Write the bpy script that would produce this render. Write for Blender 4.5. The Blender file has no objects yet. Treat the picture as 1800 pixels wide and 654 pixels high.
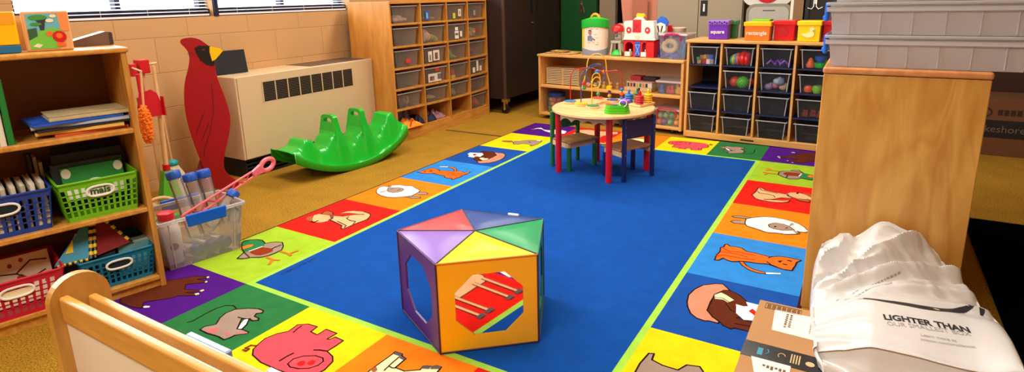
import bpy, bmesh, math, json, random
from mathutils import Vector, Matrix, Euler
from mathutils.bvhtree import BVHTree
random.seed(7)
R_ = math.radians
scn = bpy.context.scene
COL = scn.collection
LAMP_W = [25, 25, 25, 25, 48]; DAY_W = 170; EXPO = 0.52
D = json.loads('''{"bird":[[-0.1904,0.9541],[-0.1313,0.9734],[-0.0744,0.9603],[-0.0395,0.9292],[-0.0187,0.9073],[-0.0081,0.8665],[-0.0038,0.8135],[-0.0104,0.7484],[0.0033,0.6794],[0.0242,0.5873],[0.0389,0.4943],[0.0364,0.4204],[0.0136,0.3294],[-0.0247,0.2207],[-0.0406,0.1466],[-0.0317,0.0974],[0.0125,0.0467],[0.0431,0.0189],[0.0139,-0.012],[-0.1512,0.0049],[-0.1353,0.064],[-0.1454,0.1132],[-0.1664,0.2011],[-0.1859,0.2968],[-0.2049,0.4274],[-0.209,0.5362],[-0.1993,0.6422],[-0.181,0.7201],[-0.1574,0.7797],[-0.1401,0.8396],[-0.1423,0.8916]],"bird_face":[[-0.1065,0.9051],[-0.0798,0.9192],[-0.0178,0.9142],[-0.0039,0.875],[-0.0058,0.7977],[-0.0213,0.7881],[-0.0545,0.8009],[-0.0825,0.8273],[-0.0981,0.8631]],"bird_beak":[[-0.0214,0.9109],[0.0276,0.8978],[0.0513,0.8824],[0.0032,0.8307],[-0.0189,0.8197],[-0.0259,0.8763]],"bird_eye":[[-0.0584,0.8921]],"bird_lines":[[[-0.1347,0.8566],[-0.1477,0.8747],[-0.1236,0.8819],[-0.1151,0.8641]],[[-0.0396,0.6827],[-0.0513,0.503],[-0.0868,0.3779],[-0.1329,0.2717],[-0.1433,0.2169]],[[-0.1021,0.5079],[-0.1455,0.4211],[-0.1684,0.3685]],[[-0.0877,0.4333],[-0.1416,0.3286]],[[-0.0185,0.909],[0.0513,0.8824]]],"w_red":[[0.4565,2.2111,0.4822],[0.4566,2.2112,0.5787],[0.458,2.212,0.6451],[0.47,2.2193,0.6819],[0.4946,2.2342,0.6952],[0.5438,2.2641,0.6971],[0.586,2.2897,0.6959],[0.6143,2.3068,0.6778],[0.6532,2.3304,0.6684],[0.6919,2.3538,0.6715],[0.727,2.3752,0.6754],[0.7449,2.386,0.6576],[0.7546,2.3919,0.6283],[0.7571,2.3934,0.5617],[0.7585,2.3943,0.4777]],"w_yel":[[0.6562,2.1209,0.4821],[0.6525,2.1186,0.5305],[0.6549,2.1201,0.5705],[0.652,2.1183,0.6025],[0.6572,2.1215,0.6381],[0.6719,2.1304,0.6559],[0.6853,2.1385,0.6587],[0.6989,2.1468,0.6448],[0.7011,2.1481,0.6249],[0.6893,2.1409,0.5935],[0.6885,2.1405,0.5295]],"w_yel2":[[0.5142,2.2716,0.5567],[0.5247,2.278,0.5983],[0.5317,2.2822,0.6315],[0.5421,2.2886,0.6644],[0.5446,2.2901,0.7387],[0.5627,2.3011,0.7752],[0.5977,2.3223,0.793],[0.6331,2.3437,0.7773],[0.6532,2.3559,0.7439],[0.6569,2.3582,0.6611],[0.674,2.3685,0.6024],[0.6781,2.371,0.5604],[0.6778,2.3708,0.4717]],"w_blue":[[0.5614,2.1539,0.4796],[0.561,2.1536,0.6169],[0.5629,2.1548,0.6653],[0.5861,2.1688,0.7048],[0.627,2.1937,0.7316],[0.668,2.2185,0.7328],[0.6888,2.2311,0.7098],[0.6997,2.2377,0.6533],[0.683,2.2276,0.6134],[0.6555,2.2109,0.5979],[0.6141,2.1858,0.6072],[0.5934,2.1732,0.624],[0.5849,2.1681,0.6727],[0.6066,2.1813,0.7122],[0.6545,2.2103,0.7228]],"w_yel3":[[0.5712,2.2543,0.5791],[0.5922,2.267,0.6033],[0.5906,2.266,0.6364],[0.6023,2.2731,0.6607],[0.6233,2.2859,0.6642],[0.6375,2.2945,0.6474],[0.6417,2.2971,0.5687],[0.596,2.2693,0.5617]],"pads":[[0.4526,2.2175,0.475],[0.556,2.1698,0.475],[0.6585,2.1257,0.475],[0.5702,2.4127,0.475],[0.6939,2.3838,0.475]],"beads":[["blue",0.017,0.6116,2.3052,0.6696],["orange",0.015,0.6518,2.3295,0.6677],["red",0.013,0.524,2.2776,0.5883],["green",0.013,0.527,2.2794,0.5563],["pink",0.013,0.5497,2.2931,0.5825],["yellow",0.014,0.591,2.3182,0.578],["purple",0.013,0.6152,2.3329,0.5789],["green",0.013,0.689,2.1408,0.5471],["yellow",0.016,0.6753,2.3693,0.5537],["purple",0.013,0.6757,2.3695,0.5251],["gold",0.013,0.6767,2.3702,0.4997],["blue",0.013,0.7546,2.3919,0.5434],["orange",0.014,0.7551,2.3922,0.5132],["blue",0.012,0.7555,2.3925,0.4862]],"greentoy":[[0.7869,1.96,0.457],[0.9263,2.0434,0.457],[0.8757,1.9578,0.457]],"flower":[0.9278,1.9085,0.5482],"pegboard":[[0.8367,2.3003,0.457],[0.9835,2.2459,0.457],[0.9653,2.4807,0.457],[0.8098,2.5459,0.457]],"pegs":[[0.8897,2.226,0.475],[0.9585,2.2464,0.475],[0.8818,2.3501,0.475],[0.9439,2.3767,0.475]],"bag":[[[2.0924,0.862,0.2939],[2.1798,0.862,0.3267],[2.2581,0.862,0.4046],[2.324,0.862,0.3943],[2.3734,0.862,0.3613],[2.4389,0.862,0.3023]],[[2.0858,0.68,0.2916],[2.1734,0.68,0.3272],[2.2462,0.68,0.386],[2.324,0.68,0.3888],[2.3975,0.68,0.3521],[2.4745,0.68,0.3142]],[[2.0921,0.47,0.3067],[2.1709,0.47,0.3482],[2.2458,0.47,0.384],[2.329,0.47,0.3915],[2.4081,0.47,0.3766],[2.4895,0.47,0.3454]],[[2.1057,0.25,0.3275],[2.1971,0.25,0.3856],[2.2679,0.25,0.4012],[2.3482,0.25,0.4027],[2.4269,0.25,0.3988],[2.4974,0.25,0.3953]],[[2.1268,0.05,0.3606],[2.2219,0.05,0.3885],[2.2922,0.05,0.3932],[2.3595,0.05,0.391],[2.4283,0.05,0.3892],[2.4992,0.05,0.4106]],[[2.1489,0.0,0.322],[2.2076,0.0,0.3158],[2.2888,0.0,0.3132],[2.3547,0.0,0.3165],[2.4314,0.0,0.3184],[2.5137,0.0,0.3828]]],"bag_px":{"l1":[[2.2582,0.1701,0.392],[2.4274,0.198,0.392]],"l2":[[2.2651,0.1438,0.392],[2.4275,0.1791,0.392]],"l3":[[2.3297,0.1243,0.392],[2.3972,0.1375,0.392]],"l4":[[2.3287,0.1052,0.392],[2.4305,0.1295,0.392]],"smile":[[2.1983,0.2699,0.392],[2.2514,0.2569,0.392],[2.3023,0.2578,0.392],[2.3516,0.2586,0.392],[2.4016,0.2859,0.392],[2.4337,0.3226,0.392],[2.4545,0.3604,0.392]],"arrow":[[2.4215,0.3697,0.392],[2.4438,0.3957,0.392],[2.4604,0.3907,0.392],[2.474,0.3643,0.392],[2.4656,0.3143,0.392]],"h1":[[2.1556,0.3058,0.392],[2.3025,0.5057,0.392]],"h2":[[2.1757,0.2941,0.392],[2.2806,0.4245,0.392]]},"br":{"head":[[-1.35,0.3749,0.8703],[-1.35,0.4234,0.8176]],"ballstick":[[-1.45,0.4983,0.8418],[-1.45,0.5178,0.2482]],"ball":[[-1.45,0.5147,0.2289],[-1.45,0.5258,0.1924]],"stick":[[-1.35,0.4229,0.8356],[-1.35,0.4161,0.2541]],"ferrule":[[-1.35,0.4102,0.2557]],"pan":[[-1.32,0.3268,0.8069],[-1.32,0.3815,0.693],[-1.32,0.4194,0.5652],[-1.32,0.309,0.5972]],"duster":[[-1.25,0.3099,0.6321],[-1.25,0.2864,0.4405]],"stick2":[[-1.25,0.3031,0.8129],[-1.25,0.3111,0.626]],"stick3":[[-1.4,0.4262,0.8513],[-1.4,0.409,0.2301]],"stick4":[[-1.38,0.4039,0.5632],[-1.38,0.3911,0.2246]],"peg":[[-1.35,0.3362,0.8394],[-1.35,0.4749,0.8455]]},"pent":[[0.725,0.145],[1.029,-0.014],[1.285,0.209],[1.15,0.5],[0.81,0.44]],"animals":{"duck":[["f","grey",[[0.321,0.404],[0.359,0.449],[0.386,0.572],[0.33,0.65],[0.39,0.708],[0.478,0.739],[0.578,0.681],[0.648,0.612],[0.654,0.543],[0.647,0.469],[0.607,0.404],[0.519,0.362],[0.422,0.363]]],["f","grey",[[0.406,0.277],[0.364,0.336],[0.339,0.385],[0.422,0.363],[0.504,0.349],[0.476,0.307]]],["f","brown",[[0.365,0.434],[0.367,0.498],[0.375,0.564],[0.467,0.583],[0.54,0.589],[0.581,0.554],[0.587,0.494],[0.558,0.436],[0.495,0.415],[0.423,0.416]]],["f","dgreen",[[0.055,0.55],[0.028,0.587],[0.066,0.611],[0.141,0.66],[0.217,0.676],[0.327,0.64],[0.377,0.587],[0.378,0.522],[0.359,0.449],[0.32,0.412],[0.254,0.427],[0.136,0.492]]],["f","orange",[[0.176,0.436],[0.167,0.469],[0.181,0.523],[0.23,0.571],[0.265,0.525],[0.252,0.463],[0.225,0.426]]],["s","white",[[0.352,0.442],[0.371,0.575]],0.018],["s","orange",[[0.651,0.436],[0.771,0.425],[0.838,0.448]],0.03],["s","orange",[[0.771,0.425],[0.832,0.345]],0.035],["s","orange",[[0.672,0.587],[0.8,0.586],[0.822,0.676]],0.03],["s","orange",[[0.8,0.586],[0.853,0.572]],0.035],["s","K",[[0.321,0.404],[0.254,0.427],[0.136,0.492],[0.055,0.55],[0.066,0.611],[0.141,0.66],[0.217,0.676],[0.327,0.64],[0.39,0.708],[0.478,0.739],[0.578,0.681],[0.648,0.612],[0.654,0.543],[0.647,0.469],[0.607,0.404],[0.519,0.362],[0.476,0.307],[0.406,0.277],[0.339,0.385],[0.321,0.404]],0.012],["s","K",[[0.526,0.583],[0.521,0.627],[0.529,0.687]],0.012],["s","K",[[0.329,0.399],[0.504,0.349]],0.01]],"dog":[["f","tan",[[0.346,0.513],[0.453,0.549],[0.526,0.597],[0.552,0.655],[0.656,0.709],[0.718,0.76],[0.764,0.735],[0.805,0.673],[0.833,0.614],[0.815,0.502],[0.808,0.43],[0.808,0.338],[0.8,0.286],[0.756,0.289],[0.707,0.349],[0.585,0.377],[0.441,0.405]]],["f","tan",[[0.359,0.612],[0.384,0.695],[0.447,0.747],[0.578,0.78],[0.661,0.771],[0.747,0.746],[0.662,0.712],[0.554,0.694],[0.442,0.67]]],["s","brown",[[0.356,0.536],[0.473,0.563],[0.554,0.662],[0.66,0.715]],0.03],["f","tan",[[0.209,0.323],[0.114,0.424],[0.131,0.478],[0.194,0.498],[0.302,0.502],[0.392,0.444],[0.426,0.372],[0.394,0.308],[0.343,0.289],[0.275,0.284]]],["f","lbrown",[[0.177,0.481],[0.125,0.56],[0.158,0.604],[0.245,0.596],[0.316,0.545],[0.295,0.508]]],["f","lbrown",[[0.124,0.301],[0.099,0.353],[0.113,0.405],[0.178,0.344],[0.233,0.317],[0.252,0.273],[0.175,0.281]]],["s","K",[[0.254,0.274],[0.309,0.279],[0.313,0.328]],0.025],["s","dgrey",[[0.346,0.513],[0.41,0.453],[0.415,0.411]],0.03],["s","K",[[0.553,0.582],[0.573,0.529],[0.665,0.501],[0.755,0.508],[0.79,0.439]],0.012],["s","K",[[0.544,0.418],[0.753,0.371],[0.78,0.317]],0.012],["s","K",[[0.359,0.612],[0.384,0.695],[0.447,0.747],[0.578,0.78],[0.718,0.76],[0.764,0.735],[0.805,0.673],[0.833,0.614],[0.815,0.502],[0.808,0.43],[0.808,0.338],[0.8,0.286],[0.756,0.289],[0.707,0.349],[0.585,0.377],[0.441,0.405]],0.012],["s","K",[[0.177,0.481],[0.125,0.56],[0.158,0.604],[0.245,0.596],[0.316,0.545]],0.01]],"sheep":[["f","grey",[[0.751,0.548],[0.73,0.622],[0.848,0.648],[0.892,0.612],[0.863,0.562],[0.792,0.539]]],["f","grey",[[0.688,0.402],[0.746,0.455],[0.879,0.479],[0.913,0.45],[0.833,0.396]]],["s","K",[[0.73,0.622],[0.848,0.648],[0.892,0.612],[0.863,0.562],[0.792,0.539]],0.012],["s","K",[[0.688,0.402],[0.833,0.396],[0.913,0.45],[0.879,0.479],[0.746,0.455]],0.012],["f","white",[[0.12,0.432],[0.061,0.543],[0.098,0.589],[0.177,0.595],[0.14,0.638],[0.173,0.673],[0.27,0.727],[0.373,0.733],[0.466,0.765],[0.577,0.716],[0.697,0.674],[0.73,0.613],[0.74,0.544],[0.745,0.473],[0.704,0.418],[0.635,0.36],[0.571,0.313],[0.472,0.285],[0.35,0.294],[0.253,0.323],[0.183,0.366]]],["f","grey",[[0.269,0.481],[0.204,0.568],[0.249,0.598],[0.329,0.634],[0.413,0.633],[0.467,0.599],[0.487,0.541],[0.468,0.495],[0.421,0.445],[0.339,0.446]]],["f","grey",[[0.203,0.577],[0.147,0.632],[0.174,0.664],[0.218,0.604]]],["f","grey",[[0.269,0.481],[0.27,0.424],[0.257,0.362],[0.225,0.404],[0.249,0.453]]],["s","K",[[0.269,0.481],[0.204,0.568],[0.249,0.598],[0.329,0.634],[0.413,0.633],[0.467,0.599],[0.487,0.541],[0.468,0.495],[0.421,0.445],[0.339,0.446],[0.269,0.481]],0.01],["s","K",[[0.405,0.542],[0.415,0.581]],0.015],["s","K",[[0.281,0.534],[0.301,0.563]],0.012],["s","K",[[0.12,0.432],[0.061,0.543],[0.098,0.589],[0.177,0.595],[0.14,0.638],[0.173,0.673],[0.27,0.727],[0.373,0.733],[0.466,0.765],[0.577,0.716],[0.697,0.674],[0.73,0.613],[0.74,0.544],[0.745,0.473],[0.704,0.418],[0.635,0.36],[0.571,0.313],[0.472,0.285],[0.35,0.294],[0.253,0.323],[0.183,0.366],[0.12,0.432]],0.01]],"cat":[["f","dorange",[[0.601,0.576],[0.553,0.648],[0.483,0.706],[0.403,0.728],[0.329,0.719],[0.333,0.692],[0.437,0.677],[0.517,0.631],[0.56,0.565]]],["s","K",[[0.601,0.576],[0.553,0.648],[0.483,0.706],[0.403,0.728],[0.329,0.719],[0.333,0.692],[0.437,0.677],[0.517,0.631],[0.56,0.565]],0.012],["f","white",[[0.333,0.692],[0.203,0.645],[0.2,0.668],[0.323,0.719]]],["f","dorange",[[0.824,0.641],[0.832,0.538],[0.818,0.437],[0.835,0.349],[0.81,0.319],[0.81,0.256],[0.79,0.234],[0.755,0.276],[0.708,0.263],[0.637,0.265],[0.577,0.324],[0.487,0.325],[0.342,0.348],[0.264,0.295],[0.174,0.286],[0.06,0.297],[0.095,0.353],[0.099,0.433],[0.116,0.548],[0.19,0.56],[0.256,0.538],[0.343,0.51],[0.436,0.538],[0.514,0.543],[0.59,0.563],[0.656,0.605],[0.704,0.6],[0.759,0.569],[0.786,0.631]]],["s","K",[[0.824,0.641],[0.832,0.538],[0.818,0.437],[0.835,0.349],[0.81,0.319],[0.81,0.256],[0.79,0.234],[0.755,0.276],[0.708,0.263],[0.637,0.265],[0.577,0.324],[0.487,0.325],[0.342,0.348],[0.264,0.295],[0.174,0.286],[0.06,0.297],[0.095,0.353],[0.099,0.433],[0.116,0.548],[0.19,0.56],[0.256,0.538],[0.343,0.51],[0.436,0.538],[0.514,0.543],[0.59,0.563],[0.656,0.605],[0.704,0.6],[0.759,0.569],[0.786,0.631],[0.824,0.641]],0.014],["s","red",[[0.808,0.345],[0.743,0.393],[0.643,0.372],[0.478,0.379]],0.012],["s","red",[[0.813,0.443],[0.667,0.426],[0.546,0.445]],0.012],["s","red",[[0.833,0.551],[0.761,0.501],[0.616,0.502],[0.472,0.483]],0.012],["s","K",[[0.357,0.38],[0.325,0.332]],0.012],["s","K",[[0.356,0.468],[0.31,0.517],[0.256,0.538]],0.014],["f","K",[[0.267,0.411],[0.223,0.382],[0.238,0.439]]],["s","K",[[0.178,0.357],[0.146,0.358]],0.018],["s","K",[[0.207,0.453],[0.175,0.456]],0.018]],"hen":[["f","salmon",[[0.847,0.508],[0.867,0.396],[0.848,0.279],[0.799,0.172],[0.704,0.098],[0.64,0.076],[0.562,0.159],[0.607,0.181],[0.666,0.29],[0.647,0.334],[0.665,0.36],[0.667,0.421],[0.659,0.565],[0.595,0.643],[0.53,0.687],[0.532,0.711],[0.609,0.711],[0.637,0.725],[0.71,0.715],[0.772,0.667],[0.822,0.579]]],["s","K",[[0.847,0.508],[0.867,0.396],[0.848,0.279],[0.799,0.172],[0.704,0.098],[0.64,0.076],[0.562,0.159],[0.607,0.181],[0.666,0.29],[0.647,0.334],[0.665,0.36],[0.667,0.421],[0.659,0.565],[0.595,0.643],[0.53,0.687],[0.532,0.711],[0.609,0.711],[0.637,0.725],[0.71,0.715],[0.772,0.667],[0.822,0.579],[0.847,0.508]],0.014],["f","dbrown",[[0.663,0.368],[0.666,0.29],[0.607,0.181],[0.552,0.164],[0.469,0.204],[0.399,0.274],[0.37,0.343],[0.4,0.391],[0.356,0.417],[0.379,0.46],[0.321,0.479],[0.418,0.572],[0.287,0.584],[0.285,0.719],[0.402,0.72],[0.426,0.746],[0.49,0.727],[0.532,0.681],[0.595,0.643],[0.659,0.565]]],["s","K",[[0.663,0.368],[0.666,0.29],[0.607,0.181],[0.552,0.164],[0.469,0.204],[0.399,0.274],[0.37,0.343],[0.4,0.391],[0.356,0.417],[0.379,0.46],[0.321,0.479],[0.418,0.572],[0.287,0.584],[0.285,0.719],[0.402,0.72],[0.426,0.746],[0.49,0.727],[0.532,0.681],[0.595,0.643],[0.659,0.565],[0.663,0.368]],0.012],["f","cream",[[0.664,0.298],[0.621,0.233],[0.565,0.259],[0.492,0.31],[0.531,0.372],[0.578,0.344],[0.645,0.359]]],["s","K",[[0.651,0.336],[0.584,0.321],[0.526,0.361]],0.01],["s","K",[[0.543,0.394],[0.484,0.48],[0.434,0.495]],0.01],["s","K",[[0.414,0.661],[0.298,0.647]],0.01],["f","white",[[0.395,0.297],[0.283,0.301],[0.25,0.317],[0.24,0.47],[0.314,0.522],[0.328,0.483],[0.389,0.449],[0.357,0.41],[0.409,0.387],[0.367,0.358]]],["f","white",[[0.162,0.425],[0.143,0.514],[0.263,0.548],[0.358,0.582],[0.435,0.509],[0.451,0.422],[0.464,0.372],[0.362,0.382],[0.298,0.372],[0.212,0.391]]],["f","red",[[0.243,0.462],[0.277,0.496],[0.349,0.433],[0.325,0.384]]]],"donkey":[["f","lbrown",[[0.201,0.378],[0.179,0.436],[0.352,0.509],[0.42,0.437],[0.394,0.377],[0.256,0.369]]],["f","grey",[[0.43,0.409],[0.431,0.492],[0.519,0.546],[0.62,0.655],[0.755,0.695],[0.875,0.712],[0.91,0.578],[0.914,0.452],[0.897,0.319],[0.861,0.304],[0.851,0.378],[0.761,0.403],[0.649,0.404],[0.609,0.323],[0.521,0.301]]],["s","K",[[0.43,0.409],[0.431,0.492],[0.519,0.546],[0.62,0.655],[0.755,0.695],[0.875,0.712],[0.91,0.578],[0.914,0.452],[0.897,0.319],[0.861,0.304],[0.851,0.378],[0.761,0.403],[0.649,0.404],[0.609,0.323],[0.521,0.301],[0.43,0.409]],0.014],["f","white",[[0.767,0.69],[0.838,0.726],[0.85,0.691],[0.794,0.661]]],["s","K",[[0.686,0.55],[0.749,0.51]],0.02]],"goose":[["f","white",[[0.232,0.448],[0.261,0.571],[0.323,0.644],[0.465,0.511],[0.573,0.496],[0.635,0.567],[0.763,0.647],[0.951,0.563],[0.995,0.376],[0.873,0.239],[0.67,0.35],[0.554,0.402],[0.389,0.541],[0.296,0.543]]],["f","orange",[[0.215,0.396],[0.241,0.496],[0.264,0.454]]]],"horse":[["f","dbrown",[[0.242,0.67],[0.34,0.771],[0.381,0.846],[0.509,0.904],[0.552,0.895],[0.477,0.824],[0.603,0.844],[0.602,0.809],[0.483,0.705],[0.58,0.639],[0.74,0.706],[0.743,0.678],[0.647,0.608],[0.769,0.645],[0.786,0.617],[0.646,0.541],[0.629,0.486],[0.54,0.383],[0.478,0.314],[0.572,0.242],[0.447,0.208],[0.275,0.203],[0.183,0.263],[0.176,0.391],[0.175,0.538]]],["s","K",[[0.242,0.67],[0.34,0.771],[0.381,0.846],[0.509,0.904],[0.552,0.895],[0.477,0.824],[0.603,0.844],[0.602,0.809],[0.483,0.705],[0.58,0.639],[0.74,0.706],[0.743,0.678],[0.647,0.608],[0.769,0.645],[0.786,0.617],[0.646,0.541],[0.629,0.486],[0.54,0.383],[0.478,0.314],[0.572,0.242],[0.447,0.208],[0.275,0.203],[0.183,0.263],[0.176,0.391],[0.175,0.538],[0.242,0.67]],0.01],["f","cream",[[0.518,0.898],[0.523,0.918],[0.554,0.901],[0.549,0.883]]],["f","cream",[[0.6,0.828],[0.602,0.85],[0.632,0.835],[0.623,0.818]]],["f","cream",[[0.734,0.692],[0.739,0.724],[0.767,0.72],[0.768,0.688]]],["f","cream",[[0.747,0.633],[0.767,0.663],[0.798,0.651],[0.787,0.621]]],["f","white",[[0.562,0.262],[0.567,0.282],[0.611,0.298],[0.628,0.281],[0.594,0.253]]]],"mouse":[["s","K",[[0.38,0.658],[0.304,0.677],[0.232,0.645],[0.202,0.57],[0.204,0.46],[0.223,0.345],[0.199,0.307]],0.012],["f","grey",[[0.474,0.41],[0.403,0.487],[0.371,0.561],[0.388,0.643],[0.49,0.712],[0.582,0.749],[0.66,0.75],[0.684,0.72],[0.645,0.688],[0.675,0.649],[0.742,0.647],[0.768,0.625],[0.727,0.596],[0.68,0.599],[0.632,0.583],[0.599,0.576],[0.725,0.451],[0.787,0.466],[0.87,0.466],[0.804,0.385],[0.8,0.336],[0.782,0.296],[0.701,0.302],[0.648,0.299],[0.54,0.286],[0.432,0.289],[0.417,0.339],[0.465,0.389]]],["s","K",[[0.474,0.41],[0.403,0.487],[0.371,0.561],[0.388,0.643],[0.49,0.712],[0.582,0.749],[0.66,0.75],[0.684,0.72],[0.645,0.688],[0.675,0.649],[0.742,0.647],[0.768,0.625],[0.727,0.596],[0.68,0.599],[0.632,0.583],[0.599,0.576],[0.725,0.451],[0.787,0.466],[0.87,0.466],[0.804,0.385],[0.8,0.336],[0.782,0.296],[0.701,0.302],[0.648,0.299],[0.54,0.286],[0.432,0.289],[0.417,0.339],[0.465,0.389],[0.474,0.41]],0.014],["f","white",[[0.639,0.578],[0.676,0.597],[0.739,0.533],[0.765,0.471],[0.733,0.455],[0.676,0.519]]],["f","pink",[[0.502,0.299],[0.504,0.349],[0.559,0.377],[0.619,0.333],[0.564,0.298]]],["f","pink",[[0.689,0.36],[0.699,0.389],[0.757,0.362],[0.733,0.342]]],["s","K",[[0.551,0.57],[0.639,0.578],[0.681,0.608]],0.012],["s","K",[[0.676,0.597],[0.739,0.533],[0.772,0.466]],0.012],["s","pink",[[0.797,0.389],[0.869,0.449]],0.02]],"pig":[["f","pigpink",[[0.213,0.277],[0.145,0.329],[0.114,0.402],[0.093,0.477],[0.123,0.566],[0.181,0.636],[0.164,0.741],[0.24,0.793],[0.352,0.8],[0.364,0.722],[0.458,0.715],[0.457,0.81],[0.594,0.81],[0.586,0.712],[0.61,0.718],[0.626,0.765],[0.733,0.76],[0.735,0.69],[0.73,0.594],[0.831,0.566],[0.884,0.522],[0.913,0.419],[0.892,0.336],[0.748,0.263],[0.569,0.248],[0.365,0.247]]],["s","K",[[0.213,0.277],[0.145,0.329],[0.114,0.402],[0.093,0.477],[0.123,0.566],[0.181,0.636],[0.164,0.741],[0.24,0.793],[0.352,0.8],[0.364,0.722],[0.458,0.715],[0.457,0.81],[0.594,0.81],[0.586,0.712],[0.61,0.718],[0.626,0.765],[0.733,0.76],[0.735,0.69],[0.73,0.594],[0.831,0.566],[0.884,0.522],[0.913,0.419],[0.892,0.336],[0.748,0.263],[0.569,0.248],[0.365,0.247],[0.213,0.277]],0.012],["s","K",[[0.582,0.334],[0.568,0.397],[0.608,0.459],[0.695,0.509],[0.776,0.515],[0.815,0.487],[0.82,0.432],[0.785,0.375],[0.713,0.333],[0.636,0.316],[0.582,0.334]],0.012],["f","red",[[0.652,0.364],[0.643,0.394],[0.659,0.42],[0.695,0.415],[0.715,0.384],[0.692,0.356]]],["f","red",[[0.722,0.405],[0.71,0.434],[0.725,0.461],[0.759,0.461],[0.773,0.431],[0.761,0.402]]],["s","K",[[0.237,0.644],[0.22,0.698],[0.214,0.745]],0.012],["s","K",[[0.489,0.328],[0.491,0.394],[0.501,0.447]],0.014],["s","K",[[0.619,0.553],[0.662,0.575],[0.724,0.591]],0.014],["s","brown",[[0.121,0.367],[0.078,0.352],[0.072,0.304],[0.114,0.313],[0.116,0.283],[0.075,0.281]],0.016]],"cow":[["f","cream",[[0.245,0.585],[0.254,0.811],[0.25,0.85],[0.328,0.852],[0.341,0.832],[0.398,0.82],[0.4,0.778],[0.404,0.695],[0.501,0.696],[0.603,0.764],[0.593,0.81],[0.62,0.827],[0.659,0.837],[0.688,0.865],[0.733,0.867],[0.741,0.833],[0.75,0.74],[0.798,0.63],[0.701,0.49],[0.475,0.406],[0.259,0.455]]],["s","K",[[0.245,0.585],[0.254,0.811],[0.25,0.85],[0.328,0.852],[0.341,0.832],[0.398,0.82],[0.4,0.778],[0.404,0.695],[0.501,0.696],[0.603,0.764],[0.593,0.81],[0.62,0.827],[0.659,0.837],[0.688,0.865],[0.733,0.867],[0.741,0.833],[0.75,0.74],[0.798,0.63],[0.701,0.49],[0.475,0.406],[0.259,0.455],[0.245,0.585]],0.012],["f","dgrey",[[0.264,0.816],[0.25,0.85],[0.328,0.852],[0.34,0.819]]],["f","dgrey",[[0.345,0.8],[0.337,0.823],[0.398,0.82],[0.398,0.795]]],["f","dgrey",[[0.598,0.778],[0.593,0.81],[0.62,0.827],[0.656,0.835],[0.662,0.804]]],["f","dgrey",[[0.659,0.837],[0.688,0.865],[0.733,0.867],[0.739,0.842],[0.67,0.807]]],["s","K",[[0.334,0.811],[0.339,0.726],[0.351,0.628]],0.01],["s","K",[[0.35,0.683],[0.387,0.679],[0.417,0.694]],0.01],["f","lbrown",[[0.245,0.585],[0.254,0.635],[0.297,0.608],[0.301,0.569]]]]},"carton":{"lab":[[2.0108,0.2726,0.301],[2.1119,0.2751,0.301],[2.1207,0.1558,0.301],[2.0171,0.1575,0.301]],"tape":[[1.9721,0.0535,0.301],[1.984,0.0837,0.301],[2.06,0.0902,0.301],[2.1393,0.0755,0.301],[2.1478,0.0206,0.301],[2.079,0.0131,0.301],[1.9792,0.0118,0.301]],"lab2":[[1.9904,0.0097,0.301],[2.0792,0.0107,0.301],[2.0804,-0.0462,0.301],[2.0118,-0.0745,0.301]],"code":[[1.9831,0.3018,0.301],[2.0736,0.2996,0.301],[2.0729,0.2759,0.301],[1.9846,0.2634,0.301]],"dmg":[[1.9691,0.023,0.301],[1.9761,0.0975,0.301],[1.9986,0.0798,0.301],[1.9867,0.0159,0.301]]},"tub":{"caps":[[-0.58,0.0556,0.3972],[-0.58,0.1278,0.3657],[-0.58,0.1993,0.3632]],"foot":[[-0.5,0.0532,0.1933],[-0.5,0.101,0.1767],[-0.5,0.2253,0.1183]],"cap4":[-0.47,0.294,0.2571],"foot4":[-0.45,0.1603,0.165],"wand":[[-0.5,0.0653,0.2177],[-0.5,0.1107,0.2398],[-0.5,0.3643,0.3105],[-0.5,0.4493,0.3239],[-0.5,0.5026,0.3346],[-0.5,0.5418,0.337]],"red":[-0.46,-0.0742,0.2504],"low":[[-0.45,0.0423,0.0494],[-0.45,0.1262,0.0365],[-0.45,0.2026,0.0246],[-0.45,-0.0825,0.0578]]}}''')
PI = math.pi

# ------------------------------------------------------------------ helpers
def srgb(h):
    if isinstance(h, str):
        h = h.lstrip('#'); c = [int(h[i:i+2], 16) / 255 for i in (0, 2, 4)]
    else: c = [x / 255 for x in h]
    return tuple(x / 12.92 if x <= .04045 else ((x + .055) / 1.055) ** 2.4 for x in c) + (1,)

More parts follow.
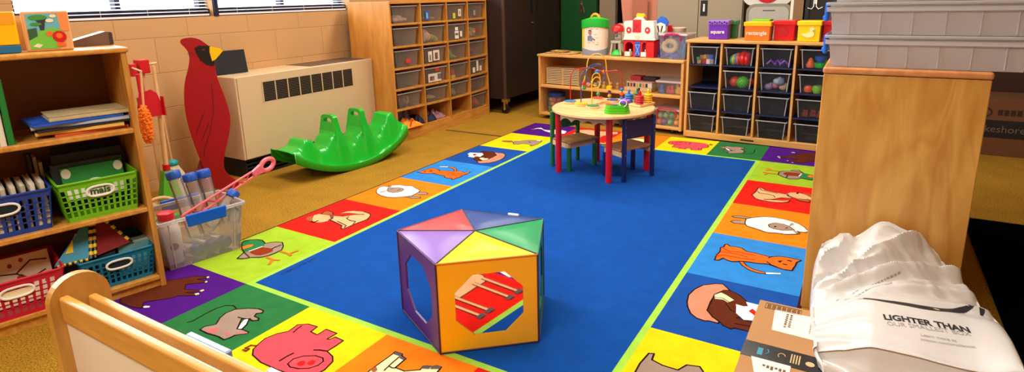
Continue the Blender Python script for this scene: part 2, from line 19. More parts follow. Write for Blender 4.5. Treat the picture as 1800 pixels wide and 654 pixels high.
MATS = {}
def mat(name, col, rough=.5, metal=0, spec=.5, var=0, vscale=30, bump=0, bscale=200, emit=None, coat=0, sheen=0):
    if name in MATS: return MATS[name]
    m = bpy.data.materials.new(name); m.use_nodes = True; MATS[name] = m
    nt = m.node_tree; b = nt.nodes['Principled BSDF']
    c = srgb(col)
    b.inputs['Base Color'].default_value = c
    b.inputs['Roughness'].default_value = rough; b.inputs['Metallic'].default_value = metal
    b.inputs['Specular IOR Level'].default_value = spec
    if coat: b.inputs['Coat Weight'].default_value = coat; b.inputs['Coat Roughness'].default_value = .1
    if emit:
        b.inputs['Emission Color'].default_value = c; b.inputs['Emission Strength'].default_value = emit
    if var or bump:
        tc = nt.nodes.new('ShaderNodeTexCoord')
    if var:
        n = nt.nodes.new('ShaderNodeTexNoise'); n.inputs['Scale'].default_value = vscale; n.inputs['Detail'].default_value = 4
        mx = nt.nodes.new('ShaderNodeMix'); mx.data_type = 'RGBA'
        nt.links.new(tc.outputs['Object'], n.inputs['Vector'])
        mx.inputs['A'].default_value = tuple(x * (1 - var) for x in c[:3]) + (1,)
        mx.inputs['B'].default_value = tuple(min(1, x * (1 + var)) for x in c[:3]) + (1,)
        nt.links.new(n.outputs['Fac'], mx.inputs['Factor']); nt.links.new(mx.outputs['Result'], b.inputs['Base Color'])
    if bump:
        n2 = nt.nodes.new('ShaderNodeTexNoise'); n2.inputs['Scale'].default_value = bscale
        bp = nt.nodes.new('ShaderNodeBump'); bp.inputs['Strength'].default_value = bump; bp.inputs['Distance'].default_value = .002
        nt.links.new(tc.outputs['Object'], n2.inputs['Vector']); nt.links.new(n2.outputs['Fac'], bp.inputs['Height']); nt.links.new(bp.outputs['Normal'], b.inputs['Normal'])
    return m

def wood(name, c1, c2, axis='Z', scale=6, rough=.38, stretch=9, fig=0):
    if name in MATS: return MATS[name]
    m = bpy.data.materials.new(name); m.use_nodes = True; MATS[name] = m
    nt = m.node_tree; b = nt.nodes['Principled BSDF']; b.inputs['Roughness'].default_value = rough
    tc = nt.nodes.new('ShaderNodeTexCoord'); mp = nt.nodes.new('ShaderNodeMapping')
    s = [stretch, stretch, stretch]; s['XYZ'.index(axis)] = 1
    mp.inputs['Scale'].default_value = s
    n = nt.nodes.new('ShaderNodeTexNoise'); n.inputs['Scale'].default_value = scale; n.inputs['Detail'].default_value = 8; n.inputs['Distortion'].default_value = .6
    rp = nt.nodes.new('ShaderNodeValToRGB'); rp.color_ramp.elements[0].position = .3; rp.color_ramp.elements[1].position = .72
    rp.color_ramp.elements[0].color = srgb(c1); rp.color_ramp.elements[1].color = srgb(c2)
    nt.links.new(tc.outputs['Object'], mp.inputs['Vector']); nt.links.new(mp.outputs['Vector'], n.inputs['Vector'])
    src = n.outputs['Fac']
    if fig:
        mp2 = nt.nodes.new('ShaderNodeMapping'); s2 = [2.6, 2.6, 2.6]; s2['XYZ'.index(axis)] = .9; mp2.inputs['Scale'].default_value = s2
        n2 = nt.nodes.new('ShaderNodeTexNoise'); n2.inputs['Scale'].default_value = 1.6; n2.inputs['Detail'].default_value = 2; n2.inputs['Distortion'].default_value = 1.2
        mm = nt.nodes.new('ShaderNodeMath'); mm.operation = 'MULTIPLY'; mm.inputs[1].default_value = 9
        sn = nt.nodes.new('ShaderNodeMath'); sn.operation = 'SINE'
        ad = nt.nodes.new('ShaderNodeMath'); ad.operation = 'MULTIPLY_ADD'; ad.inputs[1].default_value = fig
        m6 = nt.nodes.new('ShaderNodeMath'); m6.operation = 'MULTIPLY'; m6.inputs[1].default_value = 4
        nt.links.new(tc.outputs['Object'], mp2.inputs['Vector']); nt.links.new(mp2.outputs['Vector'], n2.inputs['Vector'])
        nt.links.new(n2.outputs['Fac'], m6.inputs[0]); nt.links.new(m6.outputs[0], mm.inputs[0]); nt.links.new(mm.outputs[0], sn.inputs[0])
        nt.links.new(sn.outputs[0], ad.inputs[0]); nt.links.new(n.outputs['Fac'], ad.inputs[2]); src = ad.outputs[0]
    nt.links.new(src, rp.inputs['Fac']); nt.links.new(rp.outputs['Color'], b.inputs['Base Color'])
    return m

def clear(name, col, body=.2, rough=.25, gloss=.1, glow=0):
    """see-through plastic: transparent mixed with a milky body and a sheen"""
    if name in MATS: return MATS[name]
    m = bpy.data.materials.new(name); m.use_nodes = True; MATS[name] = m
    nt = m.node_tree; nt.nodes.clear()
    o = nt.nodes.new('ShaderNodeOutputMaterial'); t = nt.nodes.new('ShaderNodeBsdfTransparent'); t.inputs['Color'].default_value = (.97, .97, .97, 1)
    p = nt.nodes.new('ShaderNodeBsdfPrincipled'); p.inputs['Base Color'].default_value = srgb(col); p.inputs['Roughness'].default_value = rough
    mx = nt.nodes.new('ShaderNodeMixShader'); mx.inputs[0].default_value = body
    g = nt.nodes.new('ShaderNodeBsdfGlossy'); g.inputs['Roughness'].default_value = .08
    fr = nt.nodes.new('ShaderNodeLayerWeight'); fr.inputs['Blend'].default_value = gloss
    m2 = nt.nodes.new('ShaderNodeMixShader')
    po = p.outputs[0]
    if glow:  # lets light through the sheet, as milky plastic does
        tl = nt.nodes.new('ShaderNodeBsdfTranslucent'); tl.inputs['Color'].default_value = srgb(col); m1 = nt.nodes.new('ShaderNodeMixShader'); m1.inputs[0].default_value = glow
        nt.links.new(p.outputs[0], m1.inputs[1]); nt.links.new(tl.outputs[0], m1.inputs[2]); po = m1.outputs[0]
    nt.links.new(t.outputs[0], mx.inputs[1]); nt.links.new(po, mx.inputs[2])
    nt.links.new(fr.outputs['Fresnel'], m2.inputs[0]); nt.links.new(mx.outputs[0], m2.inputs[1]); nt.links.new(g.outputs[0], m2.inputs[2])
    nt.links.new(m2.outputs[0], o.inputs['Surface'])
    return m

class B:
    """collects shapes; build() links them as ONE mesh object"""
    def __init__(s, T=None): s.v = []; s.f = []; s.m = []; s.mats = []; s.T = T or Matrix()
    def _mi(s, mt):
        if mt is None: return 0
        if mt not in s.mats: s.mats.append(mt)
        return s.mats.index(mt)
    def add(s, vs, fs, mt=None):
        o = len(s.v); s.v += [s.T @ Vector(p) for p in vs]; k = s._mi(mt)
        for f in fs: s.f.append([i + o for i in f]); s.m.append(k)
        return s
    def bb(s, x0, x1, y0, y1, z0, z1, mt=None):
        v = [(x, y, z) for z in (z0, z1) for y in (y0, y1) for x in (x0, x1)]
        return s.add(v, [(0, 2, 3, 1), (4, 5, 7, 6), (0, 1, 5, 4), (1, 3, 7, 5), (3, 2, 6, 7), (2, 0, 4, 6)], mt)
    def box(s, c, d, mt=None, rz=0):
        T0 = s.T; s.T = T0 @ Matrix.Translation(c) @ Matrix.Rotation(rz, 4, 'Z')
        s.bb(-d[0]/2, d[0]/2, -d[1]/2, d[1]/2, -d[2]/2, d[2]/2, mt); s.T = T0; return s
    def hexa(s, lo, hi, mt=None):
        """box between a bottom and a top quad"""
        return s.add(list(lo) + list(hi), [(3, 2, 1, 0), (4, 5, 6, 7), (0, 1, 5, 4), (1, 2, 6, 5), (2, 3, 7, 6), (3, 0, 4, 7)], mt)
    def cyl(s, a, b, r0, r1=None, n=16, mt=None, cap=True):
        r1 = r0 if r1 is None else r1; a = Vector(a); b = Vector(b); d = (b - a).normalized()
        u = d.orthogonal().normalized(); w = d.cross(u)
        v = [a + (u * math.cos(2*PI*i/n) + w * math.sin(2*PI*i/n)) * r0 for i in range(n)] + [b + (u * math.cos(2*PI*i/n) + w * math.sin(2*PI*i/n)) * r1 for i in range(n)]
        f = [(i, (i+1) % n, n + (i+1) % n, n + i) for i in range(n)]
        if cap: f += [tuple(range(n-1, -1, -1)), tuple(range(n, 2*n))]
        return s.add(v, f, mt)
    def tube(s, pts, r, n=8, mt=None, closed=False, flat=None):
        P = [Vector(p) for p in pts]; N = len(P); v = []; pu = None
        rs = r if isinstance(r, (list, tuple)) else [r] * N
        for i in range(N):
            a = P[(i-1) % N] if (closed or i) else P[0]; b = P[(i+1) % N] if (closed or i < N-1) else P[-1]
            d = (b - a).normalized()
            if pu is None: pu = d.orthogonal().normalized()
            u = (pu - d * pu.dot(d)); u = u.normalized() if u.length > 1e-6 else d.orthogonal().normalized(); pu = u; w = d.cross(u)
            v += [P[i] + (u * math.cos(2*PI*k/n) + w * math.sin(2*PI*k/n)) * rs[i] for k in range(n)]
        f = []
        for i in range(N if closed else N-1):
            j = (i+1) % N
            f += [(i*n+k, i*n+(k+1) % n, j*n+(k+1) % n, j*n+k) for k in range(n)]
        if not closed: f += [tuple(range(n-1, -1, -1)), tuple((N-1)*n+k for k in range(n))]
        return s.add(v, f, mt)
    def lathe(s, prof, c=(0, 0, 0), n=24, mt=None, sx=1, sy=1):
        c = Vector(c); v = []; m = len(prof)
        for r, z in prof: v += [c + Vector((max(r, 1e-4) * sx * math.cos(2*PI*i/n), max(r, 1e-4) * sy * math.sin(2*PI*i/n), z)) for i in range(n)]
        f = [(j*n+i, j*n+(i+1) % n, (j+1)*n+(i+1) % n, (j+1)*n+i) for j in range(m-1) for i in range(n)]
        f += [tuple(range(n-1, -1, -1)), tuple((m-1)*n+i for i in range(n))]
        return s.add(v, f, mt)
    def sph(s, c, r, n=16, m=10, mt=None):
        if not isinstance(r, (tuple, list)): r = (r, r, r)
        c = Vector(c); v = [c + Vector((0, 0, -r[2]))]
        for j in range(1, m):
            t = -PI/2 + PI*j/m
            v += [c + Vector((r[0]*math.cos(t)*math.cos(2*PI*i/n), r[1]*math.cos(t)*math.sin(2*PI*i/n), r[2]*math.sin(t))) for i in range(n)]
        v.append(c + Vector((0, 0, r[2]))); L = len(v) - 1
        f = [(0, 1+(i+1) % n, 1+i) for i in range(n)]
        f += [(1+(j)*n+i, 1+j*n+(i+1) % n, 1+(j+1)*n+(i+1) % n, 1+(j+1)*n+i) for j in range(m-2) for i in range(n)]
        f += [(L, 1+(m-2)*n+i, 1+(m-2)*n+(i+1) % n) for i in range(n)]
        return s.add(v, f, mt)
    def prism(s, poly, o, u, w, h, mt=None, side=None):
        """2D polygon in the frame (origin o, axes u, w) pushed h along u x w"""
        o = Vector(o); u = Vector(u); w = Vector(w); d = u.cross(w).normalized() * h
        n = len(poly); a = [o + u*p[0] + w*p[1] for p in poly]; v = a + [p + d for p in a]
        s.add(v, [tuple(range(n-1, -1, -1)), tuple(range(n, 2*n))], mt)
        return s.add(v, [(i, (i+1) % n, n+(i+1) % n, n+i) for i in range(n)], side or mt)
    def ribbon(s, pts, w, z, mt=None, closed=False):
        """flat band of width w along a line on the floor plane"""
        P = [Vector((p[0], p[1])) for p in pts]
        for a, b in zip(P, P[1:] + (P[:1] if closed else [])):
            if (b-a).length < 1e-5: continue
            d = (b-a).normalized(); n = Vector((-d.y, d.x)) * w/2; a2 = a - d*w*.3; b2 = b + d*w*.3
            s.add([(q.x, q.y, z) for q in (a2-n, b2-n, b2+n, a2+n)], [(0, 1, 2, 3)], mt)
        return s
    def build(s, name, mt=None, parent=None, smooth=False, bevel=0, seg=2, sub=0):
        me = bpy.data.meshes.new(name); me.from_pydata([tuple(p) for p in s.v], [], s.f)
        ms = s.mats if s.mats else [mt]
        if s.mats and mt is not None and mt not in ms: ms = ms + [mt]
        for m_ in ms: me.materials.append(m_)
        for p, k in zip(me.polygons, s.m): p.material_index = k; p.use_smooth = smooth is True
        bm = bmesh.new(); bm.from_mesh(me)
        if smooth is not False and smooth is not True or smooth is True:
            bmesh.ops.remove_doubles(bm, verts=bm.verts, dist=1e-6)
        bmesh.ops.recalc_face_normals(bm, faces=bm.faces); bm.to_mesh(me); bm.free()
        if smooth is True:
            for e in me.edges: pass
            try: me.set_sharp_from_angle(angle=R_(42))
            except Exception: pass
        o = bpy.data.objects.new(name, me); COL.objects.link(o)
        if parent: o.parent = parent
        if bevel:
            b = o.modifiers.new('bevel', 'BEVEL'); b.width = bevel; b.segments = seg; b.limit_method = 'ANGLE'; b.angle_limit = R_(35)
        if sub:
            q = o.modifiers.new('sub', 'SUBSURF'); q.levels = sub; q.render_levels = sub
        return o

def tag(o, label=None, cat=None, group=None, kind=None):
    if label: o['label'] = label
    if cat: o['category'] = cat
    if group: o['group'] = group
    if kind: o['kind'] = kind
    return o
def thing(name, label, cat, loc=(0, 0, 0), rz=0, group=None, rot=None):
    o = bpy.data.objects.new(name, None); COL.objects.link(o); o.empty_display_size = .05
    o.location = loc; o.rotation_euler = rot or (0, 0, rz)
    return tag(o, label, cat, group)
def copy_tree(o, loc=None, rz=None, label=None, group=None, parent=None):
    c = o.copy(); COL.objects.link(c)
    if parent: c.parent = parent
    if loc is not None: c.location = loc
    if rz is not None: c.rotation_euler = (0, 0, rz)
    if label: c['label'] = label
    if group: c['group'] = group
    for ch in list(o.children): copy_tree(ch, parent=c)
    return c
def text(name, s, size, loc, rot, mt, parent=None, depth=.0008, align='CENTER', bold=0, sx=1):
    cu = bpy.data.curves.new(name, 'FONT'); cu.body = s; cu.size = size; cu.extrude = depth; cu.align_x = align; cu.align_y = 'CENTER'; cu.offset = bold
    t = bpy.data.objects.new(name, cu); COL.objects.link(t)
    dg = bpy.context.evaluated_depsgraph_get(); me = bpy.data.meshes.new_from_object(t.evaluated_get(dg))
    bpy.data.objects.remove(t); bpy.data.curves.remove(cu)
    me.materials.clear(); me.materials.append(mt)
    o = bpy.data.objects.new(name, me); COL.objects.link(o); o.location = loc; o.rotation_euler = rot; o.scale = (sx, 1, 1)
    if parent: o.parent = parent
    return o
class Fr:
    """a placed frame: x along the front, y to the back"""
    def __init__(s, x, y, rz): s.o = (x, y); s.rz = rz
    def __call__(s, x, y, z=0):
        c, n = math.cos(s.rz), math.sin(s.rz); return (s.o[0] + c*x - n*y, s.o[1] + n*x + c*y, z)

# ------------------------------------------------------------------ materials
BIRCH = wood('birch', '#cf964c', '#e4b26a', 'Z', 5, stretch=8)
BIRCHX = wood('birch_board', '#cf964c', '#e4b26a', 'X', 5, stretch=8)
PLY = wood('birch_panel', '#be8438', '#d8a654', 'Z', 3, rough=.36, stretch=6, fig=.07)
OAK = wood('honey_wood', '#b3742c', '#d49844', 'Z', 5, stretch=8)
OAKX = wood('honey_board', '#bb7c30', '#dca04c', 'Y', 5, stretch=8)
MAPLE = wood('maple', '#e0b272', '#f0cc94', 'X', 4, rough=.3, stretch=6)
EDGE = mat('pale_edge', '#dba666', .4)
RAIL = wood('varnished_rail', '#c08a3c', '#d6a254', 'X', 4, rough=.25, stretch=8)
DOWEL = wood('dowel', '#d6a66c', '#ecc490', 'Z', 8)
BLACK = mat('black_plastic', '#0d0d0f', .4)
INK = mat('ink', '#15100d', .7)
WHITE = mat('white_plastic', '#f2efe8', .35)
CREAM = mat('cream', '#efe2bd', .5)
NAVY = mat('navy_plastic', '#101f4a', .45)
BLUEP = mat('blue_plastic', '#0f5fd0', .3)
DBLUE = mat('dark_blue_plastic', '#123c8a', .35)
REDP = mat('red_plastic', '#c8101a', .3)
PINKP = mat('pink_plastic', '#e8697c', .35)
GREENP = mat('green_plastic', '#25b83a', .3)
LIMEP = mat('lime_plastic', '#7cc41c', .35)
YELP = mat('yellow_plastic', '#f7c40a', .3)
ORANP = mat('orange_plastic', '#f4661b', .35)
PURP = mat('purple_plastic', '#6a2db4', .3)
TEALP = mat('teal_plastic', '#0a7fa3', .35)
GREY = mat('grey_plastic', '#8f8f8c', .45)
DGREY = mat('dark_grey', '#3a3a3c', .5)
PAPER = mat('paper', '#e9e2d2', .8)
CHROME = mat('chrome', '#c8c8c8', .2, 1)
CLEAR = clear('clear_plastic', '#dfe3e6', .14, .2, .12)
CLEARD = clear('thin_clear_plastic', '#cfd6e0', .035, .2, .16)
MILKY = clear('frosted_plastic', '#dcdcdc', .30, .3, .15)
FROST = clear('frosted_storage_plastic', '#fdfbff', .86, .3, .2, .5)

# ------------------------------------------------------------------ room shell
def node_mat(name):
    m = bpy.data.materials.new(name); m.use_nodes = True; return m, m.node_tree, m.node_tree.nodes['Principled BSDF']
def block_mat(name, ax, c1, c2, cm):
    m, nt, b = node_mat(name); b.inputs['Roughness'].default_value = .6
    tc = nt.nodes.new('ShaderNodeTexCoord'); sp = nt.nodes.new('ShaderNodeSeparateXYZ'); cb = nt.nodes.new('ShaderNodeCombineXYZ')
    nt.links.new(tc.outputs['Object'], sp.inputs[0]); nt.links.new(sp.outputs[ax], cb.inputs[0])
    ad = nt.nodes.new('ShaderNodeMath'); ad.inputs[1].default_value = .15; nt.links.new(sp.outputs['Z'], ad.inputs[0]); nt.links.new(ad.outputs[0], cb.inputs[1])
    br = nt.nodes.new('ShaderNodeTexBrick'); br.inputs['Scale'].default_value = 1; br.inputs['Brick Width'].default_value = .45; br.inputs['Row Height'].default_value = .225
    br.inputs['Mortar Size'].default_value = .0035; br.inputs['Mortar Smooth'].default_value = .8
    br.inputs['Color1'].default_value = srgb(c1); br.inputs['Color2'].default_value = srgb(c2); br.inputs['Mortar'].default_value = srgb(cm)
    nt.links.new(cb.outputs[0], br.inputs['Vector']); nt.links.new(br.outputs['Color'], b.inputs['Base Color'])
    n = nt.nodes.new('ShaderNodeTexNoise'); n.inputs['Scale'].default_value = 120
    nt.links.new(tc.outputs['Object'], n.inputs['Vector'])
    mx = nt.nodes.new('ShaderNodeMath'); mx.operation = 'MULTIPLY_ADD'; mx.inputs[1].default_value = -.9
    sc_ = nt.nodes.new('ShaderNodeMath'); sc_.operation = 'MULTIPLY'; sc_.inputs[1].default_value = .25
    nt.links.new(n.outputs['Fac'], sc_.inputs[0]); nt.links.new(br.outputs['Fac'], mx.inputs[0]); nt.links.new(sc_.outputs[0], mx.inputs[2])
    bp = nt.nodes.new('ShaderNodeBump'); bp.inputs['Strength'].default_value = .4; bp.inputs['Distance'].default_value = .005
    nt.links.new(mx.outputs[0], bp.inputs['Height']); nt.links.new(bp.outputs['Normal'], b.inputs['Normal'])
    return m
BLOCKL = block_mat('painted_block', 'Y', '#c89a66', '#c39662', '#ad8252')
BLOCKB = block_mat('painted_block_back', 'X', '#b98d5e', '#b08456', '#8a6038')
m, nt, b = node_mat('ochre_carpet'); CARPET = m
b.inputs['Roughness'].default_value = .95; b.inputs['Specular IOR Level'].default_value = .1
tc = nt.nodes.new('ShaderNodeTexCoord')
n1 = nt.nodes.new('ShaderNodeTexNoise'); n1.inputs['Scale'].default_value = 170; n1.inputs['Detail'].default_value = 3
n2 = nt.nodes.new('ShaderNodeTexNoise'); n2.inputs['Scale'].default_value = 6; n2.inputs['Detail'].default_value = 3
rp = nt.nodes.new('ShaderNodeValToRGB'); e = rp.color_ramp.elements
e[0].position = .34; e[0].color = srgb('#845e12'); e[1].position = .66; e[1].color = srgb('#cc9a34')
mx = nt.nodes.new('ShaderNodeMix'); mx.data_type = 'RGBA'; mx.blend_type = 'MULTIPLY'; mx.inputs['Factor'].default_value = .35
for n in (n1, n2): nt.links.new(tc.outputs['Object'], n.inputs['Vector'])
nt.links.new(n1.outputs['Fac'], rp.inputs['Fac']); nt.links.new(rp.outputs['Color'], mx.inputs['A']); nt.links.new(n2.outputs['Fac'], mx.inputs['B'])
nt.links.new(mx.outputs['Result'], b.inputs['Base Color'])
bp = nt.nodes.new('ShaderNodeBump'); bp.inputs['Strength'].default_value = .6; bp.inputs['Distance'].default_value = .004
nt.links.new(n1.outputs['Fac'], bp.inputs['Height']); nt.links.new(bp.outputs['Normal'], b.inputs['Normal'])

XL, XR, YF, YB, ZC = -1.72, 4.6, -3.2, 5.7, 2.7
SILL, WTOP = 1.095, 2.25
tag(B().bb(XL-.3, XR+.2, YF-.2, YB+.2, -.1, 0).build('floor', CARPET), kind='structure')
tag(B().bb(XL-.3, XR+.2, YF-.2, YB+.2, ZC, ZC+.1).build('ceiling', mat('ceiling_tile', '#d8d2c4', .9, var=.05, vscale=60)), kind='structure')
wl = B()
WINS = [(-2.35, -.10), (-.02, 1.105), (1.135, 2.36)]
wl.bb(XL-.2, XL, YF, YB, 0, SILL).bb(XL-.2, XL, YF, YB, WTOP, ZC)
wl.bb(XL-.2, XL, YF, WINS[0][0], SILL, WTOP).bb(XL-.2, XL, WINS[0][1], WINS[1][0], SILL, WTOP).bb(XL-.2, XL, WINS[1][1], WINS[2][0], SILL, WTOP).bb(XL-.2, XL, WINS[2][1], YB, SILL, WTOP)
tag(wl.build('wall_left', BLOCKL), kind='structure')
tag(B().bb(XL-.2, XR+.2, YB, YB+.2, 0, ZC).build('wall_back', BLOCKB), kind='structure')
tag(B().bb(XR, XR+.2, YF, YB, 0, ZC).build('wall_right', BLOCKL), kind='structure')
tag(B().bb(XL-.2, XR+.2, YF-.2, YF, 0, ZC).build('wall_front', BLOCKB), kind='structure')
FRAME = mat('dark_window_frame', '#141a3a', .4)
GLASS = clear('window_glass', '#ffffff', .02, .1, .05)
SLAT = mat('blind_slat', '#e8e6ee', .45)
BLN = ['white slatted blind of the window above the bookcase, leftmost', 'white slatted blind of the window above the cardinal board and broom set', 'white slatted blind of the window above the heater, beside the curved bin cabinet']
for i, (a, c) in enumerate(WINS):
    w = B(); x0, x1 = XL-.16, XL-.10
    w.bb(x0, x1, a, c, SILL, SILL+.055).bb(XL-.06, XL-.052, a, c, SILL, SILL+.05).bb(x0, x1, a, c, WTOP-.05, WTOP).bb(x0, x1, a, a+.04, SILL, WTOP).bb(x0, x1, c-.04, c, SILL, WTOP).bb(x0, x1, (a+c)/2-.015, (a+c)/2+.015, SILL, WTOP)
    wo = tag(w.build('window_%d' % (i+1), FRAME), kind='structure')
    B().bb(XL-.133, XL-.127, a+.03, c-.03, SILL+.03, WTOP-.04).build('window_pane', GLASS, wo)
    t = thing('window_blind', BLN[i], 'blind', (XL-.045, (a+c)/2, 0), group='window blinds')
    h = (c-a)/2 - .02
    B().bb(-.02, .02, -h, h, WTOP-.035, WTOP-.003).build('head_rail', SLAT, t)
    B().bb(-.016, .016, -h, h, SILL+.006, SILL+.018).build('bottom_rail', SLAT, t)
    sl = B()
    for k in range(52):
        z = SILL+.038+k*.0212
        sl.T = Matrix.Translation((0, 0, z)) @ Matrix.Rotation(R_(16), 4, 'Y'); sl.bb(-.012, .012, -h, h, -.0006, .0006)
    tag(sl.build('slats', SLAT, t), kind='stuff')
    cd = B()
    for yy in (-h*.75, -h*.25, h*.25, h*.75): cd.cyl((.013, yy, SILL+.01), (.013, yy, WTOP-.03), .0012, n=5)
    cd.build('ladder_cord', SLAT, t)
tag(B().bb(-1.08, -.47, 2.79, 2.812, 0, .003).build('trim_1', mat('seam_strip', '#4e3414', .8)), kind='structure')

# lamps the room has: troffer lights in the ceiling
LAMPC = (1.0, .93, .81)
for i, (x, y, lb) in enumerate([(-.45, .7, 'ceiling light panel over the rug, nearest the windows'), (1.25, .7, 'ceiling light panel over the rug, nearest the wooden end panel'), (-.55, 3.0, 'ceiling light panel before the brown wheeled cabinet'), (1.1, 3.0, 'ceiling light panel over the bin shelf of sixteen cubbies'), (1.2, -1.9, 'ceiling light panel behind the low divider')]):
    t = thing('ceiling_light', lb, 'ceiling light', (x, y, ZC), group='ceiling light panels')
    B().bb(-.62, .62, -.32, -.30, -.04, 0).bb(-.62, .62, .30, .32, -.04, 0).bb(-.62, -.60, -.3, .3, -.04, 0).bb(.60, .62, -.3, .3, -.04, 0).build('frame', WHITE, t)
    B().bb(-.6, .6, -.3, .3, -.022, -.012).build('diffuser', mat('lit_diffuser', '#fff2dc', .5, emit=1.2), t)
    L = bpy.data.lights.new('lamp_%d' % i, 'AREA'); L.shape = 'RECTANGLE'; L.size = 1.15; L.size_y = .55; L.energy = LAMP_W[i]; L.color = LAMPC
    lo = bpy.data.objects.new('tube_lamp', L); COL.objects.link(lo); lo.location = (0, 0, -.03); lo.parent = t
# daylight
L = bpy.data.lights.new('daylight', 'AREA'); L.shape = 'RECTANGLE'; L.size = 1.2; L.size_y = 4.6; L.energy = DAY_W; L.color = (.84, .92, 1)
lo = bpy.data.objects.new('daylight', L); COL.objects.link(lo); lo.location = (XL-.75, .2, 1.95); lo.rotation_euler = (0, R_(-68), 0)
w = bpy.data.worlds.new('sky'); scn.world = w; w.use_nodes = True
w.node_tree.nodes['Background'].inputs['Color'].default_value = (.86, .93, 1, 1); w.node_tree.nodes['Background'].inputs['Strength'].default_value = 2.2

# ------------------------------------------------------------------ rug
def pile(name, col):
    return mat(name, col, .95, spec=.12, var=.22, vscale=14, bump=.8, bscale=230)
tag(B().bb(XL-.01, XL+.006, 1.105, 1.135, SILL, WTOP).build('trim_2', FRAME), kind='structure')
RC = {k: pile('rug_' + k, v) for k, v in dict(purple='#4b107e', lime='#9abf2a', red='#e01c12', orangesq='#f57c10', ltblue='#2c80d0', dkblue='#144a9c', yellow='#f8cc0e', green='#27703a', blue='#09489c', line='#9cd048',
      grey='#9a8478', dgrey='#5a5358', brown='#8a3410', lbrown='#a05c34', dbrown='#5a2410', dgreen='#2a7a44', orange='#f07820', dorange='#f2661a', white='#f4f0e4', cream='#f2dfae', tan='#e8ac7c', salmon='#dc8468', pink='#f06a6a', pigpink='#ee4c58', K='#24100c').items()}
RC['edge'] = pile('rug_binding', '#3c1020')
xs = [-.46, -.02, .41, .83, 1.22, 1.592, 2.03]; xnear = [-.46, -.02, .38, .784, 1.18, 1.592, 2.03]
ys = [-.45, -.01, .485, .975, 1.47, 1.955, 2.435, 2.933, 3.38]
rug = B(); Z0 = .007
LEFTC = ['purple', 'lime', 'red', 'orangesq', 'ltblue', 'dkblue', 'yellow', 'purple']
def cellq(i, j):
    X = xnear if j == 0 else xs
    return X[i], X[i+1], ys[j], ys[j+1]
CELLS = {}
for j in range(8): CELLS[(0, j)] = LEFTC[j]; CELLS[(5, 7-j)] = LEFTC[j]
for i, c in ((1, 'green'), (2, 'yellow'), (3, 'orangesq'), (4, 'red')): CELLS[(i, 0)] = c; CELLS[(5-i, 7)] = c
rug.bb(xs[0]-.012, xs[6]+.012, ys[0]-.012, ys[8]+.012, .0005, Z0-.0012, RC['edge'])
def q4(x0, x1, y0, y1, z, mt): rug.add([(x0, y0, z), (x1, y0, z), (x1, y1, z), (x0, y1, z)], [(0, 1, 2, 3)], mt)
for (i, j), c in CELLS.items():
    x0, x1, y0, y1 = cellq(i, j)
    q4(x0, x1, y0, y1, Z0, RC[c])
q4(xs[1], xs[5], ys[1], ys[7], Z0, RC['line'])
LW = .026
q4(xs[1]+LW, xs[5]-LW, ys[1]+LW, ys[7]-LW, Z0+.0004, RC['blue'])
PL_ = {'duck': (0, 1), 'dog': (0, 2), 'sheep': (0, 3), 'cat': (0, 4), 'hen': (0, 5), 'donkey': (0, 6), 'goose': (0, 7), 'horse': (0, 0), 'mouse': (1, 0), 'pig': (2, 0), 'cow': (3, 0)}
A = D['animals']
A['browncow'] = [['f', 'tan', [[.12,.22],[.2,.12],[.5,.14],[.72,.12],[.86,.2],[.88,.4],[.8,.5],[.62,.5],[.4,.52],[.25,.5],[.14,.4]]], ['s', 'K', [[.12,.22],[.2,.12],[.5,.14],[.72,.12],[.86,.2],[.88,.4],[.8,.5],[.4,.52],[.25,.5],[.14,.4],[.12,.22]], .012],
    ['f', 'tan', [[.02,.2],[.1,.06],[.2,.1],[.18,.26],[.08,.3]]], ['s', 'K', [[.02,.2],[.1,.06],[.2,.1],[.18,.26],[.08,.3],[.02,.2]], .012]]
for a_ in (.26, .38, .68, .82):
    A['browncow'] += [['s', 'K', [[a_-.02 if a_ < .5 else a_, .45], [a_, .9]], .05], ['s', 'tan', [[a_-.02 if a_ < .5 else a_, .44], [a_, .86]], .034], ['f', 'dgrey', [[a_-.045, .86], [a_+.045, .86], [a_+.05, .91], [a_-.05, .91]]]]
PL_['browncow'] = (4, 0)
for nm, (ci, cj) in PL_.items():
    for flip in (0, 1):
        i, j = (ci, cj) if not flip else (5-ci, 7-cj)
        x0, x1, y0, y1 = cellq(i, j)
        def W_(p):
            a, b_ = (p[0], p[1]) if not flip else (1-p[0], 1-p[1])
            return (x0+(x1-x0)*a, y0+(y1-y0)*b_)
        z = Z0+.0008
        for it in A[nm]:
            z += .00022; pts = [W_(p) for p in it[2]]
            if it[0] == 'f': rug.add([(p[0], p[1], z) for p in pts], [tuple(range(len(pts)))], RC[it[1]])
            else:
                # a sewn line: quads with small joints
                rug.ribbon(pts, it[3]*.42, z, RC[it[1]])
rg = rug.build('animal_rug'); tag(rg, 'large blue play rug bordered by coloured squares with farm animals, lying on the ochre carpet', 'rug')
tx = text('rug_lettering', 'CARPETS FOR KIDS', .022, (.17, .062, Z0+.0007), (0, 0, R_(0)), RC['K'], rg, depth=0)
tx.location = (.045, .215, Z0+.0007); tx.rotation_euler = (0, 0, R_(90))

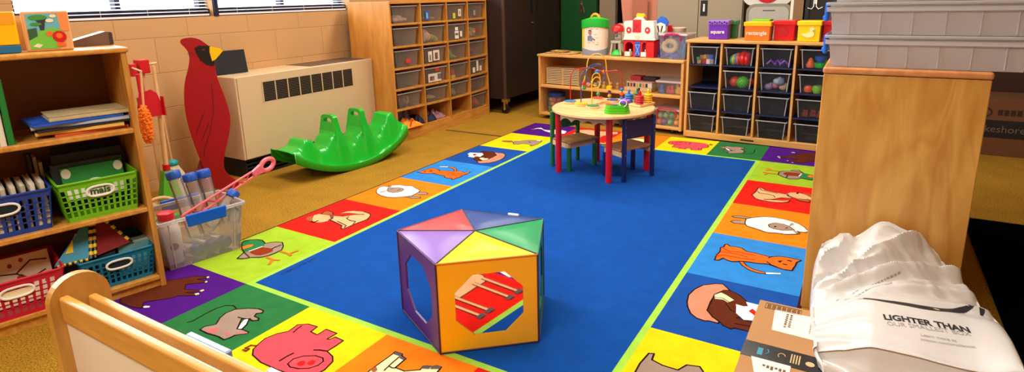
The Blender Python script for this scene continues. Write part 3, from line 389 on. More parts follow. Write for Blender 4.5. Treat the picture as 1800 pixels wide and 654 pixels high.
# ------------------------------------------------------------------ bookcase on the left
def open_basket(w, d, h, mt, name, parent, taper=.88, cols=12, rows=5, handle=WHITE, hole_mt=None, label=None):
    """slatted plastic basket: solid rim and base joined by a grid of bars, front at y=0"""
    b = B(); t = .004
    def pt(u, v, s, off=0):
        k = taper + (1-taper)*v; hw = w/2*k; hd = d/2*k
        x = (-1+2*u); 
        if s == 0: return (x*hw, d/2-hd+off, v*h)
        if s == 1: return (hw-off, d/2+x*hd, v*h)
        if s == 2: return (-x*hw, d/2+hd-off, v*h)
        return (-hw+off, d/2-x*hd, v*h)
    for s in range(4):
        nc = cols if s in (0, 2) else max(4, int(cols*d/w))
        def strip(u0, u1, v0, v1):
            b.hexa([pt(u0, v0, s), pt(u1, v0, s), pt(u1, v0, s, t), pt(u0, v0, s, t)], [pt(u0, v1, s), pt(u1, v1, s), pt(u1, v1, s, t), pt(u0, v1, s, t)])
        strip(0, 1, 0, .12); strip(0, 1, .84, 1)
        for k in range(nc+1):
            u = k/nc; strip(max(0, u-.2/nc), min(1, u+.2/nc), .12, .84)
        for k in range(1, rows): v = .12+.72*k/rows; strip(0, 1, v-.014, v+.014)
        if s == 0: strip(.34, .66, .5, .86)
    k = taper; b.bb(-w/2*k, w/2*k, d/2-d/2*k, d/2+d/2*k, 0, .004)
    r = [(-w/2-.004, -.004, h), (w/2+.004, -.004, h), (w/2+.004, d+.004, h), (-w/2-.004, d+.004, h)]
    b.tube([(x, y, h) for x, y in ((-w/2, 0), (w/2-.01, 0), (w/2, .01), (w/2, d-.01), (w/2-.01, d), (-w/2+.01, d), (-w/2, d-.01), (-w/2, .01), (-w/2+.01, 0))], .005, 6, closed=False)
    o = b.build(name, mt, parent)
    if handle:
        g = B(); n = 20; zz = h*.70; yy = d/2-(d/2)*(taper+(1-taper)*.7)-.004
        g.tube([(w*.17*math.copysign(abs(math.cos(2*PI*i/n))**.6, math.cos(2*PI*i/n)), yy, zz+h*.13*math.sin(2*PI*i/n)) for i in range(n)], .0045, 6, closed=True)
        g.build('handle', handle, parent, smooth=True)
        B().prism([(w*.165*math.cos(2*PI*i/n), h*.12*math.sin(2*PI*i/n)) for i in range(n)], (0, yy+.004, zz), (1, 0, 0), (0, 0, 1), .001).build('handle_gap', hole_mt or mat('dark_gap', '#0b1a14', .8), parent)
    return o
def book(w, h, t, cover, name='book', label='', group=None, loc=(0, 0, 0), rot=(0, 0, 0), pages=None, art=None):
    """a book lying flat: width x, height y, thickness z, spine at -y"""
    o = thing(name, label, 'book', loc, group=group, rot=rot)
    b = B(); b.bb(-w/2, w/2, -h/2, h/2, 0, .0022).bb(-w/2, w/2, -h/2, h/2, t-.0022, t).bb(-w/2, w/2, -h/2, -h/2+.0022, 0, t)
    if art: b.bb(-w*.4, w*.4, -h*.35, h*.4, t, t+.0006, art)
    b.build('cover', cover, o)
    B().bb(-w/2+.004, w/2-.004, -h/2+.0022, h/2-.005, .0022, t-.0022).build('pages', pages or PAPER, o)
    return o
BKR = math.atan2(.971, .2385); BK = Fr(-.32, -.18, BKR)
BW, BD, BH = 1.05, .35, 1.02
bk = thing('bookcase', 'honey coloured open wooden bookcase with three shelves of books and baskets, at left', 'bookcase', BK(0, 0), BKR)
B().bb(-.02, 0, 0, BD, 0, BH-.02).build('side_panel', OAK, bk, bevel=.002)
B().bb(-BW, -BW+.02, 0, BD, 0, BH-.02).build('side_panel', OAK, bk, bevel=.002)
B().bb(-BW-.008, .008, -.008, BD+.004, BH-.02, BH).build('top', OAKX, bk, bevel=.007, seg=3)
SH = (.06, .365, .70)
for z in SH: B().bb(-BW+.02, -.02, 0, BD-.01, z-.02, z).build('shelf', OAKX, bk, bevel=.004)
B().bb(-BW+.02, -.02, BD-.01, BD, 0, BH-.02).build('back_panel', mat('bookcase_back', '#7a4a24', .6), bk)
B().bb(-BW+.02, -.02, .012, .03, 0, .04).build('kick_board', OAKX, bk)

# baskets
def basket(name, label, mt, x, y, z, w, d, h, rz=0, **k):
    t = thing(name, label, 'basket', BK(x, y, z), BKR+rz, group='plastic baskets in the bookcase')
    open_basket(w, d, h, mt, 'basket_body', t, **k); return t
g = basket('storage_basket', 'lime green plastic basket with an oval mais label on the middle shelf', mat('lime_basket', '#6fc01e', .35), -.165, .012, SH[1], .265, .27, .155, hole_mt=WHITE)
tx = text('label_lettering', 'mais', .038, (0, .0022, .155*.70), (R_(90), 0, 0), mat('label_green', '#23561c', .6), g, bold=.0009)
basket('storage_basket', 'dark blue plastic basket full of upright books on the middle shelf', mat('blue_basket', '#123f9e', .35), -.465, .01, SH[1], .30, .27, .155)
basket('storage_basket', 'teal plastic basket with cloth books on the bottom shelf', mat('teal_basket', '#08769a', .35), -.150, .01, SH[0], .26, .28, .135)
basket('storage_basket', 'red plastic basket holding a leaf patterned book on the bottom shelf', mat('red_basket', '#c8143c', .35), -.475, -.01, SH[0], .29, .30, .15, hole_mt=CREAM)

# books in the blue basket, standing
cols = ['#cfc6ae', '#e4dcc8', '#b9ae97', '#d8cfb8', '#c2b8a0', '#e0d8c4', '#a89f8a', '#d2c9b2', '#bfb59c']
for i in range(9):
    x, y, z = BK(-.345-.028*i, .13, SH[1]+.008)
    c = mat('card_cover_%d' % i, cols[i], .7)
    o = book(.17, .20, .016, c, 'picture_book', 'pale thin book standing in the dark blue basket, %s from the right end' % ['first', 'second', 'third', 'fourth', 'fifth', 'sixth', 'seventh', 'eighth', 'ninth'][i], 'books standing in the dark blue basket', (x, y, z+.085), (0, 0, 0))
    o.rotation_euler = (Matrix.Rotation(BKR, 4, 'Z') @ Matrix.Rotation(R_(90), 4, 'Y') @ Matrix.Rotation(R_(0), 4, 'Z')).to_euler()
for i, (dx, c, h, l) in enumerate([(-.315, '#d9cfb4', .21, 'cream magazine standing between the blue and green baskets'), (-.330, '#b9a888', .235, 'tan magazine standing behind the blue basket, nearest the green one'), (-.347, '#3a3026', .24, 'dark brown book standing behind the blue basket beside tan magazines')]):
    x, y, z = BK(dx, .29 if i < 2 else .29, SH[1]+.001)
    o = book(h, .09, .012, mat('mag_%d' % i, c, .7), 'magazine', l, 'magazines behind the baskets', (x, y, z+h/2))
    o.rotation_euler = (Matrix.Rotation(BKR, 4, 'Z') @ Matrix.Rotation(R_(90), 4, 'Y')).to_euler()
# green cards and dark books inside the lime basket
bx = thing('card_box', 'green and white flash card box tilted inside the lime green basket', 'box', BK(-.16, .10, SH[1]+.07), rot=(Matrix.Rotation(BKR, 4, 'Z') @ Matrix.Rotation(R_(-20), 4, 'X')).to_euler())
B().bb(-.105, .105, 0, .025, 0, .13).build('box_body', mat('card_green', '#128a34', .4), bx, bevel=.004)
B().bb(-.10, .10, -.0012, 0, .0, .045).build('white_band', PAPER, bx)
B().prism([(.03*math.cos(i*PI/8), .02*math.sin(i*PI/8)) for i in range(16)], (0, -.0012, .052), (1, 0, 0), (0, 0, 1), -.001).build('round_mark', PAPER, bx)
for s in (-1, 1): B().prism([(.016*math.cos(i*PI/8), .02*math.sin(i*PI/8)) for i in range(16)], (s*.088, -.0012, .105), (1, 0, 0), (0, 0, 1), -.001).build('corner_mark', PAPER, bx)
for i, (y, c, h) in enumerate([(.175, '#33424e', .20), (.20, '#191a2a', .235), (.225, '#5a4a60', .215), (.30, '#241a16', .25)]):
    x, yy, z = BK(-.17+.01*i, y, SH[1]+(.006 if y < .28 else .001))
    o = book(h, .24, .02, mat('dark_cover_%d' % i, c, .6), 'storybook', ['slate storybook standing in the lime basket behind the green card box', 'navy storybook standing in the lime basket, third from its front', 'mauve storybook standing at the back of the lime basket', 'dark brown book standing behind the lime basket'][i], 'dark books at the lime basket', (x, yy, z+h/2))
    o.rotation_euler = (Matrix.Rotation(BKR, 4, 'Z') @ Matrix.Rotation(R_(90), 4, 'X') @ Matrix.Rotation(R_(90), 4, 'Z')).to_euler()
# flat stack on the top inner shelf
z = SH[2]
for i, (w, h, t, c, dx, r, l, art) in enumerate([
    (.24, .19, .012, '#d8582a', -.15, 2, 'thin orange-red book at the bottom of the flat book stack', None),
    (.28, .20, .014, '#e8c060', -.175, -5, 'yellow-spined book, second from the bottom of the flat book stack', None),
    (.30, .21, .010, '#20252c', -.17, 1, 'black book in the middle of the flat book stack', None),
    (.31, .20, .012, '#b4c4d8', -.172, -3, 'pale grey-blue book above the black one in the flat stack', None),
    (.29, .21, .012, '#1f5cd0', -.19, 4, 'bright blue book, second from the top of the flat stack', None),
    (.26, .20, .016, '#8cb07c', -.145, 0, 'green patterned book on top of the flat book stack', '#c9b98c')]):
    x, y, _ = BK(dx, .135, z)
    book(w, h, t, mat('flat_cover_%d' % i, c, .5), 'picture_book', l, 'books lying flat on the upper shelf', (x, y, z), (0, 0, BKR+R_(r)), art=mat('cover_art_%d' % i, art, .6, var=.3, vscale=60) if art else None)
    z += t+.0004
for i, (dx, c, h, l) in enumerate([(-.405, '#157a30', .235, 'tall green book standing upright on the upper shelf'), (-.428, '#e2dccb', .20, 'white book standing left of the tall green book'), (-.45, '#8c2430', .22, 'maroon book standing second left of the tall green book')]):
    x, y, zz = BK(dx, .12, SH[2])
    o = book(h, .20, .02, mat('upright_cover_%d' % i, c, .5), 'storybook', l, 'books standing on the upper shelf', (x, y, zz+h/2))
    o.rotation_euler = (Matrix.Rotation(BKR, 4, 'Z') @ Matrix.Rotation(R_(90), 4, 'Y')).to_euler()
# cloth books in the teal basket
o = thing('cloth_book', 'soft cloth book with yellow and black checked edging leaning in the teal basket', 'book', BK(-.15, .045, SH[0]+.0), BKR)
MT = mat('tent_cloth_blue', '#3f8fae', .8); TM = mat('tent_cloth_red', '#7c1016', .8); TY = mat('tent_yellow', '#e8c81a', .7)
apex = (-.045, .10, .29); Pq = [(-.20, .02, .125), (-.085, .0, .135), (.065, .03, .15), (-.16, .18, .14), (.05, .2, .14)]
def tri_panel(b, a, c, d, t=.006):
    a, c, d = map(Vector, (a, c, d)); n = (c-a).cross(d-a).normalized()*t
    b.add([a, c, d, a+n, c+n, d+n], [(0, 1, 2), (5, 4, 3), (0, 3, 4, 1), (1, 4, 5, 2), (2, 5, 3, 0)])
b = B(); tri_panel(b, (-.20, .02, .135), (-.085, .0, .137), apex); b.build('front_page', MT, o)
b = B(); tri_panel(b, (-.085, .0, .137), (.065, .03, .15), apex); b.build('side_page', TM, o)
def checked(a, c, n, w, name):
    b = B(); a = Vector(a); c = Vector(c)
    for k in range(n):
        p = a.lerp(c, k/n); q = a.lerp(c, (k+1)/n); b.cyl(p, q, w, n=6, mt=(TY if k % 2 else BLACK))
    b.build(name, None, o)
checked((-.20, .015, .135), (-.085, -.005, .137), 13, .006, 'checked_edge')
checked((-.085, -.006, .137), (-.045, .095, .295), 13, .008, 'checked_edge')
checked((-.070, -.006, .137), (-.035, .095, .295), 13, .006, 'checked_edge')
checked((.065, .028, .15), (-.03, .095, .295), 11, .007, 'checked_edge')
B().hexa([(-.16, .03, .17), (-.10, .03, .17), (-.07, .07, .23), (-.11, .07, .23)], [(-.16, .026, .172), (-.10, .026, .172), (-.07, .066, .232), (-.11, .066, .232)]).build('yellow_patch', TY, o)
B().bb(-.065, .0, .012, .1, .01, .135).bb(-.16, -.08, .05, .1, .01, .14).build('lower_pages', mat('cloth_dark', '#1d2730', .8), o)
for i in range(4):
    x, y, z_ = BK(-.06+.005*i, .09+.022*i, SH[0]+.012)
    o2 = book(.15, .13, .012, mat('soft_cover_%d' % i, ['#6fb0b0', '#d8d8cc', '#88b8b0', '#c9d2cc'][i], .6), 'board_book', ['pale teal board book at the front right of the teal basket', 'white board book second from the front in the teal basket', 'sea green board book third from the front in the teal basket', 'light grey board book at the back of the teal basket'][i], 'board books in the teal basket', (x, y, z_+.065))
    o2.rotation_euler = (Matrix.Rotation(BKR, 4, 'Z') @ Matrix.Rotation(R_(90), 4, 'X')).to_euler()
x, y, z_ = BK(-.46, .10, SH[0]+.01)
o = thing('picture_book', 'cream book with brown branches and red leaves standing in the red basket', 'book', (x, y, z_), rot=(Matrix.Rotation(BKR, 4, 'Z') @ Matrix.Rotation(R_(-28), 4, 'X')).to_euler())
B().bb(-.11, .11, 0, .02, 0, .19).build('cover', mat('leaf_book', '#ecd9bc', .6), o, bevel=.003)
b = B(); b.tube([(-.10, -.001, .08), (-.05, -.001, .13), (.0, -.001, .12), (.05, -.001, .16), (.10, -.001, .15)], .003, 5); b.tube([(0, -.001, .12), (.04, -.001, .09), (.09, -.001, .11)], .0025, 5)
b.build('branch_print', mat('branch', '#5a2418', .7), o)
for k in range(12): B().sph((random.uniform(-.09, .09), -.0008, random.uniform(.06, .175)), (.007, .0008, .009), 8, 5).build('leaf_print', mat('leaf_red', '#a8342c', .7), o)
# on top of the bookcase
def board_book(x, y, w, h, t, label, parts):
    o = thing('board_book', label, 'book', BK(x, y, BH), BKR+R_(-12), group=None, rot=(Matrix.Rotation(BKR+R_(-14), 4, 'Z') @ Matrix.Rotation(R_(-6), 4, 'X')).to_euler())
    for nm, mt, fn in parts: fn(B()).build(nm, mt, o)
    return o
o = thing('puzzle_book', 'wooden board book showing a savanna tree, clouds and a red lion, on the bookcase', 'book', BK(-.222, .075, BH+.001), rot=(Matrix.Rotation(BKR+R_(-10), 4, 'Z') @ Matrix.Rotation(R_(-7), 4, 'X')).to_euler())
B().bb(-.07, .07, 0, .02, 0, .145).build('board', mat('board_tan', '#d9a066', .5), o, bevel=.005)
def flat(name, poly, mt, lay=1, par=None, n=None):
    return B().prism(poly, (0, -.0006*lay, 0), (1, 0, 0), (0, 0, 1), .0005, mt).build(name, None, par)
flat('sky_print', [(-.057, .06), (.035, .06), (.048, .135), (-.057, .135)], mat('p_sky', '#5fb0c0', .5), 1, o)
flat('grass_print', [(-.057, .008), (.03, .008), (.05, .07), (.02, .085), (-.02, .075), (-.057, .045)], mat('p_grass', '#6cc030', .5), 2, o)
flat('bush_print', [(-.057, .04), (-.03, .055), (-.03, .085), (-.057, .08)], mat('p_bush', '#1f4f2a', .5), 3, o)
flat('orange_print', [(.042, .07), (.066, .07), (.066, .138), (.036, .138)], mat('p_orange', '#f08a3c', .5), 2, o)
flat('tree_trunk_print', [(-.02, .075), (-.008, .075), (-.002, .105), (.012, .118), (-.02, .112), (-.03, .115), (-.022, .1)], mat('p_trunk', '#23201c', .5), 3, o)
E_ = lambda cx, cz, rx, rz, n=16: [(cx+rx*math.cos(2*PI*i/n), cz+rz*math.sin(2*PI*i/n)) for i in range(n)]
flat('tree_crown_print', E_(-.022, .122, .028, .010), mat('p_leaf', '#2f8f32', .5), 4, o)
flat('tree_crown_print', E_(-.03, .098, .018, .006), mat('p_leaf', '#2f8f32', .5), 5, o)
flat('cloud_print', E_(.012, .11, .012, .007), CREAM, 4, o); flat('cloud_print', E_(.024, .126, .010, .006), CREAM, 4, o)
flat('lion_mane_print', E_(.033, .05, .021, .021), REDP, 5, o); flat('lion_face_print', E_(.033, .053, .010, .010), ORANP, 6, o)
flat('lion_cub_print', E_(.005, .062, .010, .009), ORANP, 5, o); flat('lion_feet_print', [(.02, .014), (.048, .014), (.046, .028), (.022, .028)], ORANP, 6, o)
flat('snake_print', [(-.05, .018), (-.03, .012), (-.02, .022), (-.035, .028)], CREAM, 4, o)
o = thing('toy_box', 'yellow and blue toy box at the left end of the bookcase top', 'box', BK(-.36, .06, BH+.001), BKR+R_(-8))
B().bb(-.05, .05, 0, .06, 0, .028).build('blue_base', mat('box_blue', '#0f6a9c', .5), o, bevel=.003)
B().bb(-.05, .05, 0, .06, .029, .145).build('yellow_body', YELP, o, bevel=.004)
B().bb(-.05, .047, -.001, .0, .1, .142).build('orange_band', mat('band_orange', '#f0a414', .5), o)
o = thing('document_binder', 'dark brown wedge shaped binder lying behind the board book', 'binder', BK(-.07, .27, BH+.001), BKR)
B().prism([(-.10, 0), (.075, 0), (.075, .052), (.055, .055), (-.10, .012)], (0, .04, 0), (1, 0, 0), (0, 0, 1), .09).build('cover', mat('binder_brown', '#6a5146', .5), o, bevel=.002)
B().bb(.066, .078, -.052, .042, .002, .05).build('spine', mat('binder_spine', '#453630', .35), o)
o = thing('wooden_board', 'plain tan wooden board standing behind the savanna board book', 'board', BK(-.285, .16, BH+.001), BKR)
B().bb(-.03, .03, 0, .012, 0, .13).build('board', mat('plain_board', '#b98a5c', .6), o)

# ------------------------------------------------------------------ heater
hx0, hx1, hy0, hy1, hz = XL+.003, -1.385, .965, 2.235, .702
t = thing('wall_heater', 'long beige metal wall heater with dark slotted grille under the window', 'heater', (hx1, hy0, 0))
HB = mat('heater_enamel', '#d4b890', .35, var=.03, vscale=3); HD = mat('heater_dark', '#080706', .7)
dx = hx0-hx1; ly = hy1-hy0
B().bb(dx, 0, 0, ly, .135, hz).build('casing', HB, t, bevel=.006, seg=3)
B().bb(dx, -.03, .02, ly-.02, 0, .134).build('plinth', HD, t)
for k in range(4): B().bb(-.034, -.03, .03, ly-.03, .02+k*.027, .032+k*.027).build('lower_fin', mat('fin', '#1c1a18', .5), t)
gy0, gy1 = 1.165-hy0, 2.0-hy0
g = B().bb(0, .0012, gy0, gy1, .51, .645, HD)
GL = B(); GBAR = mat('grille_bar', '#6a573e', .4)
for k in range(8):
    a = gy0+(gy1-gy0)*k/8+.003; c = gy0+(gy1-gy0)*(k+1)/8-.003
    for q in range(11):
        zz = .515+q*.0121; GL.bb(.001, .0028, a, c, zz+.0065, zz+.0088, GBAR)
for k in range(9):
    yy = gy0+(gy1-gy0)*k/8; GL.bb(.001, .005, yy-.0035, yy+.0035, .508, .648, HB)
gg = g.build('grille', HD, t); GL.build('grille_bars', GBAR, gg)
B().bb(dx+.02, -.03, ly-.62, ly-.02, hz, hz+.001).build('top_vent', mat('top_vent', '#5c4a38', .6), t)
B().bb(.0, .002, .012, .016, .14, hz-.01).build('corner_seam', mat('seam', '#8f7350', .6), t)
o = thing('framed_board', 'black framed board lying upright on the heater behind the cardinal beak', 'board', (-1.60, 1.10, hz+.001), rot=(0, R_(-8), R_(-6)))
B().bb(-.012, .012, -.12, .11, 0, .16).build('board', mat('chalk_black', '#0b0b0f', .6), o, bevel=.002)

# ------------------------------------------------------------------ cardinal
bo = Vector((-1.30, .80, .012)); bu = Vector((.6, .8, 0)); bw = Vector((0, 0, 1))
t = thing('cardinal_cutout', 'flat red painted cardinal bird cutout with black mask standing against the heater', 'cutout', bo)
def smooth_poly(P, it=2, closed=True):
    for _ in range(it):
        Q = []
        for a, c in zip(P, P[1:]+P[:1]): Q += [(a[0]*.75+c[0]*.25, a[1]*.75+c[1]*.25), (a[0]*.25+c[0]*.75, a[1]*.25+c[1]*.75)]
        P = Q
    return P
B().prism(smooth_poly([tuple(p) for p in D['bird']]), (0, 0, 0), bu, bw, -.018).build('body', mat('cardinal_red', '#a00b19', .35, var=.06, vscale=8), t)
nn = bu.cross(bw)
B().prism([tuple(p) for p in D['bird_face']], nn*.0015, bu, bw, -.003).build('black_mask', BLACK, t)
B().prism([tuple(p) for p in D['bird_beak']], nn*.004, bu, bw, -.004).build('beak', YELP, t)
ey = D['bird_eye'][0]; B().prism(E_(ey[0], ey[1], .009, .006), nn*.0025, bu, bw, -.001).build('eye', mat('eye_red', '#6a2020', .4), t)
b = B()
for l in D['bird_lines']: b.tube([bu*p[0]+bw*p[1]+nn*.0012 for p in l], .0016, 5)
b.build('painted_line', INK, t)
b = B()
f0 = bo
B().hexa([(-.10, -.10, -.012), (-.08, -.112, -.012), (-.16, -.20, -.012), (-.18, -.188, -.012)], [(-.10, -.10, .25), (-.095, -.108, .25), (-.10, -.115, .25), (-.105, -.11, .25)]).build('rear_foot', mat('raw_board', '#7a1a18', .6), t)

# ------------------------------------------------------------------ brooms on a stand
bs = D['br']
DW = DOWEL; RW = mat('red_wood', '#c4121e', .4)
t = thing('broom_stand', 'wooden stand with a red top bar and pegs that holds the child broom set', 'stand', (-1.38, .40, 0))
B().cyl((0, 0, 0), (0, 0, .86), .011, n=10, mt=DW).build('post', None, t)
B().lathe([(.085, 0), (.09, .01), (.085, .03), (.03, .034)], n=28, mt=DW).build('base', None, t, smooth=True)
B().bb(-.03, .035, -.028, .03, .80, .88).build('top_block', RW, t, bevel=.006)
B().cyl((.0, -.075, .845), (.0, .085, .85), .006, n=8, mt=DW).cyl((.0, -.06, .842), (.158, -.084, .828), .005, n=8, mt=DW).build('peg_bar', None, t)
B().bb(-.006, .03, -.07, -.04, .79, .86).build('side_tab', RW, t, bevel=.003)
GRN = mat('broom_green', '#56b82c', .5)
t = thing('toy_broom', 'child broom with thick pale wooden handle and red ferrule hanging on the stand', 'broom', (-1.32, .418, 0))
B().cyl((0, .01, .62), (0, -.004, .26), .014, n=12, mt=DW).cyl((0, .016, .84), (0, .01, .62), .009, n=10, mt=DW).build('handle', None, t)
B().cyl((0, -.004, .262), (0, -.006, .225), .02, n=14, mt=RW).build('ferrule', None, t)
B().hexa([(-.03, -.07, .05), (.03, -.07, .05), (.03, .05, .05), (-.03, .05, .05)], [(-.02, -.03, .226), (.02, -.03, .226), (.02, .02, .226), (-.02, .02, .226)]).build('bristles', GRN, t)
t = thing('toy_dustpan', 'red toy dustpan hanging from the broom stand', 'dustpan', (-1.29, .36, .0))
B().prism([(-.06, .56), (.07, .56), (.075, .60), (.05, .69), (.02, .715), (-.045, .70), (-.065, .62)], (0, 0, 0), (0, 1, 0), (0, 0, 1), .006, RW).build('pan', None, t)
B().bb(0, .03, -.06, -.054, .56, .68).bb(0, .03, .066, .072, .56, .67).build('pan_rim', RW, t)
B().bb(-.003, .012, -.045, -.015, .70, .81).build('handle', RW, t, bevel=.004)
t = thing('toy_duster', 'fluffy orange duster hanging from the broom stand beside the bookcase', 'duster', (-1.23, .297, 0))
b = B(); Rn = random.Random(3)
for k in range(230):
    zz = Rn.uniform(.43, .64); a = Rn.uniform(0, 2*PI); rr = .026*math.sqrt(max(.15, 1-((zz-.535)/.115)**2))
    b.sph((rr*math.cos(a), rr*math.sin(a), zz), Rn.uniform(.006, .010), 6, 4)
b.sph((0, 0, .535), (.026, .026, .11), 12, 10)
b.build('fluffy_head', mat('duster_orange', '#f57a14', .9), t)
B().cyl((0, 0, .6), (0, .02, .83), .006, n=8, mt=DW).build('handle', None, t)
t = thing('toy_mop', 'child mop with thin stick, turquoise ball top and white head behind the crate', 'mop', (-1.45, .50, 0))
B().cyl((0, 0, .84), (0, .018, .24), .007, n=8, mt=DW).build('handle', None, t)
B().sph((0, .02, .225), (.034, .034, .026), mt=mat('turquoise', '#1b9c9c', .4)).build('ball_cap', None, t, smooth=True)
b = B()
for k in range(26):
    a = k*2*PI/26; b.tube([(.02*math.cos(a), .02+.02*math.sin(a), .21), (.05*math.cos(a), .02+.05*math.sin(a), .15), (.058*math.cos(a), .02+.058*math.sin(a), .02)], .009, 5)
b.build('mop_strings', mat('mop_white', '#dcc8ac', .9), t)

# ------------------------------------------------------------------ green rocker
t = thing('seesaw', 'shiny green plastic rocking seesaw with two grab handles lying in front of the heater', 'seesaw', (-1.054, 1.552, 0), 1.472)
GS = mat('rocker_green', '#12b22c', .22, coat=.3)
SL, SW = 1.0, .358
def sb(x): return .57*x*x
def interp(tab, x):
    for (a, va), (c, vc) in zip(tab, tab[1:]):
        if x <= c:
            k = (x-a)/(c-a); k = k*k*(3-2*k); return va+(vc-va)*k
    return tab[-1][1]
SP = [(-.5, .215), (-.43, .225), (-.37, .275), (-.33, .265), (-.275, .185), (-.22, .185), (-.16, .25), (-.115, .31), (-.085, .29), (-.04, .19), (.01, .16), (.07, .22), (.125, .31), (.16, .29), (.20, .20), (.25, .175), (.31, .24), (.365, .325), (.405, .33), (.445, .27), (.5, .235)]
NT, NW = 96, 44
vs = []; fs = []
for i in range(NT+1):
    x = -.5+i/NT; hw = SW/2*(1-.18*abs(x/.5)**5)
    bz = sb(x); rim = bz+.042+.030*(abs(x)/.5)**4; deck = bz+.020+(.05*max(0, (abs(x)-.40)/.10)**1.5 if abs(x) > .4 else 0)
    sp = interp(SP, x)
    row = []
    for j in range(NW+1):
        w = -1+2*j/NW; aw = abs(w)
        if aw > .955: z = bz + (rim-bz)*(1-(aw-.955)/.045) if aw < .9999 else bz
        elif aw > .88: z = rim
        elif aw > .78: z = deck+(rim-deck)*((aw-.78)/.10)
        else:
            k = max(0, min(1, (.86-aw)/.42)); k = k**1.15*(k*(3-2*k))**.6; z = deck+(max(sp, deck)-deck)*k
        ww = w*hw*(1.0 if aw < .955 else (1-.02*(aw-.955)/.045))
        row.append((x*SL, ww, z))
    vs += row
for i in range(NT):
    for j in range(NW):
        a = i*(NW+1)+j; fs.append((a, a+1, a+NW+2, a+NW+1))
o = B().add(vs, fs).build('hull', GS, t, smooth=True)
s_ = o.modifiers.new('solid', 'SOLIDIFY'); s_.thickness = .004; s_.offset = 1
for p in o.data.polygons: p.use_smooth = True
for tx_, hh in ((-.112, .398), (.127, .404)):
    def ring(hw1, z1, hw0, z0, n=10):
        P = [(-hw0, z0)]
        for k in range(n+1):
            a = PI-PI*k/n; P.append((hw1*math.copysign(abs(math.cos(a))**.6, math.cos(a)), z1-.035+.035*math.sin(a)**.7 if 0 < k < n else z1-.035))
        P.append((hw0, z0)); return P
    out = ring(.072, hh, .100, .21); inn = ring(.046, hh-.024, .046, hh-.054)
    b = B(); n = len(out)
    for sgn in (-1, 1):
        pass
    th = .016
    v = [(tx_+d+ (.10*(hh-p[1])*(1 if d > 0 else -1)), p[0], p[1]) for d in (-th, th) for p in out] + [(tx_+d, p[0], p[1]) for d in (-th, th) for p in inn]
    f = []
    for k in range(n-1):
        f.append((k, k+1, n*2+k+1, n*2+k)); f.append((n+k+1, n+k, n*3+k, n*3+k+1)); f.append((k+1, k, n+k, n+k+1)); f.append((2*n+k, 2*n+k+1, 3*n+k+1, 3*n+k))
    f.append((n-1, 0, 2*n, 3*n-1)); f.append((n, 2*n-1, 4*n-1, 3*n)); f.append((3*n-1, 2*n, 3*n, 4*n-1)); f.append((0, n-1, 2*n-1, n))
    b.add(v, f); b.build('grab_handle', GS, t, bevel=.006, seg=3)

# ------------------------------------------------------------------ curved cabinet of bins
PTS = [(-1.165, 2.262), (-1.135, 2.60), (-1.112, 2.935), (-1.118, 3.27), (-1.14, 3.61)]
XB = -1.63
t = thing('bin_cabinet', 'tall honey wood cabinet with bowed front and six rows of bin cubbies beside the heater', 'cabinet', (0, 0, 0))
RZ = [.10, .275, .445, .62, .80, .985]; CT = 1.16
HW_ = OAK
b = B(); b.bb(XB, PTS[0][0], PTS[0][1]-.018, PTS[0][1], 0, CT); b.build('side_panel', wood('honey_side', '#c27c2e', '#de9c48', 'Z', 3, stretch=5), t, bevel=.002)
b = B(); b.bb(XB, PTS[4][0], PTS[4][1]-.0, PTS[4][1]+.018, 0, CT); b.build('side_panel', OAK, t, bevel=.002)
for p in PTS[1:4]: B().bb(XB+.01, p[0], p[1]-.008, p[1]+.008, RZ[0], CT).build('divider', OAK, t)
def slab(z0, z1, out=0):
    P = [(XB, PTS[0][1]-.016)] + [(p[0]+out, p[1]) for p in PTS]; P[1] = (PTS[0][0]+out, PTS[0][1]-.016); P += [(XB, PTS[4][1]+.016)]
    return [P, z0, z1]
for z in RZ: P, a, c = slab(z-.016, z); B().prism(P, (0, 0, a), (1, 0, 0), (0, 1, 0), c-a).build('shelf', OAK, t)
P, a, c = slab(CT-.016, CT+.004, .004); B().prism(P, (0, 0, a), (1, 0, 0), (0, 1, 0), c-a).build('top', wood('honey_top', '#c27c2e', '#de9c48', 'Y', 4), t)
P, a, c = slab(0, .083, .002); B().prism(P, (0, 0, a), (1, 0, 0), (0, 1, 0), c-a).build('plinth', OAKX, t)
B().bb(XB-.01, XB+.008, PTS[0][1], PTS[4][1], .09, CT).build('back_panel', mat('cab_back', '#4a2c14', .7), t)
ORD = ['top', 'second', 'third', 'fourth', 'fifth', 'bottom']; CO = ['first', 'second', 'third', 'fourth']
def tray(w, d, h, mt, parent, taper=.86, t_=.0025, lip=.010):
    b = B(); k = taper
    def ringpts(s, z, off): return [(-w/2*s+off, off+ (1-s)*d*.15, z), (w/2*s-off, off+(1-s)*d*.15, z), (w/2*s-off, d*s-off, z), (-w/2*s+off, d*s-off, z)]
    lo = ringpts(k, 0, 0); hi = ringpts(1, h, 0)
    b.add(lo+hi, [(0, 1, 5, 4), (1, 2, 6, 5), (2, 3, 7, 6), (3, 0, 4, 7), (0, 3, 2, 1)])
    o = b.build('bin_body', mt, parent)
    r = B()
    for (a, c, e, f) in ((-w/2-lip, w/2+lip, -lip, 0), (-w/2-lip, w/2+lip, d, d+lip), (-w/2-lip, -w/2, 0, d), (w/2, w/2+lip, 0, d)):
        r.bb(a, c, e, f, h-.006, h)
    r.build('rim', parent and RIMM, parent)
    return o
RIMM = clear('rim_plastic', '#e6e6e8', .45, .2, .2)
MBIN = clear('curved_cabinet_bin', '#e0d8ca', .20, .3, .14, .3)
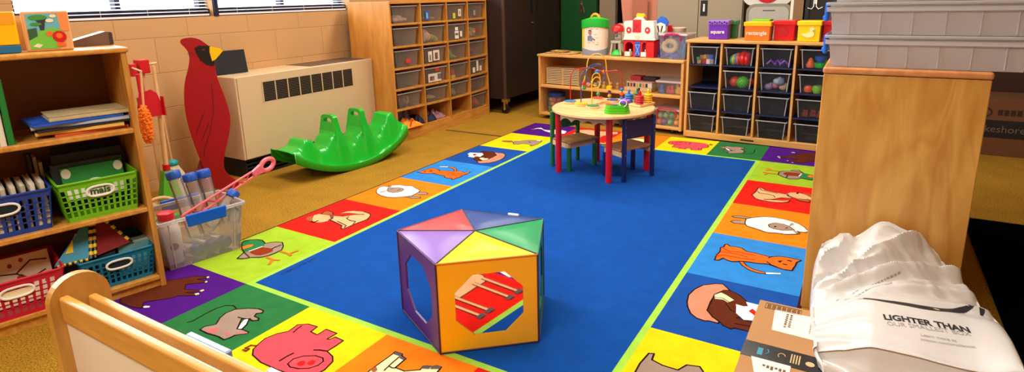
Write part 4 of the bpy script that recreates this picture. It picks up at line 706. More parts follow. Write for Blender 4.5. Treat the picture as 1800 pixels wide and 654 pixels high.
DESC = {(0, 0): 'pinkish contents', (0, 1): 'a blue picture card', (0, 2): 'yellow and white picture cards', (0, 3): 'a faint grey card',
        (1, 0): 'nothing on its front', (1, 1): 'pink and yellow toys', (1, 2): 'a stack of white cards', (1, 3): 'a small red card',
        (2, 0): 'a small red label', (2, 1): 'red and white photo cards', (2, 2): 'a green and yellow toy', (2, 3): 'dark red toys',
        (3, 0): 'nothing but a grey tint', (3, 1): 'a wide red white card', (3, 2): 'red and yellow bricks', (3, 3): 'three white cards',
        (4, 0): 'maroon and yellow cloth', (4, 1): 'pale pink contents', (4, 2): 'dull yellow blocks', (4, 3): 'plain grey front', (5, 3): 'an orange toy'}
proto = None
def bmat(n, c): return mat('bin_' + n, c, .6)
def add_card(par, x, z, w, h, col, name='picture_card', tilt=0):
    B().bb(x-w/2, x+w/2, -.0045, -.003, z-h/2, z+h/2).build(name, bmat('card'+col, col), par)
def lump(kind, fr, x, y, z, r, mt, n, label, name='toy', cat='toy', group='toys in the curved cabinet bins'):
    o = thing(name, label, cat, fr(x, y, z), fr.rz, group)
    b = B(); Rn = random.Random(hash(label) % 1000 if False else len(label)+int(x*1000))
    for k in range(n):
        a = Rn.uniform(0, 2*PI); q = Rn.uniform(0, 1)**.5
        b.sph((r[0]*.7*q*math.cos(a), r[1]*.7*q*math.sin(a), r[2]*(.25+.9*Rn.random()*(1-q*.5))), (r[0]*.36, r[1]*.4, r[2]*.34), 10, 7)
    b.build('body' if kind is None else kind, mt, o, smooth=True); return o
for ci in range(4):
    (xa, ya), (xb, yb) = PTS[ci], PTS[ci+1]
    ang = math.atan2(yb-ya, xb-xa); fr = Fr(xa, ya, ang); L_ = math.hypot(xb-xa, yb-ya)
    for ri in range(6):
        if ri == 5 and ci < 3: continue
        zz = ([.985, .80, .62, .445, .275, .10])[ri]; hh = [.150, .155, .15, .145, .138, .15][ri]
        lb = 'frosted bin, %s row, %s column of the curved cabinet, with %s' % (ORD[ri], CO[ci], DESC[(ri, ci)])
        lb = ' '.join(lb.split())
        o = thing('storage_bin', lb, 'bin', fr(.158, .012, zz+.0005), ang, 'frosted bins in the curved cabinet')
        tray(.268, .36, hh-.010, MBIN, o)
        c_ = (ri, ci)
        if c_ == (0, 1): add_card(o, -.07, .05, .045, .075, '#1d56b8'); add_card(o, -.07, .05, .02, .05, '#9ad0f0', 'figure_print')
        if c_ == (0, 2): add_card(o, -.035, .035, .04, .05, '#c8c43a'); add_card(o, .055, .06, .045, .065, '#e6d9b8'); add_card(o, .055, .06, .02, .035, '#8a3a2a', 'figure_print')
        if c_ == (0, 3): add_card(o, -.02, .05, .04, .05, '#8f8c86')
        if c_ == (1, 2): add_card(o, -.005, .10, .045, .03, '#f0e9dc'); add_card(o, -.005, .045, .06, .07, '#e8e2d4'); add_card(o, .065, .05, .03, .05, '#efe9db'); add_card(o, -.005, .05, .05, .02, '#30302c', 'figure_print')
        if c_ == (1, 3): add_card(o, .02, .07, .05, .03, '#a02824')
        if c_ == (2, 0): add_card(o, .01, .05, .055, .04, '#c8322c')
        if c_ == (2, 1): add_card(o, -.06, .06, .05, .09, '#e2d6c6'); add_card(o, .02, .065, .08, .09, '#ded0c0'); add_card(o, .02, .06, .04, .06, '#7a2424', 'figure_print'); add_card(o, -.06, .05, .025, .05, '#b03a22', 'figure_print')
        if c_ == (3, 1): add_card(o, -.015, .045, .17, .075, '#d8ccbc'); add_card(o, -.05, .04, .06, .04, '#8c2a24', 'figure_print'); add_card(o, .05, .05, .06, .05, '#6a2426', 'figure_print'); add_card(o, .02, .115, .06, .03, '#c83220')
        if c_ == (3, 3): add_card(o, -.07, .04, .045, .05, '#e6ddc8'); add_card(o, .0, .075, .035, .10, '#e8e0cc'); add_card(o, .06, .045, .04, .05, '#d8d0bc')
        def inside(mt, r, n, what, x=0, nm='toy', cat='toy'):
            lump(None, fr, .158+x, .12, zz+.0005+.004, r, mt, n, what, nm, cat)
        if c_ == (0, 0): inside(bmat('pinkish', '#d8b0a0'), (.09, .1, .05), 14, 'heap of pinkish toys in the top left bin of the curved cabinet')
        if c_ == (0, 1): inside(bmat('ochre', '#c8a040'), (.04, .08, .03), 5, 'ochre toys in the bin with the blue card', .05)
        if c_ == (1, 1): inside(bmat('peach', '#f0b8a4'), (.055, .1, .11), 14, 'tall heap of pink toys in the second row bin', -.045); inside(bmat('limey', '#c6c030'), (.04, .1, .07), 9, 'yellow-green toys beside the pink heap in the second row', .06)
        if c_ == (1, 3): inside(bmat('tan', '#c9a070'), (.09, .1, .09), 12, 'tan wooden toys in the right bin of the second row')
        if c_ == (2, 2): inside(bmat('green', '#8fae2c'), (.03, .05, .09), 6, 'green toy in the third row bin', -.01); inside(bmat('yellowish', '#d8c050'), (.05, .06, .03), 5, 'yellow toy lying in the third row bin', .03)
        if c_ == (2, 3): inside(bmat('dred', '#8c2420'), (.07, .09, .05), 10, 'dark red toys in the right bin of the third row')
        if c_ == (3, 2):
            o2 = thing('toy_brick', 'red and yellow toy bricks in the fourth row bin of the curved cabinet', 'toy', fr(.085, .05, zz+.004), ang)
            B().bb(-.03, .03, -.03, .03, 0, .03).build('yellow_brick', YELP, o2); B().bb(-.028, .025, -.028, .028, .03, .075).build('red_brick', REDP, o2); B().bb(-.02, .01, -.02, .02, .075, .10).build('dark_brick', DGREY, o2)
        if c_ == (4, 0): inside(bmat('maroon', '#7a1c34'), (.06, .1, .10), 14, 'maroon cloth in the left bin of the fifth row', -.03, 'folded_cloth', 'cloth'); inside(bmat('yel', '#e0b83a'), (.022, .04, .09), 6, 'yellow cloth beside the maroon one in the fifth row', .05, 'folded_cloth', 'cloth')
        if c_ == (4, 1): inside(bmat('palepink', '#d8a890'), (.08, .1, .035), 10, 'pale pink toys in the second bin of the fifth row')
        if c_ == (4, 2): inside(bmat('dullyellow', '#a8903c'), (.05, .08, .06), 9, 'dull yellow toys in the third bin of the fifth row', -.03)
        if c_ == (5, 3): inside(bmat('orangy', '#d85820'), (.06, .09, .10), 12, 'orange toy in the only bin of the bottom row', .03)
# loose things on the cabinet's bottom shelf
def cloth(name, label, cat, c, rx, ry, h, mt, seed, rz=PI/2, n=26, extra=None):
    """a crumpled sheet with thickness lying at c"""
    from mathutils import noise
    o = thing(name, label, cat, c, rz); vs = []; fs = []
    for i in range(n+1):
        for j in range(n+1):
            u = -1+2*i/n; v = -1+2*j/n; q = max(abs(u), abs(v)); e = 1-q**3
            z = h*e*(.45+.55*abs(noise.noise(Vector((u*2.1+seed, v*2.1, seed)))*1.8)) + .012*e*noise.noise(Vector((u*6, v*6, seed)))
            r_ = 1-.12*noise.noise(Vector((u*1.5, v*1.5, seed+3)))
            vs.append((u*rx*r_, v*ry*r_, max(.0015, z)))
    for i in range(n):
        for j in range(n): a = i*(n+1)+j; fs.append((a, a+n+1, a+n+2, a+1))
    b = B().add(vs, fs).build('fabric' , mt, o, smooth=True)
    s = b.modifiers.new('s', 'SOLIDIFY'); s.thickness = .003; s.offset = 1
    for p in b.data.polygons: p.use_smooth = True
    return o
ys_ = lambda k: PTS[0][1]+k
cloth('orange_bag', 'crumpled orange fabric with a red strap on the cabinet bottom shelf, left corner', 'cloth', (-1.215, 2.405, .1005), .115, .10, .075, mat('orange_cloth', '#f7941c', .7), 3.1)
B().tube([(-1.13, 2.37, .12), (-1.12, 2.385, .175), (-1.16, 2.43, .165), (-1.13, 2.46, .11)], .006, 6).build('red_strap', mat('strap_red', '#d83a10', .6), None)
so = bpy.data.objects['red_strap']; tag(so, 'thin red-orange strap lying over the crumpled orange fabric', 'strap')
cloth('folded_cloth', 'pale blue and grey rolled cloth behind the orange fabric on the bottom shelf', 'cloth', (-1.36, 2.46, .1005), .12, .10, .14, mat('pale_blue_cloth', '#7f93b8', .7, var=.5, vscale=30), 5.3)
cloth('folded_cloth', 'dark navy cloth heaped in the middle of the cabinet bottom shelf', 'cloth', (-1.235, 2.64, .1005), .12, .085, .095, mat('navy_cloth', '#161a3c', .7), 7.7)
cloth('plastic_bag', 'crinkled silver grey bag on the bottom shelf, second compartment', 'bag', (-1.36, 2.74, .1005), .10, .09, .14, mat('silver_bag', '#c4b8c4', .35, var=.5, vscale=40), 9.2)
cloth('plastic_bag', 'low pinkish crinkled bag beside the navy cloth on the bottom shelf', 'bag', (-1.205, 2.80, .1005), .095, .055, .07, mat('pinkish_bag', '#a87484', .4, var=.4, vscale=40), 2.2)
o = thing('picture_card', 'pinkish card leaning inside the empty third compartment of the bottom shelf', 'card', (-1.20, 2.958, .1005), 0)
B().bb(-.10, .02, 0, .004, 0, .12).build('card', mat('card_pink', '#c0605a', .6), o)

# ------------------------------------------------------------------ dark wheeled cabinet
dkx = -.955
t = thing('wheeled_cabinet', 'tall dark brown two-door cabinet on casters beyond the curved bin cabinet', 'cabinet', (dkx, 3.66, 0))
DB = mat('dark_brown_laminate', '#2c1a14', .45, var=.12, vscale=4); DB2 = mat('brown_edge', '#4a342a', .4)
B().bb(-.60, -.024, 0, 1.22, .155, 1.95).build('cabinet_body', DB, t, bevel=.003)
for a in (0, .61):
    d = B().bb(-.022, 0, a+.004, a+.606, .16, 1.945).build('door', DB, t, bevel=.002)
    hy = .54 if a == 0 else .66
    B().bb(.0, .006, hy, hy+.035, 1.0, 1.16).build('handle', BLACK, d)
    if a == 0: B().cyl((0, .585, .90), (.01, .585, .90), .012, mt=CHROME).build('lock', None, d)
B().bb(-.028, .003, -.008, .016, .155, 1.95).build('corner_post', DB2, t, bevel=.004)
for (cx_, cy_) in ((-.04, .05), (-.04, 1.15), (-.55, .05), (-.55, 1.15)):
    c = B().cyl((cx_, cy_-.018, .045), (cx_, cy_+.018, .045), .045, n=20, mt=BLACK)
    w_ = c.build('caster_wheel', None, t, smooth=True)
    B().bb(cx_-.010, cx_+.014, cy_-.028, cy_-.022, .04, .15, CHROME).bb(cx_-.010, cx_+.014, cy_+.022, cy_+.028, .04, .15, CHROME).bb(cx_-.03, cx_+.04, cy_-.03, cy_+.03, .12, .155, CHROME).cyl((cx_, cy_-.03, .045), (cx_, cy_+.03, .045), .010, mt=CHROME).build('caster_fork', None, w_, bevel=.003)

# ------------------------------------------------------------------ things at the back
t = thing('green_cabinet', 'dark green metal cabinet with a silver latch handle behind the long low shelf', 'cabinet', (-.72, 4.95, 0))
GC = mat('dark_green_metal', '#0c4a20', .4)
B().bb(-.24, .22, 0, .45, 0, 1.9).build('cabinet_body', GC, t, bevel=.004)
B().bb(-.235, .215, -.018, -.001, .03, 1.88).build('door', GC, t, bevel=.002)
B().bb(.0, .04, -.024, -.018, .98, 1.10).tube([(.02, -.03, 1.08), (.06, -.045, 1.05), (.075, -.045, .98)], .006, 6).tube([(.02, -.03, 1.02), (.045, -.04, 1.07), (.04, -.045, 1.12)], .005, 6).build('latch_handle', CHROME, t)
t = thing('beige_locker', 'narrow beige metal locker between the green cabinet and the salmon chair', 'locker', (-.31, 4.85, 0))
B().bb(-.13, .06, 0, .5, 0, 1.9).build('locker_body', mat('beige_metal', '#8d7a5e', .45), t, bevel=.004)
B().bb(.063, .085, 0, .48, 0, 1.9).build('side_frame', mat('dark_frame', '#3a2c20', .5), t)
t = thing('salmon_chair', 'tall salmon pink upholstered chair back with a recessed panel behind the toy barn', 'chair', (.12, 4.60, 0))
SM = mat('salmon_vinyl', '#d8876c', .5); SM2 = mat('salmon_dark', '#b4684e', .5)
B().prism([(-.16, .45), (.13, .45), (.195, 1.30), (-.25, 1.30)], (0, .05, 0), (1, 0, 0), (0, 0, 1), -.06).build('backrest', SM, t, bevel=.012)
B().bb(-.075, .06, -.006, .0, .60, 1.12).bb(-.09, .075, -.004, .0, .58, 1.14).build('recessed_panel', SM2, t)
B().bb(-.2, .2, -.25, .05, .38, .45).build('seat', SM, t, bevel=.02)
for sx_ in (-.17, .17):
    for sy_ in (-.22, .08): B().cyl((sx_, sy_, 0), (sx_, sy_, .40), .014, mt=DGREY).build('leg', None, t)
t = thing('dark_partition', 'dark brown partition board behind the salmon chair', 'board', (.10, 5.2, 0))
B().bb(-.28, .38, 0, .03, 0, 1.7).build('board', mat('partition_brown', '#2e2018', .7), t)
t = thing('metal_cabinet', 'beige metal cupboard with two doors and a black label, behind the bin shelf', 'cabinet', (.735, 4.5, 0))
MM = mat('metal_beige', '#a2937a', .42)
B().bb(-.41, .41, 0, .5, 0, 1.85).build('cabinet_body', MM, t, bevel=.004)
for s in (-1, 1): B().bb(min(0, s*.40)+(.003 if s > 0 else 0), max(0, s*.40)-(.003 if s < 0 else 0), -.02, -.001, .03, 1.83).build('door', MM, t, bevel=.003)
lb_ = B().bb(.02, .085, -.0225, -.0201, .955, 1.10).build('door_label', BLACK, t)
text('label_figure', 'i', .10, (.052, -.0235, 1.03), (R_(90), 0, 0), WHITE, lb_, depth=.0005, bold=.004)
o = thing('white_box', 'small white tub with a red handle standing behind the blue toy on the low shelf', 'tub', (.735, 3.66, .0), 0)
t = thing('rolled_chart', 'beige ribbed chart roll rising behind the toy barn', 'roll', (.26, 4.15, 0))
B().cyl((0, 0, 0), (0, 0, .93), .03, n=14).build('roll', mat('roll_beige', '#a39a84', .7), t)
B().bb(-.20, -.06, -.02, .02, 0, .90).build('ribbed_board', mat('rib', '#b8a888', .7), t)
bpy.data.objects.remove(o)
# grey stacking chair and the drum over it
t = thing('grey_chair', 'grey moulded plastic chair back with rounded corners behind the orange box', 'chair', (1.40, 4.22, 0))
def rrect(w, h, r, n=6):
    P = []
    for cx_, cz_, a0 in ((w/2-r, h/2-r, 0), (-w/2+r, h/2-r, 90), (-w/2+r, -h/2+r, 180), (w/2-r, -h/2+r, 270)):
        P += [(cx_+r*math.cos(R_(a0+90*k/n)), cz_+r*math.sin(R_(a0+90*k/n))) for k in range(n+1)]
    return P
GR = mat('chair_grey', '#8c8678', .4); GR2 = mat('chair_face', '#b2ada2', .4)
B().prism(rrect(.37, .36, .07), (0, 0, .885), (1, 0, 0), (0, 0, 1), -.03).build('backrest', GR, t, bevel=.01)
B().prism(rrect(.32, .31, .055), (0, -.002, .885), (1, 0, 0), (0, 0, 1), .004).build('back_face', GR2, t)
B().bb(-.05, .05, -.008, -.006, 1.005, 1.012).build('moulded_mark', DGREY, t)
B().bb(-.19, .19, -.32, .03, .42, .45).build('seat', GR, t, bevel=.012)
for sx_ in (-.16, .16):
    for sy_ in (-.29, .02): B().cyl((sx_, sy_, 0), (sx_, sy_, .43 if sy_ < 0 else .8), .012, mt=CHROME).build('leg', None, t)
t = thing('white_basin', 'white rounded basin with a big red oval standing behind the grey chair', 'basin', (1.36, 4.36, 0))
B().prism(rrect(.42, .50, .10), (0, 0, 1.295), (1, 0, 0), (0, 0, 1), -.06).build('basin_body', mat('basin_white', '#d9d6d0', .35), t, bevel=.02)
B().prism(E_(0, 1.225, .13, .155, 28), (0, -.002, 0), (1, 0, 0), (0, 0, 1), .004).build('red_oval', REDP, t)
B().bb(-.15, .15, .0, .3, 0, 1.045).build('support_stand', mat('stand_dark', '#241a16', .7), t)
t = thing('open_shelf', 'side of a brown open shelf with a pale front edge, right of the grey chair', 'shelf', (1.60, 4.15, 0))
B().bb(-.022, .0, -.02, 0, 0, 1.8).build('front_edge', mat('pale_post', '#f2e6d2', .5), t)
B().bb(.0, .075, -.018, .4, 0, 1.8).build('side_board', mat('shelf_side_brown', '#8c6a44', .5), t)
t = thing('black_cabinet', 'black cabinet with white double coat hooks at the right behind the bin shelf', 'cabinet', (1.69, 4.12, 0))
B().bb(.0, .9, 0, .5, 0, 1.85).build('cabinet_body', mat('cab_black', '#1d1512', .5), t, bevel=.003)
B().bb(.0, .03, -.01, .0, 0, 1.85).build('corner_trim', mat('trim_blueblack', '#1c2230', .4), t)
for hx in (.07,):
    b = B()
    b.tube([(hx-.008, -.006, 1.10), (hx-.008, -.01, 1.04), (hx-.02, -.03, 1.02), (hx-.05, -.035, 1.03)], .004, 6)
    b.tube([(hx+.012, -.006, 1.10), (hx+.012, -.01, 1.04), (hx+.03, -.03, 1.02), (hx+.06, -.035, 1.035)], .004, 6).bb(hx-.008, hx+.012, -.004, 0, 1.06, 1.14)
    b.build('coat_hook', WHITE, t)

# ------------------------------------------------------------------ right side, beyond the end panel
t = thing('brown_cabinet', 'dark brown cabinet in the shadow at the far right', 'cabinet', (2.78, 4.35, 0))
B().bb(0, 1.4, 0, .5, 0, 1.7).build('cabinet_body', mat('far_brown', '#3a2216', .55), t, bevel=.003)
for a in (.0, .7): B().bb(a+.004, a+.696, -.02, -.001, .06, 1.68).build('door', mat('far_brown_door', '#40261a', .5), t)
t = thing('shipping_carton', 'long brown carton with a black printed band at the far right', 'box', (2.82, 3.80, 0))
KR = mat('kraft_dark', '#6a4020', .8)
B().bb(0, .9, 0, .4, 0, .40).build('carton_body', KR, t, bevel=.003)
B().bb(.0, .9, -.002, -.0005, .13, .255).build('black_band', mat('band_black', '#140e0c', .7), t)
text('band_lettering', 'Lakeshore', .07, (.19, -.003, .19), (R_(90), 0, 0), mat('faded_print', '#6e5a44', .8), t, depth=.0004)
B().tube([(.10+.035*math.cos(k*PI/6), -.001, .31+.03*math.sin(k*PI/6)) for k in range(12)], .004, 5, closed=True).build('round_logo', mat('logo_dark', '#2c1a10', .8), t)
for k in range(5): B().bb(.17+.035*k, .195+.035*k, -.002, -.0005, .29, .33).build('printed_mark', mat('logo_dark', '#2c1a10', .8), t)
t = tag(B().bb(2.672, 4.2, -.6, 2.27, .0005, .008).build('black_mat', mat('mat_black', '#050506', 1, spec=0, var=.3, vscale=20, bump=.6, bscale=120)), 'black floor mat on the carpet right of the wooden end panel', 'mat')

# ------------------------------------------------------------------ long low shelf
LS = Fr(-.565, 3.640, R_(-6.6)); LW_, LD, LH = 1.46, .40, .632
t = thing('low_shelf', 'long low pale wooden shelf unit on casters holding toys behind the round table', 'shelf', LS(0, 0), LS.rz)
B().bb(-.012, LW_, -.006, LD, LH-.022, LH).build('top', BIRCHX, t, bevel=.004)
for x in (0, LW_-.022): B().bb(x, x+.022, 0, LD, .035, LH-.022).build('side_panel', BIRCH, t, bevel=.002)
B().bb(.022, LW_-.022, 0, LD-.012, .312, .332).build('shelf', BIRCHX, t, bevel=.003)
B().bb(.022, LW_-.022, 0, LD-.012, .04, .060).build('shelf', BIRCHX, t, bevel=.003)
B().bb(.022, LW_-.022, LD-.012, LD, .04, LH-.022).build('back_panel', wood('pale_back', '#caa070', '#d8b080', 'X', 3), t)
for x, y in ((.10, .06), (LW_-.09, .05), (.10, LD-.06), (LW_-.09, LD-.06)):
    B().cyl((x-.012, y, .022), (x+.012, y, .022), .022, n=16, mt=BLACK).bb(x-.016, x+.016, y-.01, y+.012, .02, .041, BLACK).build('caster', None, t)
def wheel_pts(): pass
# puzzle trays
for i, (x, y, w, d, c, l) in enumerate([(.20, .13, .30, .17, '#d2a870', 'wooden puzzle tray lying at the left end of the low shelf top'), (.15, .16, .16, .10, '#c79a5a', 'small wooden tray lying on the bigger puzzle tray')]):
    z = LH+.001+i*.0125
    o = thing('puzzle_tray', l, 'puzzle', LS(x, y, z), LS.rz+R_(-4), 'puzzle trays')
    B().bb(-w/2, w/2, -d/2, d/2, 0, .006).bb(-w/2, w/2, -d/2, -d/2+.01, 0, .012).bb(-w/2, w/2, d/2-.01, d/2, 0, .012).bb(-w/2, -w/2+.01, -d/2, d/2, 0, .012).bb(w/2-.01, w/2, -d/2, d/2, 0, .012).build('tray', mat('tray_%d' % i, c, .5), o)
    for k, pc in enumerate(['#e8c040', '#8ab84a', '#e0762c'] if i else ['#b0c050', '#e8b878']): B().cyl((-.05+.055*k, 0, .006), (-.05+.055*k, 0, .013), .02, n=12).build('puzzle_piece', mat('pp'+pc, pc, .5), o)
# toddler block bucket
o = thing('block_bucket', 'tall oval toy tub with green lid, orange handle and baby photo label', 'tub', LS(.537, .16, LH+.001), LS.rz)
def oval(z, rx, ry, n=32, p=.8): return [(rx*math.copysign(abs(math.cos(2*PI*k/n))**p, math.cos(2*PI*k/n)), ry*math.copysign(abs(math.sin(2*PI*k/n))**p, math.sin(2*PI*k/n)), z) for k in range(n)]
def loft(rings, mt, closed_caps=True, b=None):
    b = b or B(); n = len(rings[0]); v = [p for r in rings for p in r]
    f = [(j*n+i, j*n+(i+1) % n, (j+1)*n+(i+1) % n, (j+1)*n+i) for j in range(len(rings)-1) for i in range(n)]
    if closed_caps: f += [tuple(range(n-1, -1, -1)), tuple((len(rings)-1)*n+i for i in range(n))]
    return b.add(v, f, mt)
def wavy(rx, ry, z0, a, n=32): return [(x, y, z0+a*math.sin(math.atan2(y, x)*2+.9)) for x, y, z in oval(0, rx, ry, n)]
loft([oval(0, .118, .085), oval(.03, .122, .09), wavy(.124, .092, .055, .012)], mat('tub_grey', '#8b98b0', .5)).build('grey_base', None, o, smooth=True)
bb_ = loft([wavy(.121, .089, .055, .012), wavy(.121, .089, .255, -.010)], mat('tub_cream', '#f0dcc8', .5)).build('label_body', None, o, smooth=True)
# label print wraps the front of the tub
def wrap(poly, mt, name, rx=.1222, ry=.0902, par=None):
    b = B(); v = []
    for x, z in poly:
        c = max(-1, min(1, x/rx)); yy = -ry*(1-abs(c)**2.5)**(1/2.5)-.0012; v.append((x, yy, z))
    b.add(v, [tuple(range(len(v)))], mt).build(name, None, par)
for k in range(5): wrap([(-.118+.009*k, .062), (-.109+.009*k, .062), (-.109+.009*k, .245), (-.118+.009*k, .245)], mat('label_yellow', '#f2d82a', .5), 'yellow_label', par=o)
wrap([(-.03, .135), (.02, .13), (.025, .16), (.005, .185), (-.03, .175)], mat('baby_shirt', '#6f84a0', .6), 'baby_print', par=o)
wrap(E_(-.005, .205, .018, .02, 12), mat('baby_face', '#a8745a', .6), 'face_print', par=o)
wrap([(-.022, .212), (.012, .212), (.012, .228), (-.005, .233), (-.02, .228)], mat('baby_hair', '#2c1c18', .7), 'hair_print', par=o)
wrap([(-.02, .16), (.045, .135), (.05, .145), (.0, .175)], mat('baby_arm', '#8c6a5a', .6), 'arm_print', par=o)
wrap(E_(-.09, .10, .014, .03, 12), mat('label_blue', '#8ba4b4', .6), 'block_print', par=o)
for k, (x, z, w) in enumerate([(.0, .238, .07), (.02, .116, .06), (.05, .10, .03), (-.03, .116, .03), (.04, .19, .02), (.06, .16, .012)]): wrap([(x, z), (x+w, z-.002), (x+w, z+.002), (x, z+.004)], mat('label_ink', '#8a6a5a', .6), 'small_print', par=o)
loft([wavy(.128, .096, .252, -.010), wavy(.130, .098, .262, -.010), wavy(.130, .098, .325, -.010), wavy(.120, .088, .332, -.012), wavy(.116, .084, .318, -.012)], GREENP).build('lid', None, o, smooth=True)
B().tube([(.045*math.cos(PI-PI*k/10), .0, .318+.052*math.sin(PI*k/10)) for k in range(11)], .013, 8).build('carry_handle', mat('handle_orange', '#f0a01c', .4), o, smooth=True)
# silo
o = thing('toy_silo', 'small toy silo with red domed roof, grey legs and green base beside the barn', 'toy', LS(.765, .17, LH+.001), LS.rz)
B().lathe([(.055, 0), (.06, .008), (.055, .02), (.03, .05), (.0, .055)], n=20, mt=mat('silo_green', '#2eb83c', .4)).build('green_base', None, o, smooth=True)
b = B()
for s in (-1, 1):
    for q in (-1, 1): b.hexa([(s*.052-.008, q*.04-.006, .005), (s*.052+.008, q*.04-.006, .005), (s*.052+.008, q*.04+.006, .005), (s*.052-.008, q*.04+.006, .005)], [(s*.038-.008, q*.03-.006, .12), (s*.038+.008, q*.03-.006, .12), (s*.038+.008, q*.03+.006, .12), (s*.038-.008, q*.03+.006, .12)])
b.bb(-.05, .05, -.04, .04, .112, .135)
b.build('leg_frame', mat('silo_grey', '#b0a898', .5), o, bevel=.003)
B().cyl((0, 0, .135), (0, 0, .215), .034, n=20, mt=CLEAR).build('clear_tank', None, o)
b = B(); Rn = random.Random(4)
for k in range(28): b.sph((Rn.uniform(-.02, .02), Rn.uniform(-.02, .02), Rn.uniform(.14, .20)), .006, 6, 4)
b.build('grains', mat('grain', '#d8c8b0', .6), o)
B().lathe([(.05, .212), (.055, .215), (.054, .235), (.045, .262), (.02, .28), (0, .283)], n=20, mt=REDP).build('domed_roof', None, o, smooth=True)
# barn
o = thing('toy_barn', 'red and white toy barn with blue door and yellow cupola on the low shelf', 'toy', LS(.862, .10, LH+.001), LS.rz)
bw_ = .285; RB = mat('barn_red', '#d80c14', .35); WB = mat('barn_white', '#f6ecdc', .4)
b = B(); b.bb(0, bw_, .03, .17, 0, .008, RB)
b.bb(0, .012, 0, .17, 0, .15, RB).bb(bw_-.075, bw_, 0, .17, 0, .15, RB).bb(0, bw_, 0, .17, .135, .15, RB).bb(.09, .108, 0, .012, 0, .15, RB).bb(.158, .175, 0, .012, 0, .15, RB).bb(0, bw_, .158, .17, 0, .15, RB)
for (x0, x1) in ((.012, .09), (.175, .215)):
    n = 8; arch = [(x0, .135)] + [((x0+x1)/2-(x1-x0)/2*math.cos(PI*k/n), .095+.035*math.sin(PI*k/n)) for k in range(n+1)] + [(x1, .135)]
    b.prism(arch, (0, .012, 0), (1, 0, 0), (0, 0, 1), .012, RB)
b.build('barn_walls', None, o)
d = B().bb(.108, .158, -.002, .006, .01, .135, mat('barn_blue', '#2a55c0', .4)).build('door', None, o)
B().hexa([(.112, -.004, .02), (.117, -.004, .02), (.117, -.002, .02), (.112, -.002, .02)], [(.15, -.004, .105), (.155, -.004, .105), (.155, -.002, .105), (.15, -.002, .105)]).hexa([(.15, -.004, .02), (.155, -.004, .02), (.155, -.002, .02), (.15, -.002, .02)], [(.112, -.004, .105), (.117, -.004, .105), (.117, -.002, .105), (.112, -.002, .105)]).bb(.11, .156, -.004, -.002, .105, .11).build('door_brace', mat('brace_blue', '#9ab4ee', .4), d)
for x in (.03, .185): B().bb(x-.02, x+.03, -.004, .02, .005, .045).build('trough', WB, o, bevel=.003)
roof = [(-.006, .15), (bw_+.012, .15), (bw_+.005, .175), (bw_-.008, .315), (.20, .315), (.165, .345), (.115, .345), (.08, .318), (.005, .312), (-.002, .285), (.012, .24), (.006, .18)]
B().prism(roof, (0, -.006, 0), (1, 0, 0), (0, 0, 1), -.02, WB).hexa([(0, .01, .15), (bw_, .01, .15), (bw_, .176, .15), (0, .176, .15)], [(.02, .01, .31), (bw_-.01, .01, .31), (bw_-.02, .10, .312), (.02, .10, .312)], WB).build('roof', None, o, bevel=.003)
B().bb(.085, .165, -.010, -.005, .215, .325).build('loft_door', RB, o, bevel=.002)
B().hexa([(.088, -.012, .225), (.094, -.012, .225), (.094, -.010, .225), (.088, -.010, .225)], [(.156, -.012, .30), (.162, -.012, .30), (.162, -.010, .30), (.156, -.010, .30)]).hexa([(.156, -.012, .225), (.162, -.012, .225), (.162, -.010, .225), (.156, -.010, .225)], [(.088, -.012, .30), (.094, -.012, .30), (.094, -.010, .30), (.088, -.010, .30)]).build('loft_brace', mat('brace_red', '#a00810', .4), o)
for x in (.05, .225): B().prism(E_(x, .235, .024, .027), (0, -.007, 0), (1, 0, 0), (0, 0, 1), .004, RB).prism(E_(x, .235, .009, .010), (0, -.011, 0), (1, 0, 0), (0, 0, 1), .001, WB).build('round_window', None, o)
B().prism(E_(.13, .178, .026, .018), (0, -.007, 0), (1, 0, 0), (0, 0, 1), .002, mat('plate_cream', '#f0d8b0', .5)).build('name_plate', None, o)
B().bb(.105, .175, .02, .06, .345, .36).prism([(.10, .358), (.18, .358), (.165, .378), (.14, .375), (.115, .38)], (0, .05, 0), (1, 0, 0), (0, 0, 1), .03).build('cupola', YELP, o)
# animals inside the barn
for x, l in ((.05, 'tiny cream toy animal in the left opening of the toy barn'), (.198, 'tiny cream toy animal in the right opening of the toy barn')):
    c = LS(.862+x, .10+.045, LH+.010); q = thing('toy_animal', l, 'toy', c, LS.rz, 'tiny animals in the barn')
    B().sph((0, 0, .025), (.014, .02, .016), 10, 7).sph((0, -.016, .048), .011, 10, 7).build('body', WB, q, smooth=True)
    for lx in (-.008, .008):
        for ly_ in (-.01, .01): B().cyl((lx, ly_, 0), (lx, ly_, .02), .004, n=6).build('leg', WB, q)
# blue cow head toy + little things right of the barn
o = thing('cow_toy', 'blue and white plastic cow face toy on a post right of the barn', 'toy', LS(1.165, .20, LH+.001), LS.rz)
B().cyl((0, 0, 0), (0, 0, .24), .012, mt=BLUEP).lathe([(.035, 0), (.035, .01), (.01, .014)], n=14, mt=BLUEP).build('post', None, o)
B().prism([(-.05, .30), (-.03, .325), (.0, .35), (.035, .335), (.06, .30), (.05, .265), (.02, .28), (-.02, .28), (-.045, .262)], (0, -.01, 0), (1, 0, 0), (0, 0, 1), -.03, BLUEP).build('blue_ears', None, o, bevel=.004)
B().prism([(-.045, .28), (.0, .298), (.045, .28), (.048, .23), (.0, .195), (-.048, .235)], (0, -.014, 0), (1, 0, 0), (0, 0, 1), .012, WHITE).build('face', None, o, bevel=.003)
for s in (-1, 1): B().hexa([(s*.010-.004, -.028, .215), (s*.010+.004, -.028, .215), (s*.010+.004, -.026, .215), (s*.010-.004, -.026, .215)], [(s*.022-.006, -.028, .27), (s*.022+.006, -.028, .27), (s*.022+.006, -.026, .27), (s*.022-.006, -.026, .27)]).build('face_mark', INK, o)
